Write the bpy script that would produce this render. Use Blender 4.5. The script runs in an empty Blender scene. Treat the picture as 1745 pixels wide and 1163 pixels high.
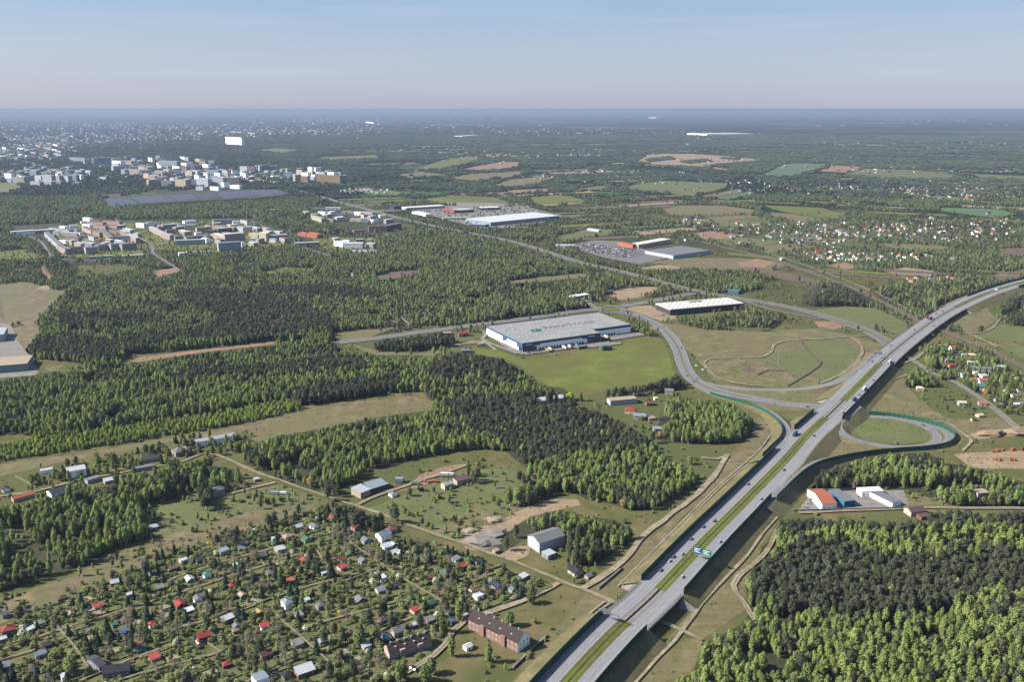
import bpy, math, random
import numpy as np
from mathutils import Vector, Matrix

# ---------------------------------------------------------------- camera, sky, sun, exposure
H, F, YH = 350.0, 1500.0, 186.0          # flying height (m), focal length in photo pixels, horizon row
PIT = math.atan((581.5 - YH) / F)
SP, CP = math.sin(PIT), math.cos(PIT)
sc = bpy.context.scene
cam = bpy.data.objects.new("camera", bpy.data.cameras.new("camera"))
sc.collection.objects.link(cam)
cam.location = (0, 0, H)
cam.rotation_euler = (math.pi / 2 - PIT, 0, 0)
cam.data.sensor_width = 36.0
cam.data.lens = 36.0 * F / 1745.0
cam.data.clip_start = 1.0
cam.data.clip_end = 500000.0
sc.camera = cam

SKYK = 2.25
SUN_EL, SUN_AZ = 38.0, 266.0             # azimuth clockwise from +Y (straight ahead); the sun stands left
w = bpy.data.worlds.new("World"); sc.world = w; w.use_nodes = True
nt = w.node_tree; nt.nodes.clear()
wo = nt.nodes.new("ShaderNodeOutputWorld"); bg = nt.nodes.new("ShaderNodeBackground")
sky = nt.nodes.new("ShaderNodeTexSky"); sky.sky_type = 'NISHITA'; sky.sun_disc = False
sky.sun_elevation = math.radians(SUN_EL); sky.sun_rotation = math.radians(SUN_AZ)
sky.altitude = 300; sky.air_density = 1.0; sky.dust_density = 1.3; sky.ozone_density = 2.0
# thin high veil and a few faint streaks of cirrus, mapped by direction
tc = nt.nodes.new("ShaderNodeTexCoord")
mp = nt.nodes.new("ShaderNodeMapping"); mp.inputs['Scale'].default_value = (1.6, 1.6, 26.0)
nz = nt.nodes.new("ShaderNodeTexNoise"); nz.inputs['Scale'].default_value = 2.2; nz.inputs['Detail'].default_value = 6
rmp = nt.nodes.new("ShaderNodeMapRange")
rmp.inputs['From Min'].default_value = 0.52; rmp.inputs['From Max'].default_value = 0.80
rmp.inputs['To Min'].default_value = 0.0; rmp.inputs['To Max'].default_value = 0.17
mx = nt.nodes.new("ShaderNodeMix"); mx.data_type = 'RGBA'
veil = nt.nodes.new("ShaderNodeMix"); veil.data_type = 'RGBA'; veil.inputs[0].default_value = 0.34
veil.inputs[7].default_value = (5.3, 5.6, 6.9, 1)
mx.inputs[7].default_value = (2.0, 2.08, 2.3, 1)
L = nt.links.new
L(tc.outputs['Generated'], mp.inputs['Vector']); L(mp.outputs[0], nz.inputs['Vector'])
L(nz.outputs['Fac'], rmp.inputs['Value']); L(rmp.outputs[0], mx.inputs[0])
# spring haze whitens the low sky and turns it lilac at the horizon
sxyz = nt.nodes.new("ShaderNodeSeparateXYZ"); L(tc.outputs['Generated'], sxyz.inputs[0])
rampn = nt.nodes.new("ShaderNodeValToRGB"); cr = rampn.color_ramp
cr.elements[0].position = 0.0; cr.elements[0].color = (.47, .505, .66, 1)
cr.elements[1].position = 1.0; cr.elements[1].color = (.10, .22, .46, 1)
for p_, c_ in ((.05, (.435, .50, .66, 1)), (.115, (.305, .445, .655, 1)), (.35, (.20, .35, .60, 1))):
    e_ = cr.elements.new(p_); e_.color = c_
scl = nt.nodes.new("ShaderNodeVectorMath"); scl.operation = 'SCALE'; scl.inputs['Scale'].default_value = SKYK
L(sxyz.outputs[2], rampn.inputs[0]); L(rampn.outputs[0], scl.inputs[0])
L(sky.outputs[0], veil.inputs[6]); L(scl.outputs[0], veil.inputs[7]); vf = nt.nodes.new("ShaderNodeMapRange"); vf.inputs['From Min'].default_value = .12; vf.inputs['From Max'].default_value = .5; vf.inputs['To Min'].default_value = .88; vf.inputs['To Max'].default_value = .3
L(sxyz.outputs[2], vf.inputs[0]); L(vf.outputs[0], veil.inputs[0]); L(veil.outputs[2], mx.inputs[6])
L(mx.outputs[2], bg.inputs['Color']); bg.inputs['Strength'].default_value = 0.10
L(bg.outputs[0], wo.inputs['Surface'])

sun = bpy.data.objects.new("sun", bpy.data.lights.new("sun", 'SUN'))
sc.collection.objects.link(sun)
sun.data.energy = 5.0; sun.data.angle = math.radians(0.53); sun.data.color = (1.0, 0.945, 0.86)
_el, _az = math.radians(SUN_EL), math.radians(SUN_AZ)
sd = Vector((math.sin(_az) * math.cos(_el), math.cos(_az) * math.cos(_el), math.sin(_el)))
sun.rotation_euler = sd.to_track_quat('Z', 'Y').to_euler()
sun.location = (-400, 0, 900)
sc.view_settings.view_transform = 'Standard'; sc.view_settings.look = 'None'
sc.view_settings.exposure = 1.9; sc.view_settings.gamma = 1.0; sc.view_settings.use_curve_mapping = False
sc.render.engine = 'CYCLES'
sc.cycles.max_bounces = 4; sc.cycles.diffuse_bounces = 2; sc.cycles.volume_bounces = 0
sc.cycles.transparent_max_bounces = 6; sc.cycles.use_denoising = True

random.seed(7); RNG = np.random.default_rng(11)
root = sc.collection

# ---------------------------------------------------------------- helpers
def G(x, y, z=0.0):
    """photo pixel -> point of the horizontal plane at height z"""
    h = H - z; d = F * SP + (y - 581.5) * CP
    return (h * (x - 872.5) / d, h * (F * CP - (y - 581.5) * SP) / d)

def PXY(X, Y, Z=0.0):
    zc = Y * CP - (Z - H) * SP; yc = Y * SP + (Z - H) * CP
    return 872.5 + F * X / zc, 581.5 - F * yc / zc

def lin(c):
    return tuple(0.51 * ((v / 255) / 12.92 if v / 255 <= 0.04045 else 0.51 * ((v / 255 + 0.055) / 1.055) ** 2.4) for v in c)

MATS = {}
def mat(name, col, col2=None, scale=0.2, rough=0.9, detail=4, rnd=0.0, bump=0.0, spec=0.15, metal=0.0, lo=0.35, hi=0.65, col3=None, scale3=0.02, grit=.24):
    """procedural material: two (three) base colours mixed by noise in object metres"""
    if name in MATS: return MATS[name]
    m = bpy.data.materials.new(name); m.use_nodes = True
    n = m.node_tree.nodes; l = m.node_tree.links.new; n.clear()
    out = n.new("ShaderNodeOutputMaterial"); b = n.new("ShaderNodeBsdfPrincipled")
    b.inputs['Roughness'].default_value = rough; b.inputs['Metallic'].default_value = metal
    b.inputs['Specular IOR Level'].default_value = spec
    l(b.outputs[0], out.inputs['Surface'])
    geo = n.new("ShaderNodeNewGeometry")
    nzn = n.new("ShaderNodeTexNoise"); nzn.inputs['Scale'].default_value = scale; nzn.inputs['Detail'].default_value = detail; nzn.inputs['Roughness'].default_value = .62
    l(geo.outputs['Position'], nzn.inputs['Vector'])
    mr = n.new("ShaderNodeMapRange"); mr.inputs['From Min'].default_value = lo; mr.inputs['From Max'].default_value = hi
    l(nzn.outputs['Fac'], mr.inputs['Value'])
    mix = n.new("ShaderNodeMix"); mix.data_type = 'RGBA'
    c2 = col2 or tuple(v * 0.82 for v in col)
    mix.inputs[6].default_value = (*col, 1); mix.inputs[7].default_value = (*c2, 1)
    l(mr.outputs[0], mix.inputs[0])
    cur = mix.outputs[2]
    if col3:
        n3 = n.new("ShaderNodeTexNoise"); n3.inputs['Scale'].default_value = scale3; n3.inputs['Detail'].default_value = 5
        l(geo.outputs['Position'], n3.inputs['Vector'])
        m3 = n.new("ShaderNodeMapRange"); m3.inputs['From Min'].default_value = 0.42; m3.inputs['From Max'].default_value = 0.6
        l(n3.outputs['Fac'], m3.inputs['Value'])
        x3 = n.new("ShaderNodeMix"); x3.data_type = 'RGBA'; x3.inputs[7].default_value = (*col3, 1)
        l(cur, x3.inputs[6]); l(m3.outputs[0], x3.inputs[0]); cur = x3.outputs[2]
    if scale < .2:      # fine grit
        ng = n.new("ShaderNodeTexNoise"); ng.inputs['Scale'].default_value = .28; ng.inputs['Detail'].default_value = 6; ng.inputs['Roughness'].default_value = .7
        l(geo.outputs['Position'], ng.inputs['Vector']); mg = n.new("ShaderNodeMapRange"); mg.inputs['From Min'].default_value = .3; mg.inputs['From Max'].default_value = .7
        mg.inputs['To Min'].default_value = 1 - grit; mg.inputs['To Max'].default_value = 1 + grit; l(ng.outputs['Fac'], mg.inputs['Value'])
        if grit > .2:
            sm = n.new("ShaderNodeMapping"); sm.inputs['Scale'].default_value = (.012, .26, .3); sm.inputs['Rotation'].default_value = (0, 0, -.42); l(geo.outputs['Position'], sm.inputs[0])
            sn = n.new("ShaderNodeTexNoise"); sn.inputs['Scale'].default_value = 1.0; sn.inputs['Detail'].default_value = 3; l(sm.outputs[0], sn.inputs['Vector'])
            s2 = n.new("ShaderNodeMapRange"); s2.inputs['From Min'].default_value = .3; s2.inputs['From Max'].default_value = .7; s2.inputs['To Min'].default_value = .88; s2.inputs['To Max'].default_value = 1.12; l(sn.outputs['Fac'], s2.inputs['Value'])
            mm_ = n.new("ShaderNodeMath"); mm_.operation = 'MULTIPLY'; l(s2.outputs[0], mm_.inputs[0]); l(mg.outputs[0], mm_.inputs[1]); mg = mm_
        hg_ = n.new("ShaderNodeHueSaturation"); l(mg.outputs[0], hg_.inputs['Value']); l(cur, hg_.inputs['Color']); cur = hg_.outputs[0]
    if rnd:
        oi = n.new("ShaderNodeObjectInfo"); hs = n.new("ShaderNodeHueSaturation")
        ma = n.new("ShaderNodeMapRange"); ma.inputs['To Min'].default_value = 1 - rnd; ma.inputs['To Max'].default_value = 1 + rnd
        mb = n.new("ShaderNodeMapRange"); mb.inputs['To Min'].default_value = 0.5 - rnd * 0.07; mb.inputs['To Max'].default_value = 0.5 + rnd * 0.035
        fr = n.new("ShaderNodeMath"); fr.operation = 'MULTIPLY'; fr.inputs[1].default_value = 37.7
        ff = n.new("ShaderNodeMath"); ff.operation = 'FRACT'
        l(oi.outputs['Random'], ma.inputs['Value']); l(oi.outputs['Random'], fr.inputs[0]); l(fr.outputs[0], ff.inputs[0]); l(ff.outputs[0], mb.inputs['Value'])
        l(ma.outputs[0], hs.inputs['Value']); l(mb.outputs[0], hs.inputs['Hue']); l(cur, hs.inputs['Color']); cur = hs.outputs[0]
    l(cur, b.inputs['Base Color'])
    if bump:
        bp = n.new("ShaderNodeBump"); bp.inputs['Strength'].default_value = bump; bp.inputs['Distance'].default_value = 0.5
        l(nzn.outputs['Fac'], bp.inputs['Height']); l(bp.outputs[0], b.inputs['Normal'])
    MATS[name] = m
    return m

class MB:
    def __init__(s): s.v = []; s.f = []; s.mi = []
    def quad(s, a, b, c, d, m=0):
        i = len(s.v); s.v += [a, b, c, d]; s.f.append((i, i + 1, i + 2, i + 3)); s.mi.append(m)
    def tri(s, a, b, c, m=0):
        i = len(s.v); s.v += [a, b, c]; s.f.append((i, i + 1, i + 2)); s.mi.append(m)
    def poly(s, pts, m=0):
        i = len(s.v); s.v += list(pts); s.f.append(tuple(range(i, i + len(pts)))); s.mi.append(m)
    def box(s, x0, y0, z0, x1, y1, z1, m=0, bottom=False):
        i = len(s.v)
        s.v += [(x0, y0, z0), (x1, y0, z0), (x1, y1, z0), (x0, y1, z0), (x0, y0, z1), (x1, y0, z1), (x1, y1, z1), (x0, y1, z1)]
        fs = [(0, 1, 5, 4), (1, 2, 6, 5), (2, 3, 7, 6), (3, 0, 4, 7), (4, 5, 6, 7)]
        if bottom: fs.append((3, 2, 1, 0))
        for f in fs: s.f.append(tuple(i + k for k in f)); s.mi.append(m)
    def obox(s, c, u, L, W, z0, z1, m=0):
        """box centred at c (x,y), long axis u, length L, width W"""
        ux, uy = u; vx, vy = -uy, ux; i = len(s.v)
        for z in (z0, z1):
            for a, b in ((-1, -1), (1, -1), (1, 1), (-1, 1)):
                s.v.append((c[0] + ux * a * L / 2 + vx * b * W / 2, c[1] + uy * a * L / 2 + vy * b * W / 2, z))
        for f in [(0, 1, 5, 4), (1, 2, 6, 5), (2, 3, 7, 6), (3, 0, 4, 7), (4, 5, 6, 7), (3, 2, 1, 0)]:
            s.f.append(tuple(i + k for k in f)); s.mi.append(m)
    def prism(s, pts, z0, z1, m=0, mt=None):
        n = len(pts)
        for k in range(n):
            a, b = pts[k], pts[(k + 1) % n]
            s.quad((*a, z0), (*b, z0), (*b, z1), (*a, z1), m)
        s.poly([(*p, z1) for p in pts], m if mt is None else mt)
    def cyl(s, x, y, z0, z1, r0, r1=None, n=8, m=0, cap=True):
        r1 = r0 if r1 is None else r1; i = len(s.v)
        for z, r in ((z0, r0), (z1, r1)):
            for k in range(n): s.v.append((x + r * math.cos(2 * math.pi * k / n), y + r * math.sin(2 * math.pi * k / n), z))
        for k in range(n):
            s.f.append((i + k, i + (k + 1) % n, i + n + (k + 1) % n, i + n + k)); s.mi.append(m)
        if cap: s.f.append(tuple(i + n + k for k in range(n))); s.mi.append(m)
    def bar(s, a, b, r, m=0):
        a = Vector(a); b = Vector(b); d = (b - a).normalized()
        p = d.orthogonal().normalized() * r; q = d.cross(p)
        i = len(s.v)
        for o in (a, b):
            for k in (p, q, -p, -q): s.v.append(tuple(o + k))
        for k in range(4): s.f.append((i + k, i + (k + 1) % 4, i + 4 + (k + 1) % 4, i + 4 + k)); s.mi.append(m)
    def mesh(s, name, mats):
        me = bpy.data.meshes.new(name); me.from_pydata(s.v, [], s.f); 
        for m in (mats if isinstance(mats, (list, tuple)) else [mats]): me.materials.append(m)
        me.polygons.foreach_set("material_index", s.mi); me.update()
        return me
    def build(s, name, mats, parent=None):
        return link(name, s.mesh(name, mats), parent)

def link(name, data, parent=None, loc=None, rz=None):
    o = bpy.data.objects.new(name, data); root.objects.link(o)
    if parent is not None: o.parent = parent
    if loc is not None: o.location = loc
    if rz is not None: o.rotation_euler = (0, 0, rz)
    return o
def tag(o, label, cat, group=None, kind=None):
    if label: o['label'] = label
    if cat: o['category'] = cat
    if group: o['group'] = group
    if kind: o['kind'] = kind
    return o
def struct(o, label=None):
    o['kind'] = 'structure'
    if label: o['label'] = label
    return o
def thing(name, label, cat, x, y, rz=0.0, z=0.0, group=None):
    return tag(link(name, None, None, (x, y, z), rz), label, cat, group)
def copy_tree(o, loc=None, rz=None, label=None, scale=None):
    c = o.copy(); root.objects.link(c)
    if loc is not None: c.location = loc
    if rz is not None: c.rotation_euler = (0, 0, rz)
    if label: c['label'] = label
    if scale: c.scale = scale
    for ch in KIDS.get(o.name, []):
        d = ch.copy(); root.objects.link(d); d.parent = c
    return c
KIDS = {}

# smooth path through pixel way-points
def catmull(P, step):
    P = [np.array(p, float) for p in P]
    P = [2 * P[0] - P[1]] + P + [2 * P[-1] - P[-2]]
    out = []
    for i in range(1, len(P) - 2):
        p0, p1, p2, p3 = P[i - 1], P[i], P[i + 1], P[i + 2]
        n = max(1, int(np.linalg.norm(p2 - p1) / step))
        t0 = 0; t1 = t0 + max(np.linalg.norm(p1 - p0), 1e-3) ** .5; t2 = t1 + max(np.linalg.norm(p2 - p1), 1e-3) ** .5; t3 = t2 + max(np.linalg.norm(p3 - p2), 1e-3) ** .5
        for k in range(n):
            t = t1 + (t2 - t1) * k / n
            A1 = (t1 - t) / (t1 - t0) * p0 + (t - t0) / (t1 - t0) * p1
            A2 = (t2 - t) / (t2 - t1) * p1 + (t - t1) / (t2 - t1) * p2
            A3 = (t3 - t) / (t3 - t2) * p2 + (t - t2) / (t3 - t2) * p3
            B1 = (t2 - t) / (t2 - t0) * A1 + (t - t0) / (t2 - t0) * A2
            B2 = (t3 - t) / (t3 - t1) * A2 + (t - t1) / (t3 - t1) * A3
            out.append((t2 - t) / (t2 - t1) * B1 + (t - t1) / (t2 - t1) * B2)
    out.append(P[-2]); return np.array(out)

class Path:
    """way-points (px, py[, z]) -> smooth 3D centre line with arc length and side vectors"""
    def __init__(s, pts, z=0.0, step=6.0, world=False):
        W = []
        for p in pts:
            zz = p[2] if len(p) > 2 else z
            W.append((p[0], p[1], zz) if world else (*G(p[0], p[1], zz), zz))
        s.p = catmull(W, step)
        d = np.gradient(s.p[:, :2], axis=0); d /= np.linalg.norm(d, axis=1)[:, None] + 1e-9
        s.t = d; s.n = np.stack([-d[:, 1], d[:, 0]], 1)   # n points to the LEFT of travel
        s.s = np.concatenate([[0], np.cumsum(np.linalg.norm(np.diff(s.p[:, :2], axis=0), axis=1))])
        s.len = s.s[-1]
    def at(s, q, off=0.0):
        x = np.interp(q, s.s, s.p[:, 0]); y = np.interp(q, s.s, s.p[:, 1]); z = np.interp(q, s.s, s.p[:, 2])
        tx = np.interp(q, s.s, s.t[:, 0]); ty = np.interp(q, s.s, s.t[:, 1]); l = math.hypot(tx, ty)
        tx /= l; ty /= l
        return (x - ty * off, y + tx * off, z), (tx, ty)
    def near(s, px, py, z=0.0):
        x, y = G(px, py, z)
        k = np.argmin((s.p[:, 0] - x) ** 2 + (s.p[:, 1] - y) ** 2); return s.s[k]
    def off(s, o):
        o = np.asarray(o, float)
        return s.p[:, :2] + s.n * (o if o.ndim == 0 else o[:, None])
    def poly(s, a, b, q0=None, q1=None):
        k = np.ones(len(s.s), bool)
        if q0 is not None: k &= s.s >= q0
        if q1 is not None: k &= s.s <= q1
        A, B = s.off(a)[k], s.off(b)[k]
        return np.concatenate([A, B[::-1]])

def strip(mb, path, a, b, dz=0.0, dz2=None, q0=None, q1=None, m=0, absz=None, absz2=None):
    """ribbon between offsets a (right) and b (left); dz above the path"""
    A, B = path.off(a), path.off(b); dz2 = dz if dz2 is None else dz2
    zA = path.p[:, 2] + dz if absz is None else np.full(len(path.p), absz)
    zB = path.p[:, 2] + dz2 if absz2 is None else np.full(len(path.p), absz2)
    i0 = len(mb.v); idx = [k for k in range(len(A)) if (q0 is None or path.s[k] >= q0) and (q1 is None or path.s[k] <= q1)]
    for k in idx:
        mb.v.append((A[k, 0], A[k, 1], zA[k])); mb.v.append((B[k, 0], B[k, 1], zB[k]))
    for j in range(len(idx) - 1):
        mb.f.append((i0 + 2 * j, i0 + 2 * j + 2, i0 + 2 * j + 3, i0 + 2 * j + 1)); mb.mi.append(m)

# land-cover raster in photo pixels, used only to decide where plants may grow
RX0, RX1, RY0, RY1 = -500, 2250, 186, 1420
LC = np.zeros((RY1 - RY0, RX1 - RX0), np.uint8)
def pip(poly, X, Y):
    ins = np.zeros(X.shape, bool); n = len(poly)
    for i in range(n):
        x1, y1 = poly[i]; x2, y2 = poly[(i + 1) % n]
        if y1 == y2: continue
        c = (y1 > Y) != (y2 > Y)
        ins ^= c & (X < (x2 - x1) * (Y - y1) / (y2 - y1) + x1)
    return ins
def paint(poly, code):
    xs = [p[0] for p in poly]; ys = [p[1] for p in poly]
    x0, x1 = max(RX0, int(min(xs)) - 1), min(RX1, int(max(xs)) + 2); y0, y1 = max(RY0, int(min(ys)) - 1), min(RY1, int(max(ys)) + 2)
    if x1 <= x0 or y1 <= y0: return
    X, Y = np.meshgrid(np.arange(x0, x1) + .5, np.arange(y0, y1) + .5)
    k = pip(poly, X, Y); LC[y0 - RY0:y1 - RY0, x0 - RX0:x1 - RX0][k] = code
def paint_world(pts, code, z=0.0):
    paint([PXY(p[0], p[1], z) for p in pts], code)
def lc_at(px, py):
    xi = np.clip(px.astype(int) - RX0, 0, RX1 - RX0 - 1); yi = np.clip(py.astype(int) - RY0, 0, RY1 - RY0 - 1)
    return LC[yi, xi]

def vnoise(X, Y, seed=0):
    xi = np.floor(X).astype(np.int64); yi = np.floor(Y).astype(np.int64); fx = X - xi; fy = Y - yi
    fx = fx * fx * (3 - 2 * fx); fy = fy * fy * (3 - 2 * fy)
    def h(a, b):
        n = (a * 374761393 + b * 668265263 + seed * 144665) & 0x7fffffff
        n = ((n ^ (n >> 13)) * 1274126177) & 0x7fffffff
        return ((n ^ (n >> 16)) & 0xffff) / 65535.0
    return (h(xi, yi) * (1 - fx) + h(xi + 1, yi) * fx) * (1 - fy) + (h(xi, yi + 1) * (1 - fx) + h(xi + 1, yi + 1) * fx) * fy
def fbm(X, Y, seed=0, o=3):
    return sum(vnoise(X * 2 ** k, Y * 2 ** k, seed + k) * 0.5 ** k for k in range(o)) / sum(0.5 ** k for k in range(o))

def rough_poly(pix, amp=0.10, it=2):
    """ground polygon from pixels, edges broken up a little"""
    P = [Vector(G(*p)) for p in pix]; r = random.Random(len(pix) * 31 + int(pix[0][0]))
    for _ in range(it):
        Q = []
        for i, a in enumerate(P):
            b = P[(i + 1) % len(P)]; d = b - a; Q.append(a)
            m = (a + b) / 2 + Vector((-d.y, d.x)) * r.uniform(-amp, amp) * 0.5; Q.append(m)
        P = Q; amp *= 0.8
    return [(p.x, p.y) for p in P]
from mathutils.geometry import tessellate_polygon
NSHEET = [0]
def sheet(name, pix, m, amp=0.08, it=2, z=None, label=None, world=False):
    pts = pix if world else rough_poly(pix, amp, it)
    NSHEET[0] += 1; z = 0.004 * NSHEET[0] if z is None else z
    tr = tessellate_polygon([[Vector((p[0], p[1], 0)) for p in pts]])
    mb = MB(); mb.v = [(p[0], p[1], z) for p in pts]
    for t in tr:
        a, b, c = [pts[i] for i in t]
        if (b[0] - a[0]) * (c[1] - a[1]) - (b[1] - a[1]) * (c[0] - a[0]) < 0: t = t[::-1]
        mb.f.append(tuple(t)); mb.mi.append(0)
    return struct(mb.build(name, m), label)
# ---------------------------------------------------------------- materials
M_meadow = mat('meadow_grass', lin((106, 112, 64)), lin((156, 142, 104)), 0.05, detail=10, lo=.36, hi=.64, col3=lin((134, 124, 86)), scale3=0.012)
M_lawn = mat('lawn_grass', lin((108, 122, 42)), lin((134, 140, 64)), 0.03, detail=9, lo=.36, hi=.64, col3=lin((118, 118, 52)), scale3=0.011)
M_bright = mat('spring_grass', lin((108, 126, 68)), lin((132, 132, 84)), 0.04, detail=10, lo=.36, hi=.64, col3=lin((120, 124, 78)), scale3=.012)
M_dry = mat('dry_grass', lin((162, 142, 110)), lin((114, 106, 70)), 0.07, detail=10, lo=.36, hi=.64, col3=lin((130, 126, 86)), scale3=0.014)
M_sand = mat('bare_sand', lin((196, 172, 140)), lin((164, 140, 112)), 0.05, detail=8, lo=.3, hi=.7)
M_sandred = mat('reddish_soil', lin((184, 148, 120)), lin((158, 126, 100)), 0.04, detail=8)
M_soil = mat('ploughed_soil', lin((134, 112, 98)), lin((118, 100, 84)), 0.05, detail=6)
M_crop = mat('green_crop', lin((100, 130, 88)), lin((108, 134, 92)), 0.01, detail=5)
M_floor = mat('woodland_floor', lin((86, 86, 54)), lin((62, 66, 40)), 0.12, detail=7)
M_garden = mat('allotment_ground', lin((116, 120, 66)), lin((140, 128, 92)), 0.16, detail=9, lo=.35, hi=.62, col3=lin((98, 110, 56)), scale3=0.07)
M_yard = mat('concrete_yard', lin((168, 162, 156)), lin((150, 146, 140)), 0.08, detail=6)
M_track = mat('dirt_track', lin((194, 182, 156)), lin((162, 148, 120)), 0.1, detail=6)
M_path = mat('garden_path_soil', lin((176, 162, 132)), lin((144, 130, 100)), 0.3, detail=6)
M_asph = mat('motorway_asphalt', lin((176, 176, 180)), lin((156, 156, 161)), 0.07, detail=8, lo=.3, hi=.7, grit=.08)
M_asph2 = mat('ramp_asphalt', lin((158, 158, 162)), lin((140, 140, 145)), 0.08, detail=8, lo=.3, hi=.7, grit=.08)
M_asph3 = mat('street_asphalt', lin((146, 145, 144)), lin((132, 131, 130)), 0.1, detail=6)
M_lane = mat('worn_lane', lin((160, 160, 165)), lin((170, 170, 174)), 0.03, detail=8, grit=.1)
M_white = mat('road_paint', lin((214, 214, 212)), lin((190, 190, 188)), 0.6)
M_conc = mat('concrete', lin((172, 168, 160)), lin((152, 148, 142)), 0.3, detail=5)
M_ballast = mat('rail_ballast', lin((142, 124, 110)), lin((120, 104, 92)), 0.2, detail=6)
M_steel = mat('galvanised_steel', lin((168, 172, 176)), rough=.5, metal=.3)
M_dsteel = mat('dark_rail_steel', lin((92, 84, 80)), rough=.6)
M_panel = mat('green_barrier_panel', lin((52, 128, 98)), lin((40, 108, 82)), 0.3, rough=.6)
M_paneld = mat('dark_barrier_panel', lin((48, 96, 94)), lin((38, 80, 80)), 0.3, rough=.6)
M_wh = mat('white_wall', (.74, .73, .70), (.66, .65, .62), 0.2)
M_flat = mat('grey_membrane_roof', lin((184, 185, 183)), lin((168, 171, 170)), 0.05, detail=9, lo=.38, hi=.62, grit=.06)
M_blue = mat('blue_cladding', lin((84, 128, 170)), lin((74, 114, 156)), 0.3, rough=.6)
M_glass = mat('dark_glass', (0.03, 0.045, 0.06), (0.05, 0.07, 0.09), 0.5, rough=.15, spec=.6)
M_dark = mat('dark_opening', (0.02, 0.022, 0.03), rough=.8)

# far country: woods, fields and settlements too far away to pick apart
gm = bpy.data.materials.new('countryside_ground'); gm.use_nodes = True
n = gm.node_tree.nodes; l = gm.node_tree.links.new; n.clear()
o_ = n.new("ShaderNodeOutputMaterial"); b_ = n.new("ShaderNodeBsdfDiffuse"); l(b_.outputs[0], o_.inputs[0])
geo = n.new("ShaderNodeNewGeometry")
def noi(scale, detail, sx=1, sy=1, off=0):
    mpp = n.new("ShaderNodeMapping"); mpp.inputs['Scale'].default_value = (sx, sy, 1); mpp.inputs['Location'].default_value = (off, off * .7, 0)
    l(geo.outputs['Position'], mpp.inputs[0]); t = n.new("ShaderNodeTexNoise"); t.inputs['Scale'].default_value = scale; t.inputs['Detail'].default_value = detail
    l(mpp.outputs[0], t.inputs['Vector']); return t.outputs['Fac']
def mr_(v, a, b, c=0., d=1.):
    t = n.new("ShaderNodeMapRange"); t.inputs['From Min'].default_value = a; t.inputs['From Max'].default_value = b; t.inputs['To Min'].default_value = c; t.inputs['To Max'].default_value = d
    l(v, t.inputs[0]); return t.outputs[0]
def mix_(f, a, b):
    t = n.new("ShaderNodeMix"); t.data_type = 'RGBA'
    l(f, t.inputs[0])
    for k, v in ((6, a), (7, b)):
        if isinstance(v, tuple): t.inputs[k].default_value = (*v, 1)
        else: l(v, t.inputs[k])
    return t.outputs[2]
near = mix_(mr_(noi(0.04, 10), .36, .64), lin((110, 116, 70)), lin((144, 132, 96)))
near = mix_(mr_(noi(0.006, 4, 1, .5, 400), .42, .6), near, lin((112, 118, 76)))
vor = n.new("ShaderNodeTexVoronoi"); vor.inputs['Scale'].default_value = 0.0042
vm = n.new("ShaderNodeMapping"); vm.inputs['Scale'].default_value = (0.7, 1.8, 1); vm.inputs['Rotation'].default_value = (0, 0, .5)
l(geo.outputs['Position'], vm.inputs[0]); l(vm.outputs[0], vor.inputs['Vector'])
sep = n.new("ShaderNodeSeparateColor"); l(vor.outputs['Color'], sep.inputs[0])
field = mix_(mr_(sep.outputs[0], .2, .8), lin((96, 110, 76)), lin((140, 128, 104)))
field = mix_(mr_(sep.outputs[1], .6, .9), field, lin((86, 126, 74)))
woods = mix_(mr_(noi(.02, 5), .3, .7), lin((44, 55, 44)), lin((62, 73, 56)))
far = mix_(mr_(noi(0.0011, 6, 1, .55), .42, .47), field, woods)
vor2 = n.new("ShaderNodeTexVoronoi"); vor2.inputs['Scale'].default_value = 0.02; l(geo.outputs['Position'], vor2.inputs['Vector'])
sepx = n.new("ShaderNodeSeparateXYZ"); l(geo.outputs['Position'], sepx.inputs[0])
deep = mix_(mr_(noi(0.0004, 7, 1, .8), .56, .60), woods, field)
far = mix_(mr_(sepx.outputs[1], 7000, 14000), far, deep)
cur = mix_(mr_(sepx.outputs[1], 1400, 3200), near, far)
l(cur, b_.inputs['Color'])
mb = MB(); mb.quad((-120000, -3000, 0), (120000, -3000, 0), (120000, 210000, 0), (-120000, 210000, 0))
struct(mb.build('ground', gm), 'flat spring countryside running to the horizon')

# ---------------------------------------------------------------- woods, meadows and fields traced on the ground
WOODS = []     # (code, polygon, label)
def wood(code, poly, label): WOODS.append((code, poly, label)); paint(poly, code)
def clear(poly, code=7): paint(poly, code)
def field_(name, m, poly, amp=.06, code=11, it=2, label=None):
    sheet(name, poly, m, amp, it, label=label)
    if code is not None: paint(poly, code)

# belt of woods left of the estate and behind it
wood(1, [(-500, 330), (60, 318), (170, 318), (180, 352), (330, 350), (430, 345), (520, 345), (640, 372), (700, 400), (760, 398), (840, 402), (900, 415), (960, 440), (1005, 465), (1100, 482), (1108, 492), (1012, 515), (1002, 530), (930, 536), (830, 548), (760, 540), (700, 520), (640, 520), (400, 470), (200, 450), (110, 455), (-500, 455)], 'broad belt of young woodland behind the housing estate')
wood(1, [(28, 560), (60, 540), (95, 525), (130, 500), (170, 478), (300, 452), (560, 440), (700, 470), (900, 470), (1005, 500), (1005, 530), (930, 536), (830, 549), (720, 556), (625, 578), (565, 584), (470, 582), (215, 606), (200, 628), (110, 617), (60, 612), (36, 590)], 'large birch wood north of the sandy strip')
wood(2, [(290, 503), (350, 498), (440, 505), (520, 528), (560, 545), (590, 575), (470, 578), (400, 588), (330, 588), (200, 598), (215, 585), (330, 570), (380, 550), (330, 530)], 'dark pine plantation north of the sandy strip')
wood(2, [(88, 545), (200, 540), (280, 545), (275, 556), (110, 562)], 'dark pine block at the edge of the left wood')
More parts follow.
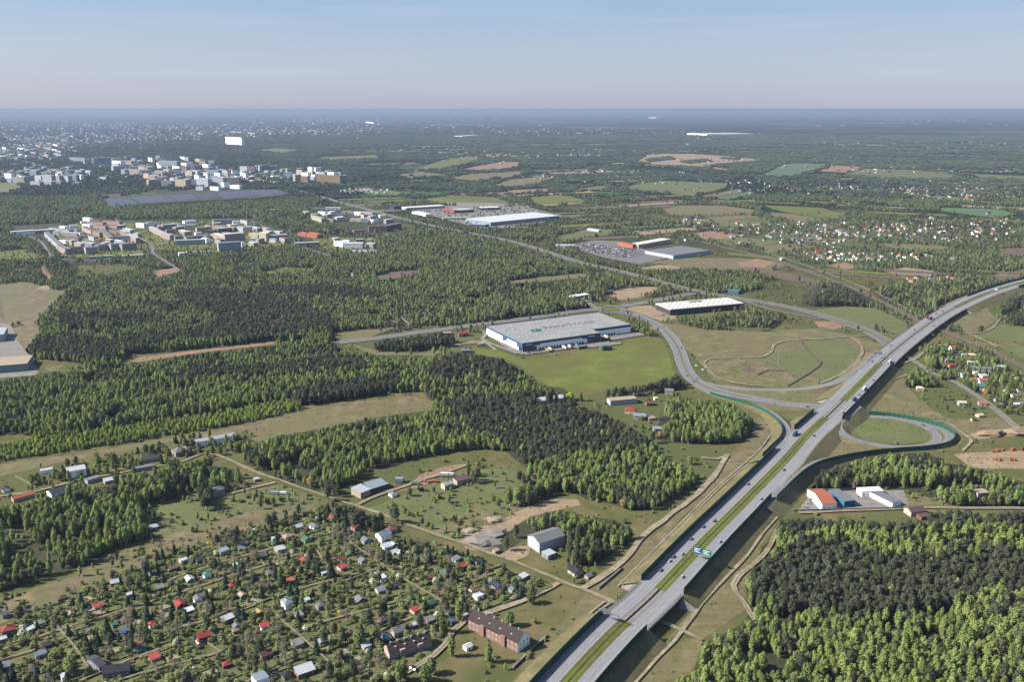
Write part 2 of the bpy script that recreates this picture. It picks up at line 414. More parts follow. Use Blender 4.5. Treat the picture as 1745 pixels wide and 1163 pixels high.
wood(2, [(430, 497), (560, 492), (640, 500), (650, 512), (560, 518), (440, 510)], 'dark pine belt in the middle of the north wood')
wood(2, [(36, 592), (120, 580), (200, 590), (200, 626), (110, 615), (60, 611)], 'dark conifers beside the left logistics hall')
wood(4, [(390, 488), (450, 486), (450, 498), (400, 500)], 'bright young birches north of the pines')
wood(1, [(-500, 665), (0, 650), (70, 636), (200, 630), (235, 616), (470, 588), (560, 586), (600, 602), (680, 606), (740, 602), (800, 603), (850, 612), (890, 632), (905, 655), (960, 662), (985, 682), (930, 690), (850, 695), (790, 698), (740, 692), (720, 668), (650, 672), (600, 680), (500, 695), (420, 706), (300, 728), (120, 752), (60, 748), (50, 742), (0, 742), (-500, 800)], 'long birch and pine wood south of the sandy strip')
wood(2, [(280, 652), (330, 642), (450, 632), (560, 616), (600, 618), (640, 630), (600, 645), (540, 640), (400, 652), (300, 662)], 'pine stand within the long wood')
wood(2, [(480, 680), (560, 662), (680, 650), (690, 666), (600, 682), (500, 694)], 'pine edge at the foot of the long wood')
wood(2, [(780, 612), (850, 610), (886, 632), (862, 650), (800, 650), (740, 656), (720, 640)], 'dark pines beside the lawn of the warehouse')
wood(4, [(-400, 785), (0, 758), (70, 744), (180, 736), (350, 710), (500, 684), (522, 700), (380, 728), (180, 762), (70, 777), (0, 788), (-400, 820)], 'strip of bright young birches along the dry meadow')
wood(1, [(412, 776), (440, 757), (470, 745), (540, 732), (620, 716), (700, 700), (760, 695), (800, 705), (830, 740), (860, 770), (820, 766), (780, 770), (700, 784), (640, 800), (600, 826), (560, 838), (530, 838), (480, 818), (450, 806), (416, 790)], 'light green birch wood above the gardens')
wood(2, [(760, 698), (850, 697), (930, 693), (1010, 700), (1060, 722), (1110, 752), (1120, 775), (1050, 785), (960, 798), (900, 800), (860, 768), (820, 745), (790, 720)], 'dark pine wood in the middle of the picture')
wood(2, [(750, 694), (900, 680), (985, 683), (985, 692), (900, 697), (760, 706)], 'line of dark pines behind the meadow')
wood(1, [(930, 790), (1050, 778), (1115, 770), (1180, 802), (1190, 822), (1150, 850), (1120, 870), (1075, 872), (1050, 862), (1000, 852), (960, 830), (935, 812)], 'birch wood beside the motorway')
wood(1, [(1108, 742), (1130, 715), (1145, 690), (1200, 682), (1250, 690), (1282, 715), (1285, 740), (1250, 757), (1180, 757), (1130, 755)], 'birch grove above the sandy track')
wood(2, [(1030, 655), (1100, 645), (1164, 638), (1168, 662), (1100, 674), (1032, 684)], 'row of dark pines below the mown field')
wood(2, [(630, 590), (650, 577), (700, 568), (768, 568), (785, 590), (740, 596), (700, 600), (640, 600)], 'pine clump beside the local road')
wood(1, [(-400, 900), (0, 868), (100, 842), (200, 825), (270, 806), (340, 797), (405, 800), (420, 818), (405, 832), (345, 842), (268, 872), (236, 886), (262, 905), (256, 918), (190, 938), (150, 962), (50, 994), (0, 1010), (-400, 1120)], 'large lime-green wood at the left edge')
wood(1, [(836, 938), (860, 915), (885, 890), (950, 868), (990, 878), (1050, 888), (1078, 905), (1076, 925), (1040, 945), (1020, 962), (985, 975), (966, 975), (968, 930), (950, 900), (900, 915), (860, 945)], 'mixed copse around the white industrial hall')
wood(1, [(1270, 1000), (1292, 940), (1322, 910), (1340, 885), (1500, 895), (1745, 880), (2250, 870), (2250, 1420), (1150, 1420), (1150, 1163), (1180, 1150), (1205, 1095), (1262, 1066), (1280, 1040)], 'big mixed wood at the bottom right')
wood(2, [(1326, 890), (1400, 885), (1520, 895), (1745, 872), (2250, 860), (2250, 900), (1745, 908), (1650, 908), (1540, 920), (1400, 918), (1322, 912)], 'belt of dark pines below the depot')
wood(2, [(1278, 975), (1330, 950), (1420, 935), (1500, 965), (1620, 965), (1745, 955), (2250, 950), (2250, 1020), (1745, 1015), (1650, 1030), (1560, 1065), (1420, 1060), (1320, 1050), (1282, 1035)], 'dark pine stand inside the right wood')
wood(1, [(1376, 836), (1392, 806), (1440, 786), (1520, 774), (1575, 772), (1620, 790), (1690, 805), (1745, 822), (2100, 830), (2100, 868), (1745, 866), (1620, 872), (1560, 862), (1535, 838), (1500, 834), (1400, 836)], 'scruffy wood between the ramp and the depot')
wood(2, [(1378, 834), (1394, 808), (1440, 796), (1450, 815), (1445, 833)], 'dark pines above the red-roofed depot')
wood(1, [(1540, 648), (1560, 628), (1580, 618), (1604, 632), (1612, 655), (1590, 660), (1545, 662)], 'dense birch clump below the viaduct')
wood(5, [(1540, 675), (1600, 668), (1640, 690), (1690, 705), (1700, 715), (1640, 715), (1590, 712), (1545, 690)], 'loose grove in front of the village street')
wood(1, [(1490, 505), (1540, 485), (1640, 483), (1652, 492), (1622, 515), (1580, 535), (1520, 522)], 'wood behind the far end of the motorway')
wood(2, [(1366, 505), (1385, 490), (1450, 490), (1490, 510), (1484, 523), (1370, 523)], 'pine wood beside the pylon')
wood(1, [(1168, 549), (1230, 543), (1300, 537), (1335, 543), (1310, 561), (1200, 554)], 'row of tall birches before the white hall')
wood(1, [(1068, 545), (1110, 560), (1132, 577), (1120, 576), (1070, 566)], 'small plantation at the warehouse corner')
wood(2, [(1703, 520), (1745, 512), (1900, 510), (1900, 560), (1706, 556)], 'pine clump at the right edge')
wood(1, [(1430, 528), (1480, 532), (1492, 551), (1455, 555)], 'few dark trees in the green meadow')
wood(5, [(1265, 487), (1370, 470), (1420, 495), (1365, 525), (1300, 528), (1268, 500)], 'scrub along the railway')
wood(5, [(1330, 548), (1360, 528), (1395, 560), (1340, 562)], 'bare-branched thicket at the road bend')
wood(1, [(1265, 455), (1400, 480), (1420, 490), (1400, 492), (1270, 466)], 'line of trees along the railway')
wood(1, [(860, 402), (950, 388), (1000, 392), (990, 402), (930, 408), (880, 412)], 'green wood behind the big logistics hall')
wood(1, [(1240, 448), (1300, 442), (1345, 448), (1330, 458), (1250, 460)], 'copse at the sandy lot')
wood(1, [(1620, 440), (1690, 432), (1745, 450), (1900, 460), (1900, 475), (1700, 462)], 'wood at the right edge beyond the motorway')
wood(1, [(1100, 392), (1170, 400), (1240, 418), (1230, 422), (1150, 410), (1090, 400)], 'hedge trees along the railway')
wood(1, [(1195, 487), (1270, 478), (1300, 484), (1290, 497), (1230, 500)], 'dark trees behind the scrap yard')
wood(1, [(1085, 520), (1130, 512), (1160, 510), (1150, 516), (1110, 522)], 'tree row beside the roundabout road')
wood(5, [(795, 870), (860, 850), (930, 830), (960, 840), (900, 862), (830, 882)], 'bushes above the sand heaps')
wood(1, [(840, 855), (900, 842), (925, 815), (905, 800), (960, 806), (965, 845), (915, 868), (860, 872)], 'trees at the corner of the clearing')
wood(5, [(1130, 700), (1180, 685), (1150, 672), (1110, 700)], 'young bushes behind the small houses')
wood(6, [(-300, 1180), (0, 1080), (60, 1035), (160, 990), (250, 955), (330, 930), (380, 910), (440, 895), (500, 880), (560, 868), (600, 875), (650, 900), (700, 925), (780, 940), (870, 975), (940, 1000), (885, 1030), (820, 1050), (790, 1075), (740, 1110), (650, 1170), (500, 1420), (-500, 1420), (-500, 1250)], 'allotment gardens')

wood(2, [(556, 838), (590, 846), (640, 868), (690, 898), (660, 915), (620, 905), (575, 887), (554, 868)], 'dark pine clump at the upper corner of the gardens')
wood(2, [(335, 845), (358, 838), (370, 852), (372, 866), (345, 874)], 'dark conifer clump in front of the grey cube house')
for q_ in ([(800, 815), (812, 812), (818, 824), (806, 828)], [(870, 800), (905, 812), (900, 830), (875, 822)], [(640, 958), (655, 950), (668, 962), (652, 972)]): wood(2, q_, 'small dark conifer clump in the clearing')
# meadows, soil, sand
field_('mown_field', M_lawn, [(805, 592), (850, 598), (890, 612), (960, 608), (1060, 588), (1075, 572), (1125, 576), (1140, 600), (1152, 640), (1100, 655), (1034, 665), (1010, 672), (975, 680), (945, 665), (905, 640), (885, 622), (850, 610), (810, 604)], code=7, label='close-mown bright green field in front of the warehouse')
field_('meadow', M_dry, [(-300, 850), (0, 812), (200, 770), (330, 748), (420, 735), (500, 718), (640, 692), (740, 684), (700, 676), (600, 686), (500, 702), (380, 732), (180, 766), (0, 792), (-300, 830)], label='strip of dry brownish grass between wood and gardens')
field_('meadow', M_meadow, [(420, 735), (500, 718), (640, 692), (740, 684), (735, 700), (620, 715), (540, 732), (470, 745), (440, 757)], label='greener end of the dry strip')
field_('sandy_strip', M_sandred, [(214, 612), (330, 598), (470, 580), (466, 587), (350, 600), (230, 618)], .04, label='long narrow strip of reddish bare soil')
field_('meadow', M_dry, [(0, 485), (40, 480), (95, 495), (125, 492), (90, 520), (60, 548), (20, 555), (-200, 560), (-200, 485)])
field_('meadow', M_meadow, [(590, 586), (640, 597), (700, 603), (760, 598), (730, 608), (640, 606)])
field_('meadow', M_meadow, [(560, 568), (680, 556), (620, 578), (585, 582)])
field_('meadow', M_dry, [(55, 545), (70, 560), (40, 600), (70, 628), (110, 622), (90, 635), (40, 612), (20, 560)], .04)
field_('meadow', M_bright, [(230, 872), (280, 855), (330, 842), (420, 832), (470, 826), (545, 850), (540, 862), (450, 885), (380, 905), (330, 925), (262, 955), (200, 985), (120, 1015), (0, 1065), (-200, 1120), (-200, 1090), (0, 1020), (120, 985), (200, 945), (262, 918), (268, 900)], code=5, label='rough green pasture above the allotments')
field_('meadow', M_dry, [(0, 1065), (0, 1025), (120, 985), (190, 950), (262, 922), (330, 900), (430, 872), (530, 862), (545, 870), (480, 885), (380, 910), (262, 958), (150, 1000)], code=5, label='dry grass bank along the allotment fence')
field_('meadow', M_bright, [(635, 880), (625, 868), (700, 840), (760, 815), (820, 800), (870, 800), (930, 830), (900, 850), (830, 875), (800, 905), (780, 925), (720, 905)], code=5, label='clearing with scattered bushes')
field_('meadow', M_meadow, [(735, 905), (800, 870), (880, 862), (900, 866), (860, 890), (820, 905), (790, 922)], code=5)
field_('sand', M_sand, [(785, 922), (800, 905), (830, 895), (870, 880), (905, 862), (940, 850), (985, 852), (990, 862), (960, 868), (905, 880), (870, 905), (850, 925), (820, 940), (795, 938)], .1, label='bare sandy ground with heaps')
field_('sand', M_sandred, [(690, 830), (720, 808), (760, 795), (800, 790), (790, 800), (740, 815), (720, 832), (670, 840), (650, 835)], .1, label='littered scrap and rubble yard')
field_('sand', M_sand, [(850, 948), (870, 935), (905, 930), (900, 948), (870, 958)], .1)
field_('meadow', M_dry, [(1165, 880), (1210, 845), (1290, 770), (1330, 745), (1310, 718), (1290, 712), (1280, 745), (1240, 775), (1200, 830), (1130, 900), (1000, 1010), (960, 1060), (900, 1130), (860, 1180), (905, 1180), (980, 1090), (1060, 1010)], .02, label='dry grass verge left of the motorway')
field_('meadow', M_meadow, [(1095, 560), (1140, 552), (1200, 562), (1300, 566), (1400, 560), (1480, 580), (1508, 590), (1480, 620), (1440, 648), (1380, 660), (1290, 660), (1215, 650), (1175, 600), (1130, 565)], label='rough meadow inside the interchange')
field_('meadow', M_bright, [(1290, 612), (1330, 600), (1390, 590), (1395, 620), (1370, 640), (1330, 630), (1300, 618)], .1)
field_('meadow', M_bright, [(1375, 583), (1440, 580), (1465, 600), (1430, 640), (1395, 655), (1400, 620)], .1)
field_('meadow', M_dry, [(1215, 650), (1290, 664), (1380, 664), (1430, 655), (1400, 700), (1320, 700), (1250, 675)], .03)
field_('soil', M_dry, [(1250, 628), (1282, 622), (1345, 634), (1340, 642), (1290, 640), (1262, 636)], .05)
field_('pond', M_soil, [(1262, 630), (1275, 624), (1290, 632), (1275, 636)], .05)
field_('meadow', M_bright, [(1385, 530), (1430, 522), (1490, 525), (1545, 552), (1540, 572), (1500, 565), (1450, 552), (1400, 540)], label='bright meadow between railway and approach road')
field_('sand', M_sandred, [(1385, 548), (1420, 548), (1450, 556), (1420, 562), (1395, 558)])
field_('field', M_bright, [(1660, 575), (1700, 555), (1745, 553), (1950, 553), (1950, 600), (1745, 585)], .03)
field_('meadow', M_meadow, [(1620, 545), (1680, 520), (1700, 545), (1660, 570), (1625, 560)], .05)
field_('field', M_bright, [(1690, 585), (1745, 590), (1950, 595), (1950, 640), (1760, 620)], .03)
field_('meadow', M_meadow, [(1385, 700), (1430, 720), (1440, 750), (1500, 760), (1480, 770), (1400, 785), (1350, 830), (1300, 880), (1260, 930), (1310, 850), (1340, 790)], .02)
field_('meadow', M_bright, [(1445, 725), (1480, 712), (1550, 722), (1590, 735), (1590, 750), (1540, 758), (1470, 750)], .04, label='grass island inside the loop ramp')
field_('meadow', M_meadow, [(1475, 695), (1540, 640), (1550, 665), (1590, 700), (1630, 720), (1650, 745), (1620, 775), (1640, 745), (1590, 715), (1480, 700)], .03)
field_('meadow', M_meadow, [(1290, 880), (1350, 830), (1380, 838), (1330, 885), (1300, 930), (1270, 1000), (1270, 1040), (1200, 1090), (1180, 1150), (1080, 1180), (1130, 1100), (1180, 1040), (1240, 960)], .03, label='grassy verge right of the motorway')
field_('sand', M_sand, [(1625, 775), (1700, 770), (1745, 768), (1950, 765), (1950, 810), (1745, 800), (1690, 800), (1655, 798)], .06, label='bare yard with stored machines at the right edge')
field_('sand', M_sand, [(1648, 742), (1690, 730), (1745, 728), (1900, 728), (1900, 745), (1700, 745), (1665, 750)], .12)
field_('soil', M_dry, [(1600, 715), (1700, 712), (1745, 730), (1650, 740)], .1)
field_('field', M_meadow, [(1500, 845), (1560, 840), (1620, 862), (1680, 880), (1600, 890), (1545, 872)], code=5)
field_('yard', M_yard, [(1357, 873), (1383, 843), (1396, 838), (1540, 836), (1550, 862), (1500, 868), (1400, 872)], .0, it=0, label='paved yard of the depot')
field_('sand', M_sand, [(1060, 530), (1078, 522), (1108, 521), (1145, 538), (1165, 540), (1130, 548), (1105, 540), (1075, 530)], .06, label='sandy site around the unfinished hall')
field_('sand', M_sand, [(1028, 500), (1060, 492), (1110, 488), (1135, 496), (1100, 505), (1060, 512)], .1)
field_('sand', M_sand, [(1080, 460), (1120, 452), (1180, 452), (1200, 458), (1150, 464), (1100, 464)], .1)
field_('soil', M_dry, [(1090, 448), (1170, 440), (1260, 440), (1330, 446), (1345, 452), (1290, 466), (1200, 464), (1130, 450)])
field_('sand', M_sandred, [(1255, 447), (1290, 441), (1320, 447), (1300, 456), (1265, 455)], .1)
field_('soil', M_soil, [(1265, 455), (1330, 462), (1400, 480), (1380, 484), (1290, 468)])
field_('meadow', M_bright, [(945, 403), (1010, 390), (1070, 392), (1040, 400), (960, 410)])
field_('soil', M_soil, [(640, 470), (672, 462), (712, 461), (715, 468), (670, 476), (645, 478)], .1)
field_('meadow', M_dry, [(862, 480), (920, 472), (992, 466), (1000, 472), (930, 480), (870, 484)], .08)
field_('meadow', M_lawn, [(440, 465), (480, 455), (540, 458), (530, 470), (460, 476)], .1, code=5)
field_('meadow', M_lawn, [(0, 428), (40, 425), (90, 440), (60, 448), (0, 450), (-200, 450), (-200, 430)], code=5)
field_('sand', M_sandred, [(68, 455), (75, 452), (84, 468), (95, 478), (82, 480), (72, 470)], .1)
field_('sand', M_sandred, [(258, 462), (300, 456), (308, 462), (268, 474)], .08)
field_('sand', M_sand, [(60, 493), (75, 486), (90, 490), (80, 495)], .1)
sheet('yard', [(-60, 556), (6, 550), (20, 556), (30, 580), (58, 618), (66, 634), (60, 640), (-60, 650)], M_yard, 0, 0, label='paved yard around the left logistics halls'); paint([(-60, 556), (6, 550), (20, 556), (30, 580), (58, 618), (66, 634), (60, 640), (-60, 650)], 7)
# middle and far fields
FARF = [
 (M_crop, [(1290, 300), (1330, 282), (1350, 278), (1420, 279), (1400, 285), (1380, 293), (1320, 306)]),
 (M_sandred, [(1395, 292), (1420, 282), (1470, 284), (1465, 290), (1440, 294)]),
 (M_bright, [(1440, 296), (1480, 288), (1560, 290), (1640, 300), (1600, 306), (1500, 304)]),
 (M_dry, [(1410, 303), (1480, 304), (1480, 306), (1420, 306)]),
 (M_bright, [(1540, 330), (1660, 338), (1655, 343), (1550, 335)]),
 (M_dry, [(1530, 318), (1640, 320), (1745, 326), (1900, 330), (1900, 336), (1745, 332), (1600, 324)]),
 (M_crop, [(1600, 354), (1700, 356), (1730, 364), (1700, 372), (1650, 366), (1605, 360)]),
 (M_bright, [(1060, 318), (1130, 308), (1240, 312), (1235, 320), (1180, 334), (1140, 330), (1090, 326)]),
 (M_dry, [(975, 322), (1030, 316), (1045, 322), (1010, 326)]),
 (M_bright, [(1100, 320), (1170, 316), (1140, 330), (1110, 328)]),
 (M_dry, [(1195, 334), (1260, 322), (1265, 328), (1210, 338)]),
 (M_crop, [(1215, 338), (1280, 326), (1290, 332), (1240, 340)]),
 (M_sand, [(1085, 276), (1100, 264), (1130, 262), (1180, 262), (1240, 266), (1300, 272), (1290, 276), (1230, 280), (1150, 282)]),
 (M_sandred, [(1030, 278), (1085, 276), (1150, 282), (1230, 280), (1190, 285), (1080, 281)]),
 (M_sandred, [(1210, 284), (1245, 288), (1240, 292), (1212, 290)]),
 (M_dry, [(835, 316), (870, 306), (930, 300), (950, 304), (905, 316), (875, 321)]),
 (M_dry, [(760, 306), (800, 296), (900, 292), (880, 300), (800, 310)]),
 (M_sandred, [(790, 288), (850, 276), (890, 276), (880, 284), (820, 292)]),
 (M_lawn, [(715, 286), (760, 270), (820, 267), (815, 275), (770, 283), (720, 290)]),
 (M_dry, [(665, 298), (720, 293), (760, 297), (700, 304)]),
 (M_lawn, [(540, 268), (640, 264), (650, 270), (560, 274)]),
 (M_lawn, [(720, 340), (770, 332), (840, 336), (860, 346), (800, 352), (740, 348)]),
 (M_bright, [(790, 342), (840, 336), (870, 348), (820, 352)]),
 (M_dry, [(1130, 358), (1160, 350), (1230, 350), (1290, 358), (1280, 366), (1200, 366), (1140, 368)]),
 (M_bright, [(1190, 376), (1240, 374), (1310, 380), (1300, 390), (1230, 386)]),
 (M_dry, [(1310, 362), (1340, 364), (1400, 374), (1390, 381), (1320, 372)]),
 (M_lawn, [(1300, 350), (1400, 354), (1440, 366), (1420, 374), (1330, 360)]),
 (M_soil, [(1390, 385), (1430, 380), (1445, 390), (1400, 393)]),
 (M_crop, [(1335, 400), (1365, 392), (1420, 398), (1390, 406)]),
 (M_sandred, [(1180, 398), (1215, 394), (1270, 402), (1240, 410), (1200, 408)]),
 (M_bright, [(1215, 408), (1260, 404), (1330, 412), (1300, 420), (1240, 418)]),
 (M_meadow, [(1285, 420), (1350, 416), (1370, 428), (1310, 432)]),
 (M_soil, [(1690, 425), (1745, 422), (1900, 424), (1900, 440), (1745, 442)]),
 (M_crop, [(1720, 388), (1745, 386), (1900, 388), (1900, 402), (1745, 404), (1718, 398)]),
 (M_dry, [(1480, 415), (1560, 416), (1620, 422), (1610, 430), (1520, 428)]),
 (M_sandred, [(1405, 452), (1440, 448), (1470, 456), (1440, 460)]),
 (M_sand, [(1510, 462), (1540, 456), (1590, 462), (1600, 470), (1550, 474), (1515, 470)]),
 (M_dry, [(1680, 470), (1745, 458), (1745, 470), (1700, 482)]),
 (M_bright, [(600, 326), (650, 322), (700, 330), (660, 336)]),
 (M_lawn, [(0, 300), (40, 318), (30, 326), (0, 318)]),
 (M_dry, [(0, 315), (25, 322), (15, 330), (-60, 330)]),
 (M_bright, [(430, 256), (470, 252), (520, 256), (480, 262)]),
 (M_lawn, [(900, 336), (960, 332), (1000, 342), (960, 350), (910, 346)]),
 (M_bright, [(1650, 296), (1745, 300), (1745, 306), (1680, 304)]),
 (M_soil, [(1485, 312), (1520, 308), (1530, 313), (1500, 317)]),
]
for i, (m_, pl) in enumerate(FARF): field_('field', m_, pl, .03, it=1)
for q in ([(1100, 272), (1140, 268), (1150, 272), (1110, 276)], [(1160, 276), (1200, 272), (1215, 276), (1175, 279)], [(1225, 270), (1262, 270), (1255, 273)], [(1060, 279), (1090, 277), (1110, 280), (1080, 281)]): field_('pit_scrub', M_floor, q, .2, code=5, it=2)
# settlements with loose garden trees
for pl in ([(1190, 395), (1300, 382), (1420, 375), (1620, 378), (1700, 372), (1745, 380), (1745, 420), (1620, 415), (1480, 410), (1350, 395)],
           [(1340, 430), (1420, 418), (1500, 428), (1560, 438), (1620, 440), (1600, 455), (1450, 450), (1360, 448)],
           [(1300, 300), (1420, 308), (1600, 312), (1700, 320), (1745, 330), (1745, 345), (1600, 335), (1450, 325), (1300, 325)],
           [(1560, 590), (1640, 585), (1745, 625), (1900, 680), (1900, 720), (1720, 710), (1690, 690), (1640, 660), (1600, 640)],
           [(40, 830), (130, 790), (180, 785), (330, 748), (430, 745), (415, 770), (330, 795), (180, 820), (70, 850)]):
    paint(pl, 9)
for pl in ([(60, 395), (170, 370), (250, 400), (250, 440), (110, 442)], [(195, 375), (430, 372), (500, 400), (500, 420), (380, 435), (230, 430)],
           [(520, 350), (660, 358), (700, 375), (700, 398), (600, 395)], [(510, 400), (640, 405), (650, 425), (540, 432)],
           [(0, 255), (330, 248), (590, 290), (600, 322), (470, 300), (420, 330), (330, 345), (180, 318), (0, 312)],
           [(660, 350), (880, 352), (960, 368), (960, 378), (830, 392), (700, 372)]):
    paint(pl, 10)
for pl in ([(175, 337), (330, 322), (475, 322), (500, 330), (470, 340), (330, 345), (185, 352)],
           [(970, 415), (1030, 405), (1215, 425), (1215, 436), (1150, 442), (1090, 455), (1000, 440)],
           [(18, 385), (105, 380), (105, 400), (18, 400)]):
    paint(pl, 7)
for cd_, pl_, lb_ in WOODS:
    if 'clump' in lb_: paint(pl_, cd_)
# narrow strip fields across the plain
rr = random.Random(17); k_ = 0; tries = 0
while k_ < 130 and tries < 4000:
    tries += 1; px = rr.uniform(640, 1790); py = 186 + (rr.uniform(14, 17) ** 2 if rr.random() < .5 else rr.uniform(60, 280)) ; 
    if px < 1000 and py > 370 or py > 470 or py < 240: continue
    if LC[int(py) - RY0, int(px) - RX0] != 0: continue
    x, y = G(px, py); a = .42 + rr.uniform(-.12, .12) + (0 if px < 1250 else -.9) ; far_ = y / 2500
    Ls, Ws = rr.uniform(130, 320) * max(1, far_), rr.uniform(22, 60) * max(1, far_); c_, s_ = math.cos(a), math.sin(a)
    q = [(x + u * Ls / 2 * c_ - v * Ws / 2 * s_, y + u * Ls / 2 * s_ + v * Ws / 2 * c_) for u, v in ((-1, -1), (1, -1), (1, 1), (-1, 1))]
    qp = [PXY(*p_) for p_ in q]
    if any(LC[min(RY1 - RY0 - 1, max(0, int(b) - RY0)), min(RX1 - RX0 - 1, max(0, int(a_) - RX0))] in (7, 9, 1, 2, 11) for a_, b in qp): continue
    sheet('field', q, rr.choice((M_dry, M_bright, M_crop, M_soil, M_sandred, M_dry, M_lawn, M_sand)), world=True); paint_world(q, 11); k_ += 1
# ground under the woods
for code, pl, lab in WOODS:
    if code in (1, 2) and max(p[1] for p in pl) > 470 and not any(w_ in lab for w_ in ('row ', 'line ', 'few ', 'clump', 'belt of dark')):
        sheet('woodland_floor', pl, M_floor, .03, 1, z=0.006)
    elif code == 6:
        sheet('allotment_ground', pl, M_garden, .01, 1, z=0.006, label='garden soil and grass of the allotments')
sheet('yard', [(968, 422), (1010, 410), (1060, 412), (1140, 440), (1090, 452), (1030, 440)], M_asph3, 0, 0, label='car park of the orange-fronted store')
sheet('yard', [(690, 355), (760, 345), (880, 348), (960, 368), (900, 388), (820, 390), (760, 375)], M_yard, 0, 0)
sheet('solar_ground', [(175, 339), (330, 323), (475, 323), (500, 331), (440, 338), (300, 345), (190, 352)], M_floor, 0, 0)
for pl in ([(76, 400), (160, 374), (245, 405), (245, 438), (110, 440)], [(205, 380), (430, 376), (490, 402), (490, 418), (380, 432), (240, 426)],
           [(525, 402), (640, 408), (640, 428), (560, 430)]):
    sheet('yard', pl, M_lawn, 0, 0, label='greens and courts between the apartment blocks')
# ---------------------------------------------------------------- roads
ZM = 7.0
HM, CW = 4.6, 11.6          # half median, carriageway width
MW = Path([(790, 1390), (868, 1283), (968, 1163), (1046, 1079), (1116, 1014), (1176, 950), (1213, 911), (1262, 862), (1340, 782), (1372, 745), (1419, 701), (1476, 644), (1514, 606), (1553, 574), (1604, 538), (1656, 511), (1700, 494), (1745, 481), (1830, 460), (1980, 430)], ZM, 8.0)
sA0, sA1 = MW.near(1062, 1060, ZM), MW.near(1128, 1003, ZM)      # underpass near the bottom
sB0, sB1 = MW.near(1408, 714, ZM), MW.near(1438, 684, ZM)        # bridge over the ramp
sC0, sC1 = MW.near(1500, 620, ZM), MW.near(1630, 524, ZM)        # viaduct over road and railway
OUT = HM + CW
def road_obj(name, m, parts, label=None):
    mb = MB()
    for (p, a, b, dz, q0, q1) in parts: strip(mb, p, a, b, dz, q0=q0, q1=q1)
    return struct(mb.build(name, m), label)
road_obj('motorway', M_asph, [(MW, HM, OUT, 0, None, None)], 'motorway carriageway towards the camera')
road_obj('motorway', M_asph, [(MW, -OUT, -HM, 0, None, None)], 'motorway carriageway away from the camera')
# worn wheel tracks in the running lanes
for a in (HM + 2.0, HM + 5.6):
    road_obj('worn_lane', M_lane, [(MW, a - 1.1, a + 1.1, .004, None, None), (MW, -a - 1.1, -a + 1.1, .004, None, None)])
# grass median with a darker drain and, on the bridges, an open gap
segs = [(0, sA0), (sA1, sB0), (sB1, sC0), (sC1, MW.len)]
for a, b in segs:
    road_obj('median_grass', M_lawn, [(MW, -HM, HM, -.01, a, b)], 'grass median strip of the motorway')
    road_obj('median_drain', M_floor, [(MW, -.7, .7, .01, a, b)])
for a, b in ((sA0, sA1), (sB0, sB1), (sC0, sC1)):
    road_obj('bridge_deck_edge', M_conc, [(MW, .9, HM, .0, a - 8, b + 8), (MW, -HM, -.9, .0, a - 8, b + 8)])
E_lane = MB()
for sgn in (1, -1):
    for a, w_ in ((HM + .5, .34), (HM + 8.0, .36), (OUT - .25, .22)):
        strip(E_lane, MW, sgn * a - w_ / 2, sgn * a + w_ / 2, .012)
struct(E_lane.build('edge_marking', M_white), 'white edge lines of the motorway')
D = MB()
q = 0
while q < MW.len:
    for sgn in (1, -1):
        (x, y, z), t = MW.at(q, sgn * (HM + 4.1)); D.obox((x, y), t, 5.5, .3, z + .008, z + .012)
    q += 14
struct(D.build('lane_marking', M_white), 'dashed white lane lines')
# embankment: sloping grass shoulders, opened at the bridges
def embank(path, a_in, z_top, width, segs, sgn, m, name='embankment', zb=0.0):
    for q0, q1 in segs:
        mb = MB(); strip(mb, path, sgn * a_in, sgn * (a_in + 1.6), -.02, q0=q0, q1=q1)
        strip(mb, path, sgn * (a_in + 1.6), sgn * (a_in + 1.6 + width), -.02, absz2=zb, q0=q0, q1=q1)
        struct(mb.build(name, m))
        paint_world(path.poly(sgn * a_in, sgn * (a_in + width + 4), q0, q1), 7)
embank(MW, OUT, ZM, 16, segs, 1, M_meadow); embank(MW, OUT, ZM, 14.5, segs, -1, M_meadow)
paint_world(MW.poly(-OUT - 6, OUT + 6), 7, 0); paint_world(MW.poly(-OUT - 2, OUT + 2), 7, ZM)
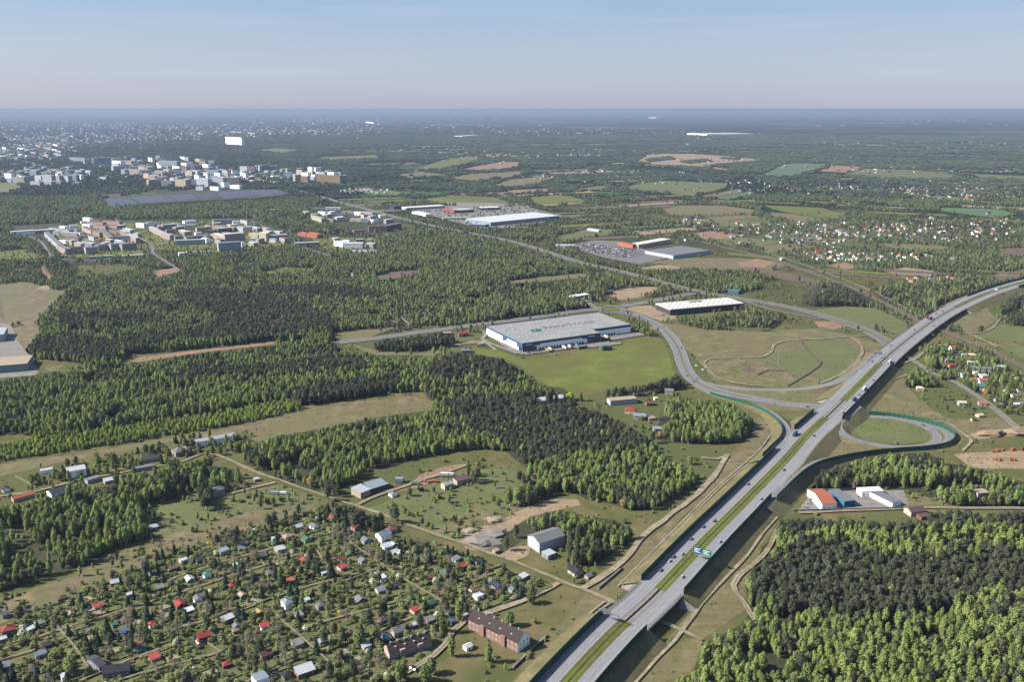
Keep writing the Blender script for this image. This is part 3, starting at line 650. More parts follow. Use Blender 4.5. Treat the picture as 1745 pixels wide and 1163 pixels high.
# bridge bodies: slab, parapets, abutments with concrete cones, piers
def bridge(name, q0, q1, label, piers=()):
    b = thing(name, label, 'bridge', 0, 0)
    slab = MB()
    for a, c in ((.9, OUT + 1.2), (-OUT - 1.2, -.9)):
        strip(slab, MW, a, c, -1.7, q0=q0 - 10, q1=q1 + 10)
        for e in (a, c):
            strip(slab, MW, e, e, -1.7, -.03, q0=q0 - 10, q1=q1 + 10)
    slab.build('deck_slab', M_conc, b)
    par = MB()
    for e in (OUT + .7, -OUT - .7):
        strip(par, MW, e - .5, e + .5, .12, q0=q0 - 10, q1=q1 + 10)
    par.build('parapet', M_conc, b)
    for qq, nm in ((q0, 'abutment'), (q1, 'abutment')):
        ab = MB()
        (x, y, z), t = MW.at(qq); ab.obox((x, y), (-t[1], t[0]), 2 * OUT + 3, 2.4, 0, ZM - 1.72)
        ab.build(nm, M_conc, b)
        for sgn in (1, -1):
            cn = MB(); (x, y, z), t = MW.at(qq, sgn * (OUT + 1)); nrm = (-t[1] * sgn, t[0] * sgn); dr = 1 if qq == q0 else -1
            c0 = (x, y, ZM - .6); pts = []
            for k in range(7):
                an = k / 6 * math.pi / 2; ca, sa = math.cos(an), math.sin(an)
                pts.append((x + nrm[0] * 14 * ca + t[0] * dr * 5 * sa, y + nrm[1] * 14 * ca + t[1] * dr * 5 * sa, .05))
            for k in range(6): cn.tri(c0, pts[k], pts[k + 1])
            cn.build('slope_cone', M_conc, b)
    for qq in piers:
        pr = MB()
        for off in (-OUT + 1.5, -HM - 2, HM + 2, OUT - 1.5):
            (x, y, z), t = MW.at(qq, off); pr.cyl(x, y, 0, ZM - 1.7, .7, n=8)
        (x, y, z), t = MW.at(qq); pr.obox((x, y), (-t[1], t[0]), 2 * OUT, 1.6, ZM - 2.5, ZM - 1.72)
        pr.build('pier', M_conc, b)
    return b
bridge('road_bridge', sA0, sA1, 'motorway bridge over the gravel road near the bottom', [])
bridge('road_bridge', sB0, sB1, 'short motorway bridge over the ramp beside the loop', [])
bridge('viaduct', sC0, sC1, 'long motorway viaduct over the railway and approach road', [sC0 + (sC1 - sC0) * k / 7 for k in range(1, 7)])

# interchange ramps
Z1 = 1.2
LOOP_IN = Path([(1462, 692, ZM), (1446, 706, ZM), (1433, 716, 6.6), (1428, 725, 5.5), (1434, 737, 4), (1452, 748, 2.6), (1478, 755, 1.6), (1522, 762, .8), (1566, 761.7, .6), (1591, 755, .6), (1598, 745, .6), (1584, 731, .6), (1551, 718.5, .5), (1506, 709, .3), (1467, 703.5, .2), (1425, 696, .1), (1390, 691, .1), (1350, 688.5, .2), (1320, 684, .4)], step=5)
LOOP_OUT = Path([(1322, 688, .4), (1352, 692.5, .2), (1392, 696, .1), (1425, 701, .1), (1472, 709, .2), (1521, 713, .3), (1575, 723, .5), (1608, 734, .6), (1619, 745, .6), (1609, 757, .6), (1578, 763.5, .6), (1521, 768, .8), (1476, 772.5, 1.6), (1430, 780, 3.2), (1394, 789, 5), (1368, 802, 6.4), (1348, 818, 6.9), (1320, 845, ZM), (1300, 865, ZM)], step=5)
CONN = Path([(1052, 531, .2), (1078, 536, .2), (1102, 545, .2), (1126, 558, .3), (1146, 578, .4), (1158, 600, .5), (1166, 624, .6), (1180, 645, .6), (1205, 661, .6), (1240, 671, .6), (1280, 679, .5), (1322, 686, .4)], step=5)
SLIP_UP = Path([(1200, 652, .6), (1230, 659, .8), (1270, 663.5, 1.2), (1320, 665, 2), (1370, 662.5, 3.4), (1410, 656, 5), (1440, 645, 6.4), (1462, 631, 6.95), (1485, 611, ZM), (1500, 598, ZM)], step=5)
SLIP_DN = Path([(1188, 657, .6), (1215, 671, .7), (1250, 681, 1.2), (1285, 691, 2.2), (1312, 703, 3.6), (1330, 717, 5), (1340, 732, 6.2), (1338, 748, 6.9), (1322, 765, ZM), (1300, 787, ZM)], step=5)
RAMPS = [('inner loop ramp curving beside the motorway', LOOP_IN, 3.6, 3.6), ('outer loop ramp behind the green barrier', LOOP_OUT, 3.6, 3.6),
         ('curved dual road from the roundabout to the interchange', CONN, 9.2, 9.2), ('slip road joining the viaduct', SLIP_UP, 3.8, 3.8), ('slip road along the green barrier on the left', SLIP_DN, 3.6, 3.6)]
RM = MB()
for lab, p, a, b in RAMPS:
    road_obj('slip_road', M_asph2, [(p, -a, b, .03, None, None)], lab)
    road_obj('verge', M_yard, [(p, -a - 1.0, -a, .025, None, None), (p, b, b + 1.0, .025, None, None)])
    for e in (-a + .4, b - .4): strip(RM, p, e - .12, e + .12, .045)
    for sgn, e in ((-1, a + 1), (1, b + 1)):
        mb = MB(); A = p.off(sgn * e); w_ = np.maximum(p.p[:, 2], 0.05) * 1.7 + 1; B = p.off(sgn * (e + w_)); n0 = 0
        for k in range(len(A)): mb.v += [(A[k, 0], A[k, 1], p.p[k, 2] - .01), (B[k, 0], B[k, 1], -.05)]
        for k in range(len(A) - 1): mb.f.append((2 * k, 2 * k + 2, 2 * k + 3, 2 * k + 1)); mb.mi.append(0)
        if p is not CONN: struct(mb.build('ramp_embankment', M_meadow))
    paint_world(p.poly(-a - 5, b + 5), 7)
struct(RM.build('edge_marking', M_white))
road_obj('median_grass', M_lawn, [(CONN, -1.1, 1.1, .06, CONN.near(1085, 540), CONN.near(1280, 679))], 'narrow grass divider of the curved road')
mbk = MB()
for e in (-1.3, 1.3): strip(mbk, CONN, e - .15, e + .15, .16, q0=CONN.near(1085, 540), q1=CONN.near(1280, 679))
struct(mbk.build('kerb', M_conc))
DM = MB()
for off in (-5.2, 5.2):
    q = 10
    while q < CONN.len - 10:
        (x, y, z), t = CONN.at(q, off); DM.obox((x, y), t, 3, .2, z + .04, z + .045); q += 9
struct(DM.build('lane_marking', M_white))
# hatched gores
HZ = MB()
for (px, py, sg, wd) in ((1345, 742, 1, 3.0), (1366, 800, -1, 3.0), (1431, 728, -1, 3.0), (1440, 648, 1, 3.0)):
    q0 = MW.near(px, py, ZM)
    for k in range(9):
        (x, y, z), t = MW.at(q0 + (k - 4) * 5.5, sg * (OUT + .8)); c, s_ = math.cos(.8), math.sin(.8)
        HZ.obox((x, y), (t[0] * c - t[1] * s_, t[0] * s_ + t[1] * c), 4.2, .9, z + .035, z + .04)
struct(HZ.build('chevron_marking', M_white), 'white hatching where slip roads meet the motorway')

# ordinary roads: (name, material, half width, way-points, label)
def line_road(name, m, hw, pts, label=None, z=None, clear_=3.0, step=8, verge=None, twin=0):
    NSHEET[0] += 1; z = 0.004 * NSHEET[0] if z is None else z
    p = Path(pts, 0, step)
    if name == 'track' and hw > 1:
        rs_ = np.random.default_rng(NSHEET[0]); wob = lambda: hw * (1 + .3 * np.convolve(rs_.normal(0, 1, len(p.s) + 2), [.3, .5, .3], 'valid'))
        ps = [(p, -wob(), wob(), z, None, None)]
        if 1.5 < hw < 2.5: road_obj('track_grass', M_dry, [(p, -hw * .22, hw * .22, z + .003, None, None)])
    else: ps = [(p, -hw, hw, z, None, None)] if not twin else [(p, -twin - 2 * hw, -twin, z, None, None), (p, twin, twin + 2 * hw, z, None, None)]
    road_obj(name, m, ps, label)
    tot = hw if not twin else twin + 2 * hw
    if verge: road_obj('verge', verge, [(p, -tot - 1.6, -tot, z - .01, None, None), (p, tot, tot + 1.6, z - .01, None, None)])
    if twin: road_obj('median_grass', M_meadow, [(p, -twin, twin, z + .01, None, None)])
    paint_world(p.poly(-tot - clear_, tot + clear_), 7); return p
TRUNK = line_road('trunk_road', M_asph3, 4.2, [(395, 290), (430, 302), (470, 314), (540, 334), (620, 356), (700, 377), (770, 392), (850, 407), (900, 420), (950, 436), (1000, 451), (1060, 464), (1110, 477), (1160, 491), (1200, 500), (1260, 510), (1310, 518), (1360, 528), (1410, 542), (1455, 556), (1500, 577), (1530, 600)], 'main road running diagonally from the city to the viaduct', verge=M_yard, twin=2.6, step=15)
LOCAL = line_road('local_road', M_asph3, 4.0, [(565, 586), (626, 579.5), (690, 571), (750, 563), (820, 553.5), (880, 546), (940, 538), (985, 531), (1020, 528)], 'local road behind the warehouse', verge=M_yard, twin=1.2)
line_road('local_road', M_asph3, 4.0, [(1058, 523), (1085, 519), (1108, 515), (1140, 509), (1180, 500)], 'short link from the roundabout to the main road', verge=M_yard, twin=1.2)
line_road('local_road', M_asph3, 3.2, [(1020, 527), (1008, 521), (1000, 514), (985, 508)], verge=M_yard)
RB = Path([(1020, 527, .3), (1030, 522.5, .3), (1044, 522, .3), (1058, 525, .3), (1062, 529, .3), (1050, 532.5, .3), (1034, 532.5, .3), (1022, 530, .3), (1020, 527, .3)], step=3)
road_obj('roundabout', M_asph3, [(RB, -5, 5, .3, None, None)], 'oval roundabout at the warehouse corner')
sheet('roundabout_island', [(1025, 527), (1036, 524.5), (1052, 526), (1057, 529), (1048, 531), (1032, 530)], M_lawn, 0, 0, z=.5)
# railway and its service track
RAIL = line_road('railway', M_ballast, 6.5, [(690, 322), (745, 335), (800, 338), (870, 349), (950, 366), (1004, 377), (1080, 390), (1170, 407), (1240, 424), (1310, 441), (1359, 458), (1419, 479.5), (1445, 489), (1501, 515), (1563, 548), (1615, 569), (1682, 597), (1745, 628), (1850, 680)], 'double-track railway on brown ballast', step=15)
rl = MB()
for o in (-3.2, -1.8, 1.8, 3.2): strip(rl, RAIL, o - .09, o + .09, .9)
struct(rl.build('railway_rails', M_dsteel))
line_road('service_track', M_track, 1.9, [(1295, 428), (1359, 448), (1419, 470), (1460, 486), (1510, 508), (1570, 540), (1640, 565), (1700, 592)], 'pale track beside the railway')
for pts, hw, lab in (
    ([(1202, 630), (1201, 620), (1210, 613), (1245, 611), (1296, 610), (1313, 602), (1319, 590), (1331, 584), (1358, 580.6), (1400, 578.5), (1473, 573), (1509, 571), (1528, 575)], 1.8, 'pale service track winding across the meadow'),
    ([(1450, 575.5), (1464, 586), (1470, 600), (1462, 615), (1450, 626), (1429, 641), (1398, 654)], 1.8, None),
    ([(1202, 622), (1210, 634), (1226, 646), (1250, 653.5), (1279, 658), (1300, 659)], 1.8, None),
    ([(1255, 611), (1262, 616), (1270, 620)], 1.6, None),
    ([(1240, 776), (1210, 822), (1168, 860), (1130, 889), (1095, 917), (1056, 964), (1017, 990), (991, 1006)], 2.6, 'wide gravel road left of the motorway'),
    ([(1240, 776), (1222, 784), (1195, 781)], 2.0, None),
    ([(1300, 909), (1285, 932), (1260, 964), (1213, 1011), (1176, 1058), (1150, 1094), (1110, 1135), (1070, 1180)], 1.2, 'pale wheel track on the right verge'),
    ([(1376, 829), (1340, 868), (1313, 895), (1298, 912)], 1.2, None),
    ([(1322, 904), (1310, 935), (1289, 960), (1258, 986), (1250, 1000), (1254, 1010), (1270, 1034), (1285, 1060)], 2.0, 'sandy lane bending into the right wood'),
    ([(370, 777), (396, 788), (434, 806), (474, 820), (551, 846), (607, 864), (660, 882), (720, 905), (760, 919), (800, 932), (827, 942), (877, 960), (941, 986), (971, 1000), (991, 1006), (1041, 1027), (1085, 1044), (1127, 1062), (1166, 1079), (1197, 1094)], 1.6, 'long dirt road between gardens and clearing'),
    ([(0, 848), (66, 838), (120, 824), (180, 812), (250, 800), (313, 788), (345, 775), (370, 777)], 1.6, 'village lane along the left gardens'),
    ([(952, 995), (905, 1021), (869, 1034), (825, 1048), (790, 1062)], 2.6, 'track to the long brick house'),
    ([(790, 1062), (770, 1080), (760, 1100), (740, 1120), (690, 1150)], 2.2, None),
    ([(375, 848), (420, 836), (470, 824)], 1.5, None),
    ([(607, 864), (640, 848), (700, 826), (760, 808), (800, 792)], 2.2, 'track through the scrap yard'),
    ([(905, 1165), (960, 1105), (1010, 1052), (1040, 1030)], 0.8, None), ([(895, 1165), (950, 1105), (1000, 1052), (1030, 1028)], 0.8, None),
    ([(1060, 1000), (1110, 950), (1160, 900), (1230, 830), (1300, 770), (1325, 740), (1318, 722)], 0.8, None), ([(1052, 1002), (1102, 952), (1152, 902), (1222, 832), (1292, 770), (1314, 742)], 0.8, None),
    ([(1467, 690), (1500, 668), (1520, 650), (1545, 640)], 1.2, None),
    ([(1535, 622), (1560, 612), (1590, 592), (1620, 588)], 2.2, None),
    ([(1640, 569), (1665, 569), (1690, 560), (1705, 545), (1745, 525)], 2.0, 'farm track curving up to the right edge'),
    ([(1360, 876), (1450, 872), (1550, 868), (1650, 868), (1760, 868)], 2.2, None),
    ([(1565, 718), (1610, 722), (1640, 740), (1655, 752), (1640, 770)], 1.4, None),
    ([(795, 585), (820, 583), (835, 590), (845, 598)], 3.0, None),
    ([(655, 545), (700, 556), (690, 548), (680, 535)], 1.8, None),
):
    line_road('track', M_track, hw, pts, lab, clear_=1.5)
for pts in ([(194, 372), (213, 386), (232, 402), (258, 420), (262, 433), (280, 445), (305, 460)], [(124, 391), (145, 406), (168, 422)], [(40, 402), (64, 409), (88, 438)],
            [(262, 433), (215, 436), (160, 445), (100, 442)], [(258, 420), (300, 412), (360, 410), (420, 418), (470, 412), (540, 430), (560, 436), (600, 440)], [(420, 418), (440, 405), (500, 398), (560, 402)],
            [(0, 292), (28, 318), (60, 330)], [(160, 290), (200, 300), (235, 308)], [(590, 372), (660, 380), (720, 388)],
            [(1145, 392), (1200, 388), (1280, 398), (1360, 408), (1440, 425), (1480, 432)], [(1340, 432), (1400, 440), (1500, 452), (1560, 450)], [(1290, 405), (1400, 412), (1500, 400), (1620, 412)],
            [(985, 392), (1010, 383), (1030, 390)], [(1205, 500), (1240, 505), (1310, 528), (1400, 545)]):
    line_road('street', M_asph3, 3.6, pts, clear_=3, step=20)
for pts in ([(1362, 578), (1366, 586), (1384, 606), (1398, 619), (1385, 632), (1360, 648), (1341, 659)], [(1290, 640), (1310, 632), (1340, 634), (1352, 642)]): line_road('ditch', M_soil, 1.5, pts, clear_=0)
# allotment paths
APATHS = [
 [(0, 1111), (76, 1084), (186, 1050), (248, 1030), (330, 1005), (380, 988), (450, 966), (514, 945)],
 [(289, 990), (330, 976), (378, 960), (462, 937)], [(295, 1074), (350, 1060), (390, 1042), (450, 1026), (530, 1000), (591, 985), (659, 968)],
 [(200, 1163), (241, 1150), (313, 1131), (330, 1127), (376, 1114)], [(498, 1079), (545, 1064), (631, 1040), (680, 1026)], [(776, 1000), (820, 984), (861, 970)],
 [(590, 918), (604, 932), (640, 956), (680, 984), (710, 1002), (748, 1024), (768, 1042)], [(96, 1068), (128, 1106), (150, 1140)], [(340, 1085), (356, 1100), (376, 1114)], [(442, 954), (452, 966)],
 [(0, 1128), (60, 1110)], [(540, 940), (560, 968), (600, 985)], [(470, 1050), (510, 1085), (560, 1130)], [(660, 1000), (640, 970)], [(120, 1170), (240, 1120), (300, 1100)], [(420, 1165), (520, 1120), (640, 1080), (700, 1055)]]
for pts in APATHS: line_road('garden_path', M_path, .85, pts, clear_=.7)
line_road('village_street', M_asph3, 2.4, [(1518, 590), (1556, 616), (1595, 640), (1625, 652), (1655, 670), (1690, 695), (1720, 720), (1760, 752)], 'village street right of the viaduct', verge=M_track)

# ---------------------------------------------------------------- noise barriers: posts and one panel per bay
PAN = {}
def barrier(label, path, off, q0, q1, h, m, bay=5.0, dz=0.0):
    t = thing('noise_barrier', label, 'noise barrier', 0, 0, group='noise barriers along the motorway')
    key = (m.name, h)
    if key not in PAN:
        mb = MB(); mb.box(-bay / 2 + .08, -.07, .02, bay / 2 - .08, .07, h * .33 - .02, bottom=True); mb.box(-bay / 2 + .08, -.07, h * .33 + .02, bay / 2 - .08, .07, h * .66 - .02, bottom=True); mb.box(-bay / 2 + .08, -.07, h * .66 + .02, bay / 2 - .08, .07, h, bottom=True)
        PAN[key] = (mb.mesh('panel', m), MB())
        pb = PAN[key][1]; pb.box(-.11, -.13, -1, .11, .13, h + .12); PAN[key] = (PAN[key][0], pb.mesh('post', M_steel))
    me, pme = PAN[key]; q = q0; n_ = 0
    extra = MB()
    while q < q1 and n_ < 290:
        (x, y, z), tt = path.at(q + bay / 2, off); a = math.atan2(tt[1], tt[0])
        zz = z + dz
        o = link('panel', me, t, (x, y, zz), a)
        (x, y, z), tt = path.at(q, off); link('post', pme, t, (x, y, z + dz), a)
        q += bay; n_ += 1
    return t
eB = OUT + .9
barrier('tall green noise barrier left of the motorway, nearest stretch', MW, eB, 0, sA0 - 4, 5.2, M_panel)
barrier('long green noise barrier left of the motorway past the bridge', MW, eB, sA1 + 4, MW.near(1322, 765, ZM) - 8, 5.2, M_panel)
barrier('green noise barrier right of the motorway, bottom stretch', MW, -eB, 0, sA0 - 4, 5.2, M_paneld)
barrier('dark green noise barrier right of the motorway up to the slip road', MW, -eB, sA1 + 4, MW.near(1318, 850, ZM), 5.0, M_paneld)
barrier('dark noise barrier on the left between slip road and ramp bridge', MW, eB, MW.near(1365, 735, ZM), sB0 + 6, 5.0, M_paneld)
barrier('green noise barrier on the right up to the viaduct', MW, -eB, sB0 + 4, sC0 - 2, 5.0, M_paneld)
barrier('green noise barrier around the outer loop ramp', LOOP_OUT, 4.6, 0, 0, 4.2, M_panel)
barrier('noise barrier far up the motorway on its left', MW, eB, MW.near(1650, 506, ZM), MW.len, 4.2, M_paneld)
barrier('short noise barrier far up the motorway on its right', MW, -eB, MW.near(1735, 490, ZM), MW.len, 4.2, M_paneld)
bpy.data.objects.remove(bpy.data.objects['noise_barrier.006'])
barrier('bright green noise barrier bending around the loop ramp', LOOP_OUT, 4.8, LOOP_OUT.near(1478, 709), LOOP_OUT.len - 25, 4.8, M_panel)
barrier('bright green noise barrier along the left slip road', SLIP_DN, -4.8, SLIP_DN.near(1218, 671), SLIP_DN.len - 15, 3.6, M_panel)
# low fences of the bridges (glassy rails)
for a, b in ((sA0, sA1), (sC0, sC1)):
    for sgn in (1, -1):
        f_ = thing('bridge_railing', 'orange-brown steel railing on the viaduct edge' if b == sC1 and sgn == 1 else ('grey mesh railing on the bridge edge over the gravel road, %s side' % ('left' if sgn > 0 else 'right') if a == sA0 else 'grey railing on the right edge of the viaduct'), 'railing', 0, 0)
        mm = mat('primer_red_steel', lin((176, 104, 78))) if (b == sC1 and sgn == 1) else M_steel
        mb = MB(); q = a
        while q < b:
            (x, y, z), t_ = MW.at(q, sgn * (OUT + .9)); mb.box(x - .08, y - .08, z, x + .08, y + .08, z + (2.6 if a == sA0 else 1.2)); q += 2.5
        mb.build('post', mm, f_)['kind'] = 'stuff'
        mb = MB()
        for zz in ((.6, 1.1, 1.7, 2.4) if a == sA0 else (.6, 1.1)):
            strip(mb, MW, sgn * (OUT + .9), sgn * (OUT + .9), zz, zz + .16, q0=a, q1=b)
        mb.build('rail', mm, f_)
# median guard rail
gr = thing('guard_rail', 'steel guard rail in the motorway median', 'guard rail', 0, 0)
mb = MB()
for e in (-HM + .5, HM - .5): strip(mb, MW, e, e, .55, .85)
mb.build('rail', M_steel, gr)
# ---------------------------------------------------------------- buildings
COL = {
 'red': lin((196, 82, 78)), 'dull red': lin((160, 102, 94)), 'orange': lin((206, 124, 92)), 'brown': lin((124, 92, 80)), 'grey': lin((146, 148, 154)), 'dark grey': lin((88, 90, 98)),
 'black': lin((62, 62, 70)), 'light grey': lin((186, 192, 198)), 'light blue': lin((164, 182, 196)), 'blue': lin((86, 118, 164)), 'green': lin((92, 134, 112)), 'teal': lin((96, 160, 150)),
 'white': lin((228, 227, 222)), 'yellow': lin((214, 190, 120)), 'cream': lin((222, 208, 178)), 'pink': lin((212, 186, 176)), 'beige': lin((206, 190, 164)), 'tan': lin((186, 160, 120)), 'brick red': lin((150, 98, 82)), 'faded brick': lin((176, 134, 120)),
 'purple brown': lin((120, 92, 100)), 'rose': lin((200, 170, 166)), 'cool white': lin((214, 219, 225)), 'pale green': lin((176, 196, 160)), 'navy': lin((60, 84, 116)),
}
def cmat(c, kind='painted'): 
    r_ = COL[c]
    if kind in ('wall', 'far') or c in ('white', 'cool white', 'cream', 'light grey'): r_ = tuple(min(.82, v * 1.4) for v in r_)
    return mat(f'{c}_{kind}'.replace(' ', '_'), r_, tuple(v * .84 for v in r_), .6, detail=5)
WIN_ME = {}
def win_mesh(w_, h_):
    k = (w_, h_)
    if k not in WIN_ME:
        mb = MB(); mb.box(-w_ / 2, -.06, 0, w_ / 2, 0, h_, 0); 
        mb.box(-w_ / 2 + .09, -.075, .09, w_ / 2 - .09, -.062, h_ - .09, 1)
        WIN_ME[k] = mb.mesh('window', [M_wh, M_glass])
    return WIN_ME[k]
FOOT = []
def roof_mesh(kind, Lx, W, h, rh, ov=.4):
    mb = MB(); th = .18
    if kind == 'flat':
        mb.box(-.12, -.12, h, Lx + .12, W + .12, h + .35)
    elif kind == 'gable':      # ridge along x
        a, b = (-ov, -ov), (Lx + ov, W + ov); zc = h + rh; k = rh / (W / 2); e = h - ov * k
        for z0 in (0, th):
            p = [(-ov, -ov, e + z0), (Lx + ov, -ov, e + z0), (Lx + ov, W / 2, zc + z0), (-ov, W / 2, zc + z0), (Lx + ov, W + ov, e + z0), (-ov, W + ov, e + z0)]
            mb.quad(p[0], p[1], p[2], p[3]); mb.quad(p[3], p[2], p[4], p[5])
        for x in (-ov, Lx + ov):
            mb.quad((x, -ov, e), (x, -ov, e + th), (x, W / 2, zc + th), (x, W / 2, zc)); mb.quad((x, W / 2, zc), (x, W / 2, zc + th), (x, W + ov, e + th), (x, W + ov, e))
        mb.quad((-ov, -ov, e), (Lx + ov, -ov, e), (Lx + ov, -ov, e + th), (-ov, -ov, e + th))
    elif kind == 'hip':
        q = min(W, Lx) / 2; zc = h + rh; e = h - .15
        c = [(-ov, -ov, e), (Lx + ov, -ov, e), (Lx + ov, W + ov, e), (-ov, W + ov, e)]
        if Lx >= W: r1, r2 = (q, W / 2, zc), (Lx - q, W / 2, zc)
        else: r1, r2 = (Lx / 2, q, zc), (Lx / 2, W - q, zc)
        if Lx >= W:
            mb.quad(c[0], c[1], r2, r1); mb.quad(c[2], c[3], r1, r2); mb.tri(c[1], c[2], r2); mb.tri(c[3], c[0], r1)
        else:
            mb.tri(c[0], c[1], r1); mb.tri(c[2], c[3], r2); mb.quad(c[1], c[2], r2, r1); mb.quad(c[3], c[0], r1, r2)
        mb.poly(c[::-1])
    elif kind == 'shed':
        mb.quad((-ov, -ov, h), (Lx + ov, -ov, h), (Lx + ov, W + ov, h + rh), (-ov, W + ov, h + rh)); mb.quad((-ov, -ov, h - .15), (Lx + ov, -ov, h - .15), (Lx + ov, -ov, h), (-ov, -ov, h))
        mb.quad((Lx + ov, -ov, h - .15), (Lx + ov, W + ov, h + rh - .15), (Lx + ov, W + ov, h + rh), (Lx + ov, -ov, h))
    return mb
def wall_mesh(kind, Lx, W, h, rh):
    mb = MB(); mb.box(0, 0, -.1, Lx, W, h)
    if kind == 'gable':
        for x in (0.0, Lx): mb.tri((x, 0, h), (x, W, h), (x, W / 2, h + rh))
    if kind == 'shed':
        mb.quad((0, W, h), (Lx, W, h), (Lx, W, h + rh), (0, W, h + rh)); mb.tri((0, 0, h), (0, W, h), (0, W, h + rh)); mb.tri((Lx, 0, h), (Lx, W, h), (Lx, W, h + rh))
    return mb
def building(name, label, cat, p1, p2, depth, h, wall, roof, rk='flat', rh=2.5, rows=0, sp=3.0, ww=1.1, wh=1.2, group=None, door=False, chim=0, joined=False, world=None, base=None):
    """front foot line from pixel p1 to p2, depth going away from the camera"""
    if world: (x, y, a, Lx) = world
    else:
        A, B = G(*p1), G(*p2); x, y = A; Lx = math.dist(A, B); a = math.atan2(B[1] - A[1], B[0] - A[0])
    t = thing(name, label, cat, x, y, a, group=group)
    m_w = wall if not isinstance(wall, str) else cmat(wall, 'wall'); m_r = roof if not isinstance(roof, str) else cmat(roof, 'roof')
    W = wall_mesh(rk, Lx, depth, h, rh).build('wall', m_w, t)
    R = roof_mesh(rk, Lx, depth, h, rh).build('roof', m_r, t)
    if chim:
        for k in range(chim):
            cx = Lx * (k + .7) / (chim + .4); mb = MB(); top = h + (rh if rk in ('gable', 'hip') else .3) + .9
            mb.box(cx - .35, depth * .5 - .35, h, cx + .35, depth * .5 + .35, top); mb.build('chimney', cmat('brick red', 'chimney'), R)
    if rows:
        fh = h / rows; spots = []
        nx = max(1, int((Lx - 1) / sp)); ny = max(1, int((depth - 1) / sp))
        for r_ in range(rows):
            z = r_ * fh + fh * .3
            for k in range(nx): spots.append((Lx * (k + .5) / nx, -.002, z, 0))
            for k in range(ny):
                spots.append((Lx + .002, depth * (k + .5) / ny, z, math.pi / 2)); spots.append((-.002, depth * (k + .5) / ny, z, -math.pi / 2))
        if joined:
            mb = MB()
            for (wx, wy, wz, ra) in spots:
                if ra == 0: mb.box(wx - ww / 2, -.08, wz, wx + ww / 2, -.004, wz + wh)
                elif ra > 0: mb.box(Lx + .004, wy - ww / 2, wz, Lx + .08, wy + ww / 2, wz + wh)
                else: mb.box(-.08, wy - ww / 2, wz, -.004, wy + ww / 2, wz + wh)
            mb.build('windows', M_glass, t)['kind'] = 'stuff'
        else:
            me = win_mesh(ww, wh)
            for (wx, wy, wz, ra) in spots: link('window', me, t, (wx, wy, wz), ra)
    if door:
        mb = MB(); mb.box(Lx * .5 - .5, -.07, 0, Lx * .5 + .5, -.003, 2.1); mb.build('door', cmat('brown', 'door'), t)
    u = (math.cos(a), math.sin(a)); v = (-u[1], u[0])
    foot = [(x, y), (x + u[0] * Lx, y + u[1] * Lx), (x + u[0] * Lx + v[0] * depth, y + u[1] * Lx + v[1] * depth), (x + v[0] * depth, y + v[1] * depth)]
    g = 1.8 if depth < 14 else 4
    cx = sum(p[0] for p in foot) / 4; cy = sum(p[1] for p in foot) / 4
    paint_world([(cx + (p[0] - cx) * (1 + g / max(Lx, depth)), cy + (p[1] - cy) * (1 + g / max(Lx, depth))) for p in foot], 7)
    return t, Lx, u

# --- large warehouse with the lettered roof
WZ = 14.0
A_ = Vector(G(890.3, 586, WZ)); F_ = Vector(G(1023.5, 568, WZ)); uu = (F_ - A_).normalized(); vv = Vector((-uu.y, uu.x))
def wl(px, py):
    d = Vector(G(px, py, WZ)) - A_; return d.dot(uu), d.dot(vv)
LF = (F_ - A_).length
a1 = wl(844.7, 571.3)[1]; s1 = wl(864.5, 568); s2 = wl(830, 556.7); sR = wl(1010.6, 562); sD = wl(1072, 552.4); sE = wl(1014.9, 533.5)
Dn, Df = a1, sE[1]
poly = [(0, 0), (LF, 0), (LF, sR[1]), (sD[0], sR[1]), (sD[0], Df), (s2[0], Df), (s2[0], Dn), (0, Dn)]
s2x = min(0, s2[0]) if s2[0] < 0 else s2[0]
WH = thing('warehouse', 'huge blue and white distribution warehouse with lettering on its pale roof', 'warehouse', A_.x, A_.y, math.atan2(uu.y, uu.x))
mb = MB(); mb.prism(poly, 0, 5.2); mb.build('wall', M_wh, WH)
mb = MB(); mb.prism([(x + (.04 if x > 0 else -.04), y + (.04 if y > 0 else -.04)) for x, y in poly], 10.4, WZ); mb.build('cladding_band', M_blue, WH)
mb = MB(); mb.prism(poly, 5.2, 10.4); mb.build('wall', M_wh, WH)
# stepped blue blocks under the band
steps = []
for (xa, xb, zb) in ((0, 30, 8.4), (0, 20, 6.4), (LF - 34, LF, 8.4), (LF - 25, LF, 6.4), (LF - 14, LF, 4.4)):
    mb = MB(); mb.box(xa, -.09 - .002 * len(steps), zb, xb, -.045, 10.45, bottom=True); steps.append(mb.build('cladding_block', M_blue, WH))
for (ya, yb, zb) in ((0, 18, 5.2), (0, 10, 3.2), (Dn - 14, Dn, 6.0), (Dn - 7, Dn, 3.6)):
    mb = MB(); mb.box(-.1 - .002 * len(steps), ya, zb, -.045, yb, 10.45, bottom=True); steps.append(mb.build('cladding_block', M_blue, WH))
M_curt = mat('grey_curtain_wall', lin((92, 100, 106)), lin((70, 78, 86)), .4, rough=.4)
for x0 in (0.2, LF - 24):
    for k in range(8):
        mb = MB(); mb.box(x0 + k * 3.0, -.2, .4, x0 + k * 3.0 + 2.7, -.105, 7.6, bottom=True); mb.build('office_window', M_curt, WH)
for k in range(4):
    mb = MB(); mb.box(-.2, .5 + k * 3.0, .4, -.13, 3.2 + k * 3.0, 7.2, bottom=True); mb.build('office_window', M_curt, WH)
rfp = [(x, y) for x, y in poly]
mb = MB(); mb.poly([(*p, WZ + .02) for p in rfp])
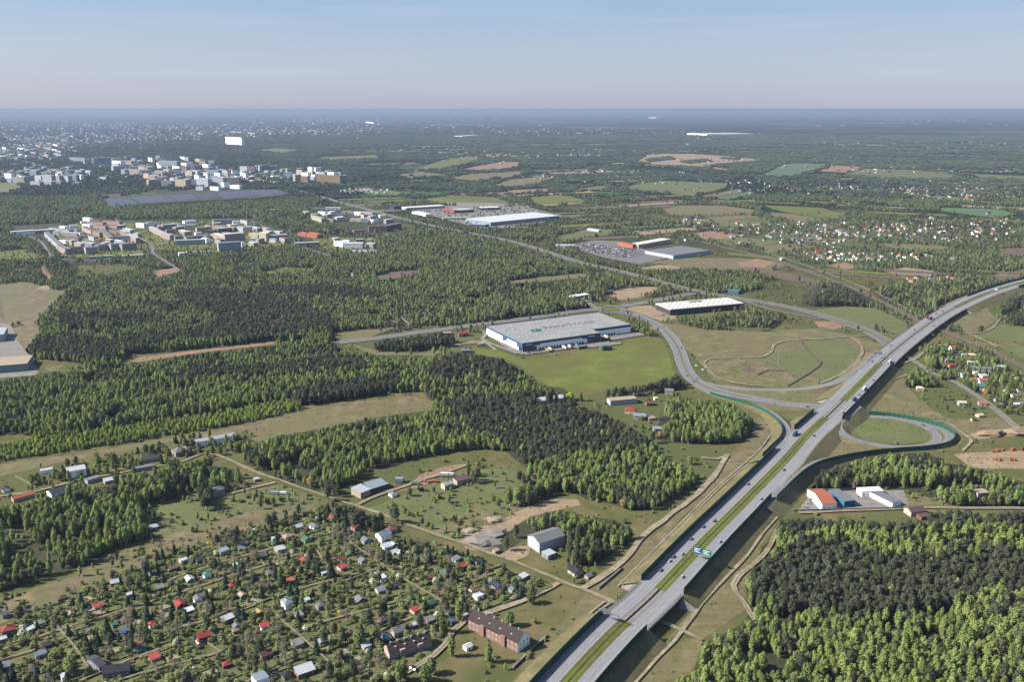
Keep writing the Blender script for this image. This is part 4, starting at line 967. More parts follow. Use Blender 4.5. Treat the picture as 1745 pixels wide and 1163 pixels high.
for k in range(len(rfp)):
    a, b = Vector(rfp[k]), Vector(rfp[(k + 1) % len(rfp)]); d = (b - a).normalized(); nn = Vector((-d.y, d.x)) * .5
    mb.quad((*a, WZ + .6), (*b, WZ + .6), (*(b + nn), WZ + .6), (*(a + nn), WZ + .6)); mb.quad((*a, WZ), (*b, WZ), (*b, WZ + .6), (*a, WZ + .6)); mb.quad((*(b + nn), WZ), (*(a + nn), WZ), (*(a + nn), WZ + .6), (*(b + nn), WZ + .6))
WR = mb.build('roof', M_flat, WH)
mb = MB(); mb.box(-1.0, -1.0, 0, 1.0, 1.0, .7); sk = mb.mesh('skylight', cmat('white', 'skylight'))
for i in range(9):
    for j in range(5):
        x = 8 + i * (LF - 10) / 8.2 + (j % 2) * 5; y = 10 + j * (Df - 16) / 4.3
        if x < sD[0] - 3 and (y > sR[1] + 3 or x < LF - 3): link('skylight', sk, WR, (x, y, WZ + .05))
mb = MB()
dd = MB(); dd.box(-1.6, -.16, 1.0, 1.6, 0, 4.4, bottom=True); dkm = dd.mesh('dock_door', M_dark)
df = MB(); df.box(-1.9, -.9, .9, 1.9, -.17, 1.15, bottom=True); dfm = df.mesh('dock_leveller', M_conc)
for k in range(16): link('dock_door', dkm, WH, (30 + k * (LF - 60) / 15.5, -.12, 0)); 
for k in range(8): link('dock_door', dkm, WH, (LF + 6 + k * 5.2, sR[1] - .12, 0))
# roof lettering and leaf-like logo
fc = bpy.data.curves.new('lettering', 'FONT'); fc.body = 'PANATTONI'; fc.size = 15.5; fc.space_character = 1.12; fc.offset = .25
to = bpy.data.objects.new('tmp', fc); root.objects.link(to); dg = bpy.context.evaluated_depsgraph_get(); dg.update()
tm = bpy.data.meshes.new_from_object(to.evaluated_get(dg)); bpy.data.objects.remove(to)
tm.materials.clear(); tm.materials.append(mat('roof_lettering', lin((78, 96, 96)), lin((88, 106, 106)), .3))
lx, ly = wl(930, 561); o = link('lettering', tm, WR, (lx, ly, WZ + .06)); xs = [v.co.x for v in tm.vertices]
ex = wl(1012, 549)[0] - lx; o.scale = (ex / (max(xs) - min(xs)), 1.25, 1)
M_teal = mat('teal_print', lin((44, 112, 104)), lin((52, 122, 112)), .3)
bx_, by_ = wl(911, 564)
for k, (dx, dy, s_) in enumerate(((0, 0, 1), (5, 1.0, 1.15), (10, .2, .9), (-4.0, 1.0, .8))):
    mb = MB(); mb.poly([(bx_ + dx + 4.2 * s_ * math.cos(t_) * (1 if math.cos(t_) > 0 else .7) + 2 * s_ * math.sin(t_), by_ + dy + 8.5 * s_ * math.sin(t_), WZ + .06 + .004 * k) for t_ in [j * math.pi / 5 for j in range(10)]])
    mb.build('logo', M_teal, WR)
# small illegible white lettering on the blue band
for (x0, yy) in ((6, -1), (LF - 22, -1)):
    mb = MB()
    for k in range(9): mb.box(x0 + k * 1.25, -.13, 10.4, x0 + k * 1.25 + .8, -.05, 11.7 if k % 3 else 12.0, bottom=True)
    mb.build('lettering', M_wh, WH)
mw = WH.matrix_basis
def wpt(x, y): p = Matrix.Rotation(math.atan2(uu.y, uu.x), 2) @ Vector((x, y)); return (A_.x + p.x, A_.y + p.y)
paint_world([wpt(-6, -34), wpt(sD[0] + 12, -30), wpt(sD[0] + 10, Df + 6), wpt(s2[0] - 22, Df + 6)], 7)
ya = [wpt(-12, 0), wpt(-8, -10), wpt(0, -16), wpt(LF * .6, -17), wpt(LF * .62, -24), wpt(LF + 18, -30), wpt(LF + 24, -22), wpt(LF + 10, -12), wpt(LF + 12, -4), wpt(sD[0] + 10, sR[1] - 26), wpt(sD[0] + 14, sR[1] - 18), wpt(sD[0] + 4, sR[1] + 4), wpt(0, 8), wpt(0, Dn - 2), wpt(-8, Dn)]
sheet('yard', ya, M_yard, world=True, label='concrete truck yard along the warehouse docks')
sheet('yard', [wpt(-8, Dn), wpt(0, Dn - 2), wpt(0, 0), wpt(-12, 0)], M_yard, world=True)
line_road('yard_road', M_yard, 3.2, [(882, 604), (855, 594), (832, 585), (822, 578), (828, 572), (820, 564)], 'concrete lane around the warehouse corner')
line_road('yard_road', M_yard, 3.2, [(832, 585), (812, 586), (790, 588), (760, 590)])
TK = thing('sprinkler_tank', 'round pale green sprinkler tank on the warehouse lawn edge', 'water tank', *G(1027, 597))
mb = MB(); mb.cyl(0, 0, 0, 7.5, 5.2, n=24); mb.build('tank_wall', mat('pale_green_tank', lin((128, 160, 132)), lin((112, 142, 118)), .3, rough=.5), TK)
mb = MB(); mb.cyl(0, 0, 7.5, 8.6, 5.35, .4, n=24, cap=False); mb.build('tank_roof', mat('pale_green_tank', (0, 0, 0)), TK)
building('pump_house', 'low green pump house beside the round tank', 'pump house', (1034, 597), (1043, 596), 6, 4.5, 'green', 'dark grey', 'flat')

# --- unfinished hall with concrete columns
p1, p2 = (1141.6, 538), (1266, 527)
CH, LC_, uC = building('unfinished_hall', 'white-roofed hall under construction with bare columns and red end walls', 'warehouse', p1, p2, 2, 1, 'dark grey', 'dark grey')
for c in list(CH.children): bpy.data.objects.remove(c)
A2 = Vector(G(*p1)); vC = Vector((-uC[1], uC[0])); HD = (Vector(G(1112, 518, 11)) - A2); dep = HD.dot(vC); sk_ = HD.dot(Vector(uC))
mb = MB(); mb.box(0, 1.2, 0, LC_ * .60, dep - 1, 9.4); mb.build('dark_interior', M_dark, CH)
def par_box(mb, x0, x1, y0, y1, z0, z1): mb.box(x0, y0, z0, x1, y1, z1, bottom=True)
mb = MB(); par_box(mb, -.8, LC_ + .8, -.8, dep + .8, 9.6, 11.2); mb.build('roof', cmat('white', 'roof'), CH)
cmb = MB(); cmb.box(-.45, -.45, 0, .45, .45, 9.6); cme = cmb.mesh('column', M_conc)
k = 0
while k * 6 < LC_ * .62: link('column', cme, CH, (k * 6 + .5, 0.4, 0)); link('column', cme, CH, (k * 6 + .5, dep - .5, 0)); k += 1
for j in range(int(dep / 7)): link('column', cme, CH, (.2, j * 7 + 6, 0))
mb = MB(); par_box(mb, LC_ * .62, LC_, 0, dep, 0, 9.55); mb.build('wall', mat('crimson_cladding', lin((140, 46, 62)), lin((120, 40, 54)), .3), CH)
rmb = MB(); rmb.box(-1.2, -1.2, 0, 1.2, 1.2, .5); rme = rmb.mesh('skylight', M_flat)
for i in range(14):
    for j in range(4): link('skylight', rme, CH, (8 + i * (LC_ - 12) / 13.5, dep * (j + .6) / 4.2, 11.2))
mb = MB(); par_box(mb, LC_ * .42, LC_ * .60, dep * .72, dep * .9, 11.2, 11.3); mb.build('open_roof_bay', cmat('dark grey', 'deck'), CH)
paint_world([(A2.x + uC[0] * a + vC.x * b, A2.y + uC[1] * a + vC.y * b) for a, b in ((-14, -8), (LC_ + 10, -6), (LC_ + 12, dep + 6), (-14, dep + 6))], 7)

# --- other large halls, stores and works
BL = [
 ('store', 'grey-roofed store with white strip and orange entrance front', 'store', (1147, 442), (1210, 433), 95, 9, 'cool white', 'grey', 'flat', 0),
 ('store_wing', 'white-roofed wing behind the grey-roofed store', 'store', (1088, 424), (1143, 414), 30, 10, 'cream', 'white', 'flat', 0),
 ('entrance_hall', 'bright orange entrance block of the store', 'store', (1052, 419), (1078, 424), 14, 10, 'orange', 'orange', 'flat', 0),
 ('car_showroom', 'white flat showroom beside the trunk road', 'showroom', (948, 424), (982, 424), 30, 7, 'white', 'light grey', 'flat', 1),
 ('logistics_hall', 'long white logistics hall with blue-grey walls by the trunk road', 'warehouse', (836, 386), (953, 374), 130, 12, 'light blue', 'cool white', 'flat', 0),
 ('office_block', 'low grey annex in front of the long logistics hall', 'office', (800, 386), (826, 388), 25, 8, 'navy', 'light grey', 'flat', 1),
 ('exhibition_hall', 'crimson walled hall with grey side between the parking lots', 'hall', (775, 364), (808, 362), 60, 10, 'navy', 'light grey', 'flat', 0),
 ('red_front', 'crimson front block of the grey hall', 'hall', (756, 360), (774, 364), 12, 11, 'red', 'grey', 'flat', 0),
 ('furniture_hall', 'white roofed hall behind the crimson block', 'hall', (692, 359), (758, 355), 45, 9, 'cool white', 'white', 'flat', 0),
 ('blue_hall', 'dark blue boxy hall left of the white hall', 'hall', (672, 358), (692, 356), 30, 12, 'navy', 'navy', 'flat', 0),
 ('supermarket', 'white low supermarket beside the trunk road', 'supermarket', (702, 364), (725, 369), 25, 7, 'white', 'white', 'flat', 0),
 ('depot_hall', 'white-roofed depot with arched wall right of the red hall', 'hall', (820, 359), (852, 358), 45, 9, 'navy', 'white', 'flat', 0),
 ('petrol_station', 'white canopy of the filling station beside the main road junction', 'petrol station', (1000, 393), (1020, 396), 12, 6, 'cool white', 'white', 'flat', 0),
 ('long_shed', 'flat beige shed behind the car park of the crimson hall', 'hall', (755, 375), (800, 374), 22, 6, 'cream', 'light grey', 'flat', 0),
 ('service_station', 'filling station with white roofs at the roundabout', 'petrol station', (975, 512), (1005, 507), 14, 6, 'cool white', 'white', 'flat', 0),
 ('fast_food_restaurant', 'small restaurant with red and white front near the roundabout', 'restaurant', (1030, 503), (1046, 502), 14, 6, 'red', 'dark grey', 'flat', 0),
 ('industrial_hall', 'left grey logistics hall cut by the frame edge', 'warehouse', (-60, 641), (48, 632), 46, 10, 'light blue', 'beige', 'flat', 1),
 ('industrial_hall', 'second pale hall behind the left logistics hall', 'warehouse', (-60, 588), (8, 582), 50, 11, 'cool white', 'light grey', 'flat', 1),
 ('greenhouse_row', 'long low roofs near the solar field', 'shed', (165, 335), (205, 334), 14, 5, 'white', 'dull red', 'gable', 0),
 ('flat_block_row', 'long white-roofed unfinished block left of the estate', 'apartment block', (20, 402), (60, 399), 16, 11, 'white', 'white', 'flat', 3),
 ('flat_block_row', 'right half of the white-roofed block left of the estate', 'apartment block', (62, 399), (102, 396), 16, 10, 'beige', 'white', 'flat', 3),
 ('white_works', 'large white windowless works at the right rim of the store', 'hall', (1240, 500), (1258, 502), 14, 6, 'blue', 'teal', 'flat', 0),
 ('tenement', 'bright orange school building amid the trees', 'school', (522, 404), (541, 407), 20, 11, 'orange', 'orange', 'hip', 3),
 ('school_wing', 'left wing of the orange school', 'school', (507, 402), (521, 404), 18, 8, 'orange', 'orange', 'hip', 2),
 ('far_factory', 'white factory roof on the far plain at the right', 'factory', (1205, 232), (1285, 231), 500, 26, 'white', 'white', 'flat', 0),
 ('far_factory', 'white cooling building on the far plain near the centre', 'factory', (1118, 202), (1134, 201), 300, 60, 'white', 'white', 'flat', 0),
 ('far_factory', 'white works with a tower on the far plain', 'factory', (788, 234), (815, 232), 120, 16, 'white', 'white', 'flat', 0),
 ('tower_block', 'big white tower block standing alone in the far wood', 'apartment block', (385, 247.1), (412, 248.7), 30, 80, 'white', 'teal', 'flat', 0),
 ('villa', 'white-roofed villa with dark roof windows behind the pines', 'house', (915, 691), (965, 684), 11, 5, 'cream', 'cool white', 'hip', 1),
 ('office_house', 'flat white two-storey office with blue doors above the small houses', 'office', (1040, 692), (1086, 688), 12, 6, 'cool white', 'beige', 'flat', 2),
 ('industrial_building', 'white three-storey hall with grey pitched roof beside the copse', 'hall', (919.2, 944.2), (962.5, 930), 17, 9, 'cool white', 'grey', 'gable', 2),
 ('workshop', 'grey-roofed workshop with concrete walls at the scrap yard', 'workshop', (615, 851), (632, 844), 14, 6, 'beige', 'light grey', 'shed', 1),
 ('workshop_shed', 'dark walled shed with pale corrugated roof beside the workshop', 'workshop', (633, 843), (662, 834), 14, 5.5, 'dark grey', 'light blue', 'shed', 0),
 ('pair_house', 'grey cube house with shallow roof at the wood edge', 'house', (364, 849), (384, 843), 9, 6, 'beige', 'grey', 'hip', 2),
 ('terrace_house', 'long white two-storey terrace with dark windows above the lane', 'terraced house', (363, 759), (402, 751), 9, 6, 'white', 'light grey', 'gable', 2),
 ('terrace_house', 'second white terrace left of the long one', 'terraced house', (328, 764), (356, 759), 9, 5.5, 'white', 'light grey', 'gable', 2),
 ('family_house', 'red-brown and white house with hipped roof next to the terrace', 'house', (300, 780), (322, 774), 11, 5, 'rose', 'grey', 'hip', 1),
 ('family_house', 'house with broad dark hipped roof on its own lot', 'house', (237, 792), (270, 786), 12, 3.5, 'beige', 'dark grey', 'hip', 1),
 ('flat_roof_house', 'two-storey white house with flat terraces left of the gardens', 'house', (116, 817), (148, 811), 13, 7, 'white', 'light grey', 'flat', 2),
 ('garage', 'pale flat garage in the left lawn', 'garage', (69, 809), (92, 805), 6, 3, 'white', 'light grey', 'flat', 0),
 ('family_house', 'dark gabled house below the lane among the left trees', 'house', (88, 849), (122, 838), 10, 4, 'white', 'dark grey', 'gable', 1),
 ('family_house', 'orange-roofed long house at the edge of the left wood', 'house', (24, 858), (60, 848), 8, 3.5, 'pink', 'orange', 'gable', 1),
 ('shed', 'grey flat shed beside the lane under the birches', 'shed', (150, 826), (172, 819), 7, 3.5, 'light grey', 'grey', 'flat', 0),
 ('shed', 'pale concrete shed right of the lane below the hipped house', 'shed', (230, 806), (262, 800), 6, 3.5, 'light grey', 'grey', 'flat', 0),
 ('depot', 'red-roofed depot with white walls and a row of windows', 'depot', (1400, 871), (1425, 870), 32, 6.5, 'white', 'orange', 'gable', 1),
 ('depot_annex', 'grey-roofed annex with bright blue front beside the red depot', 'depot', (1438, 866), (1456, 864), 26, 6, mat('bright_blue_paint', lin((70, 150, 200))), 'grey', 'flat', 0),
 ('depot_wing', 'white flat wing at the back of the depot yard', 'depot', (1468, 848), (1506, 846), 10, 5, 'white', 'white', 'flat', 1),
 ('depot_wing', 'white wing with dark roof closing the depot yard', 'depot', (1520, 866), (1535, 862), 30, 4.5, 'white', 'grey', 'flat', 0),
 ('family_house', 'white house with brown roof below the depot', 'house', (1552, 882), (1577, 879), 10, 4.5, 'cream', 'purple brown', 'gable', 1),
 ('garage', 'brown-walled flat garage beside the white house below the depot', 'garage', (1570, 888), (1588, 886), 8, 3, 'brick red', 'purple brown', 'flat', 0),
 ('ruined_house', 'roofless pale ruin in the right clearing', 'ruin', (1666, 849), (1686, 847), 9, 4, 'light grey', 'beige', 'flat', 1),
]
for (nm, lab, cat, p1, p2, dp, hh, wc, rc, rk, rows) in BL:
    far_ = min(p1[1], p2[1]) < 560
    building(nm, lab, cat, p1, p2, dp, hh, wc, rc, rk, rh={'gable': min(3.2, dp * .22), 'hip': min(3.5, dp * .25), 'shed': 1.2}.get(rk, 0), rows=rows, sp=4.0 if not far_ else 5.0, joined=far_, ww=1.4, wh=1.4)

# --- long brick tenements at the bottom
def tenement(lab, p1, p2, depth, hh, rh, wall, nw):
    A, B = G(*p1), G(*p2); Lx = math.dist(A, B); a = math.atan2(B[1] - A[1], B[0] - A[0])
    t = thing('tenement_house', lab, 'tenement', A[0], A[1], a)
    wall_mesh('gable', Lx, depth, hh, rh).build('wall', cmat(wall, 'wall'), t)
    R = roof_mesh('gable', Lx, depth, hh, rh, .3).build('roof', mat('dark_brown_tiles', lin((92, 76, 74)), lin((74, 62, 62)), .8, detail=6), t)
    me = win_mesh(1.1, 1.5)
    for r_ in range(2):
        for k in range(nw): link('window', me, t, (Lx * (k + .5) / nw, -.01, 1 + r_ * hh * .5))
        for k in range(3): link('window', me, t, (Lx + .01, depth * (k + .6) / 3.2, 1 + r_ * hh * .5), math.pi / 2)
    if Lx > 40:
        mb = MB(); gx = Lx + .006; mb.quad((gx, 0, 0), (gx, depth, 0), (gx, depth, hh), (gx, 0, hh)); mb.tri((gx, 0, hh), (gx, depth, hh), (gx, depth / 2, hh + rh)); mb.build('gable_plaster', M_wh, t)
    for k in range(6):
        mb = MB(); x = Lx * (k + .6) / 6.2; mb.box(x - .45, depth / 2 - .45, hh + rh * .6, x + .45, depth / 2 + .45, hh + rh + 1.3); mb.build('chimney', cmat('light grey', 'chimney'), R)
    for k in range(4):
        mb = MB(); x = Lx * (k + .8) / 4.6; y = depth * .22; z = hh + rh * .3; mb.box(x - .7, y - .4, z, x + .7, y + 1.4, z + 1.2); mb.build('dormer', cmat('light grey', 'dormer'), R)
    for k in range(2):
        mb = MB(); x = Lx * (.3 + .42 * k); mb.box(x - 1.8, -1.2, 0, x + 1.8, -.01, hh + .8); mb.build('stair_projection', cmat(wall, 'wall'), t)
    u = ((B[0] - A[0]) / Lx, (B[1] - A[1]) / Lx); v = (-u[1], u[0])
    paint_world([(A[0] + u[0] * i + v[0] * j, A[1] + u[1] * i + v[1] * j) for i, j in ((-2, -6), (Lx + 3, -6), (Lx + 3, depth + 3), (-2, depth + 3))], 7)
tenement('long two-storey brick tenement with brown tiled roof and pale gable', (798, 1072), (882.6, 1113.5), 12.5, 7.2, 5.4, 'faded brick', 13)
tenement('second tenement with dark roof and pinkish walls, left of the long one', (664, 1126), (736, 1104), 10, 5.0, 3.6, 'pink', 9)

# --- apartment blocks of the near estate: (x1, y1, x2, y2, depth, height, wall, roof)
EST = [
 (76, 404, 100, 428, 12, 13, 'cool white', 'grey'), (98, 428, 112, 435, 14, 13, 'rose', 'grey'), (84, 396, 118, 400, 14, 12, 'cool white', 'grey'), (104, 404, 132, 406, 14, 12, 'pink', 'light grey'), (110, 412, 134, 413, 14, 12, 'rose', 'grey'),
 (121, 434, 146, 432, 16, 15, 'rose', 'purple brown'), (147, 434, 168, 432, 16, 15, 'cool white', 'grey'), (168, 429, 184, 427, 16, 14, 'pink', 'dark grey'), (190, 428, 208, 426, 16, 15, 'cool white', 'grey'), (209, 428, 234, 425, 16, 15, 'rose', 'grey'),
 (140, 394, 156, 402, 12, 13, 'rose', 'red'), (150, 386, 176, 388, 14, 13, 'pink', 'red'), (176, 384, 204, 386, 14, 13, 'rose', 'dull red'), (158, 402, 170, 406, 14, 13, 'orange', 'grey'), (170, 400, 186, 415, 14, 14, 'orange', 'grey'), (186, 400, 206, 401, 16, 14, 'pink', 'purple brown'),
 (203, 400, 214, 406, 12, 14, 'orange', 'rose'), (214, 408, 232, 416, 12, 14, 'pink', 'light grey'), (196, 412, 226, 412, 18, 13, 'cool white', 'grey'), (160, 392, 180, 394, 12, 13, 'rose', 'red'), (180, 392, 200, 394, 12, 13, 'pink', 'dull red'),
 (232, 389, 246, 390, 14, 14, 'white', 'light grey'), (246, 392, 264, 392, 14, 15, 'cool white', 'grey'), (254, 394, 276, 406, 12, 12, 'rose', 'pink'), (275, 407, 290, 410, 14, 13, 'pink', 'rose'), (278, 392, 302, 390, 14, 13, 'rose', 'pink'), (284, 400, 300, 399, 14, 12, 'pink', 'dull red'),
 (300, 396, 314, 394, 14, 13, 'pink', 'rose'), (315, 386, 336, 384, 14, 14, 'white', 'cool white'), (316, 392, 334, 392, 14, 13, 'cream', 'light grey'), (336, 398, 362, 396, 16, 14, 'cream', 'grey'), (364, 384, 400, 382, 16, 14, 'cool white', 'grey'),
 (362, 394, 384, 396, 16, 15, 'beige', 'grey'), (372, 400, 396, 398, 18, 15, 'purple brown', 'light grey'), (392, 392, 408, 390, 14, 13, 'white', 'cream'), (364, 408, 382, 415, 14, 15, 'rose', 'white'), (384, 416, 418, 413, 16, 23, 'pink', 'white'),
 (373, 430, 412, 427, 15, 20, 'cool white', 'light blue'), (300, 419, 350, 417, 16, 12, 'cool white', 'light grey'), (318, 412, 346, 409, 14, 11, 'light grey', 'grey'), (299, 412, 312, 411, 12, 13, 'light blue', 'grey'), (416, 400, 428, 400, 14, 20, 'cream', 'white'),
 (424, 404, 440, 407, 16, 10, 'yellow', 'light grey'), (442, 410, 454, 412, 14, 20, 'cream', 'white'), (453, 411, 490, 409, 16, 13, 'cool white', 'light grey'), (503, 422, 545, 420, 16, 10, 'cool white', 'light grey'),
 (569, 420, 584, 422, 16, 12, 'white', 'cool white'), (584, 424, 618, 424, 20, 12, 'white', 'white'), (600, 432, 642, 432, 14, 5, 'white', 'white'),
 (152, 442, 192, 440, 14, 5, 'cool white', 'pale green'), (208, 442, 244, 440, 14, 7, 'cool white', 'light grey'), (305, 437, 320, 436, 14, 7, 'white', 'white'), (88, 440, 114, 439, 10, 4, 'light grey', 'pale green'), (328, 432, 358, 431, 5, 3, 'white', 'white'),
 (420, 364, 476, 361, 14, 7, 'white', 'cool white'), (516, 368, 521, 370, 16, 14, 'pale green', 'light grey'), (530, 374, 548, 380, 14, 12, 'cream', 'pale green'), (555, 378, 568, 379, 14, 8, 'orange', 'beige'), (532, 359, 552, 359, 12, 7, 'cool white', 'pale green'), (554, 358, 580, 358, 12, 8, 'white', 'white'),
 (570, 371, 590, 371, 14, 9, 'cool white', 'grey'), (592, 374, 612, 374, 14, 9, 'beige', 'grey'), (596, 378, 620, 379, 14, 9, 'cream', 'light grey'), (614, 366, 634, 368, 14, 8, 'rose', 'light grey'), (582, 364, 606, 365, 14, 8, 'rose', 'grey'),
 (628, 396, 660, 395, 16, 15, 'rose', 'dull red'), (662, 394, 684, 390, 16, 15, 'brick red', 'grey'), (603, 398, 622, 397, 14, 7, 'pink', 'dull red'),
]
rr = random.Random(41)      # smaller blocks filling the courts of the estates
def fill(poly_, lst, sx, sy, hgt, dp0, tight, pal, roofs):
    ys = [p[1] for p in poly_]; xs = [p[0] for p in poly_]; out = []; y = min(ys)
    while y < max(ys):
        x = min(xs) + rr.uniform(0, sx)
        while x < max(xs):
            px, py = x + rr.uniform(-sx, sx) * .25, y + rr.uniform(-sy, sy) * .3
            if pip(poly_, np.array([[px]]), np.array([[py]]))[0, 0] and all(abs(px - b[0]) > tight or abs(py - b[1]) > tight * .33 for b in lst): out.append((px, py, rr.choice(pal), rr.choice(roofs), hgt * rr.uniform(.75, 1.2), dp0))
            x += sx
        y += sy
    return out
_c = [((e[0] + e[2]) / 2, (e[1] + e[3]) / 2) for e in EST]
for poly_ in ([(84, 398), (150, 378), (205, 384), (235, 405), (232, 424), (120, 432)], [(232, 386), (430, 382), (490, 404), (488, 416), (400, 424), (290, 414)], [(520, 360), (620, 360), (690, 384), (620, 384), (530, 378)], [(548, 410), (636, 416), (636, 428), (566, 428)]):
    for (px, py, wc, rc, hh, dp) in fill(poly_, _c, 19, 6.5, 11, 13, 11, ['white', 'cool white', 'cream', 'pink', 'rose', 'light grey', 'white', 'beige'], ['light grey', 'white', 'grey', 'cool white', 'dull red']):
        w_ = rr.uniform(8, 14); sk_ = rr.uniform(-1, 1.5); EST.append((px - w_ / 2, py - sk_, px + w_ / 2, py + sk_, dp, hh, wc, rc))
DIRW = lambda px, py: ('left' if px < 300 else 'middle' if px < 450 else 'right')
used_lab = {}
def uniq(cands, generic):
    for c in cands:
        if c not in used_lab: used_lab[c] = 1; return c
    used_lab[generic] = used_lab.get(generic, 0) + 1
    return generic
def size_word(L_): return 'short' if L_ < 22 else 'long' if L_ > 45 else 'mid-length'
BCEN = []
for (x1, y1, x2, y2, dp, hh, wc, rc) in EST: BCEN.append(((x1 + x2) / 2, (y1 + y2) / 2, wc, rc))
BCEN2 = []
def nb_words(cx, cy, lst, skip, n=1):
    o = sorted((math.hypot(b[0] - cx, (b[1] - cy) * 2), b) for b in lst if (b[0], b[1]) != (cx, cy) and (b[2], b[3]) != skip)
    out = []
    for d, b in o[:8]:
        dx, dy = cx - b[0], (cy - b[1]) * 1.5
        rel = ('right of' if dx > 0 else 'left of') if abs(dx) > abs(dy) else ('in front of' if dy > 0 else 'behind')
        out.append((rel, b))
    return out
EST = [(a, b, c, d, e, f, {'orange': 'tan', 'rose': 'pink'}.get(g, g), {'red': 'dull red', 'rose': 'light grey', 'pink': 'light grey', 'dark grey': 'grey'}.get(h, h)) for a, b, c, d, e, f, g, h in EST]
BCEN = [((e[0] + e[2]) / 2, (e[1] + e[3]) / 2, e[6], e[7]) for e in EST]
for i, (x1, y1, x2, y2, dp, hh, wc, rc) in enumerate(EST):
    L_ = math.dist(G(x1, y1), G(x2, y2)); cx, cy = BCEN[i][:2]
    nbs = nb_words(cx, cy, BCEN, (wc, rc)); cands = []
    for rel, b in nbs: cands.append(f'{size_word(L_)} {wc} apartment block with {rc} roof, {rel} a {b[2]} block')
    for (r1, b1), (r2, b2) in zip(nbs, nbs[1:]): cands.append(f'{wc} block with {rc} roof {r1} a {b1[2]} one and {r2} a {b2[2]} one')
    building('apartment_block', uniq(cands, f'{wc} apartment block with {rc} roof in the estate'), 'apartment block', (x1, y1), (x2, y2), dp, hh * 1.12, wc, rc, 'flat', rows=max(2, int(hh / 3)), sp=3.4, joined=True, ww=1.15, wh=1.3, group='apartment blocks of the estate')
# --- far housing estates: taller slabs
FAR_EST = []
rr = random.Random(5)
for (x, y, w_, hgt, wc, rc) in [
 (16, 311, 8, 22, 'light blue', 'grey'), (26, 312, 8, 30, 'cool white', 'grey'), (36, 314, 12, 36, 'beige', 'teal'), (52, 313, 16, 40, 'light grey', 'teal'), (66, 312, 10, 38, 'cool white', 'grey'), (80, 313, 18, 44, 'light grey', 'grey'), (97, 312, 10, 38, 'beige', 'grey'),
 (110, 312, 14, 38, 'light grey', 'teal'), (124, 311, 14, 40, 'light blue', 'grey'), (60, 318, 16, 24, 'light grey', 'grey'), (80, 317, 16, 24, 'grey', 'grey'), (97, 316, 14, 22, 'navy', 'light grey'), (137, 304, 10, 34, 'cool white', 'teal'), (150, 300, 8, 30, 'light grey', 'grey'),
 (132, 276, 26, 32, 'blue', 'teal'), (150, 280, 10, 36, 'cream', 'grey'), (166, 279, 10, 42, 'cool white', 'grey'), (178, 280, 22, 48, 'navy', 'grey'), (200, 279, 16, 40, 'light grey', 'cool white'), (213, 279, 8, 40, 'cream', 'grey'), (228, 274, 26, 34, 'blue', 'teal'), (250, 273, 22, 30, 'light blue', 'teal'),
 (204, 293, 20, 36, 'light grey', 'grey'), (232, 292, 26, 30, 'light blue', 'grey'), (180, 287, 14, 18, 'rose', 'dull red'), (230, 299, 18, 34, 'rose', 'beige'), (248, 300, 16, 34, 'light grey', 'light grey'), (258, 284, 10, 18, 'yellow', 'light grey'), (286, 285, 32, 40, 'blue', 'grey'), (300, 280, 14, 20, 'rose', 'pink'),
 (272, 300, 16, 30, 'rose', 'grey'), (285, 304, 16, 34, 'beige', 'yellow'), (302, 300, 12, 44, 'cool white', 'light grey'), (315, 297, 8, 48, 'rose', 'grey'), (328, 294, 8, 48, 'light grey', 'grey'), (263, 317, 18, 32, 'rose', 'grey'), (284, 317, 18, 26, 'light grey', 'rose'), (308, 320, 18, 40, 'cream', 'pink'),
 (322, 306, 12, 44, 'beige', 'grey'), (333, 303, 8, 40, 'cool white', 'grey'), (345, 303, 16, 30, 'yellow', 'grey'), (362, 300, 22, 34, 'navy', 'navy'), (380, 299, 14, 32, 'light grey', 'navy'), (345, 318, 20, 40, 'light grey', 'cool white'), (370, 318, 22, 44, 'cool white', 'light blue'), (396, 316, 24, 40, 'cream', 'light grey'), (400, 322, 16, 18, 'white', 'white'),
 (340, 325, 12, 18, 'cool white', 'light grey'), (365, 325, 14, 18, 'white', 'grey'), (416, 294, 14, 36, 'light grey', 'grey'), (428, 295, 14, 40, 'rose', 'red'), (448, 292, 20, 38, 'blue', 'navy'), (467, 293, 14, 36, 'navy', 'grey'), (494, 297, 9, 32, 'cream', 'yellow'), (510, 300, 10, 34, 'beige', 'rose'), (528, 302, 9, 34, 'cream', 'light grey'),
 (508, 312, 9, 44, 'cream', 'white'), (519, 314, 12, 42, 'tan', 'white'), (560, 314, 40, 46, 'tan', 'navy'), (587, 313, 8, 44, 'cool white', 'white'), (472, 303, 14, 12, 'white', 'grey'), (484, 306, 14, 12, 'cool white', 'grey'), (500, 304, 10, 14, 'white', 'navy'), (535, 312, 12, 16, 'light blue', 'grey'),
 (6, 243, 12, 60, 'navy', 'navy'), (24, 249, 6, 60, 'cream', 'grey'), (34, 248, 6, 50, 'beige', 'grey'), (70, 242, 12, 30, 'tan', 'grey'), (76, 243, 8, 40, 'cream', 'grey'), (140, 239, 8, 44, 'navy', 'navy'), (122, 236, 4, 34, 'white', 'white'), (428, 228, 12, 20, 'cream', 'red'), (400, 226, 16, 18, 'cream', 'yellow'), (540, 212, 14, 30, 'white', 'white'), (630, 210, 14, 34, 'white', 'white'), (655, 212, 20, 20, 'white', 'white')]:
    FAR_EST.append((x, y, {'grey': 'light grey', 'light grey': 'cool white', 'navy': 'light blue', 'blue': 'light blue', 'rose': 'pink', 'beige': 'cream'}.get(wc, wc) if y > 255 else wc, {'grey': 'light grey', 'navy': 'grey'}.get(rc, rc), w_, hgt))
_c = [(b[0], b[1]) for b in FAR_EST]
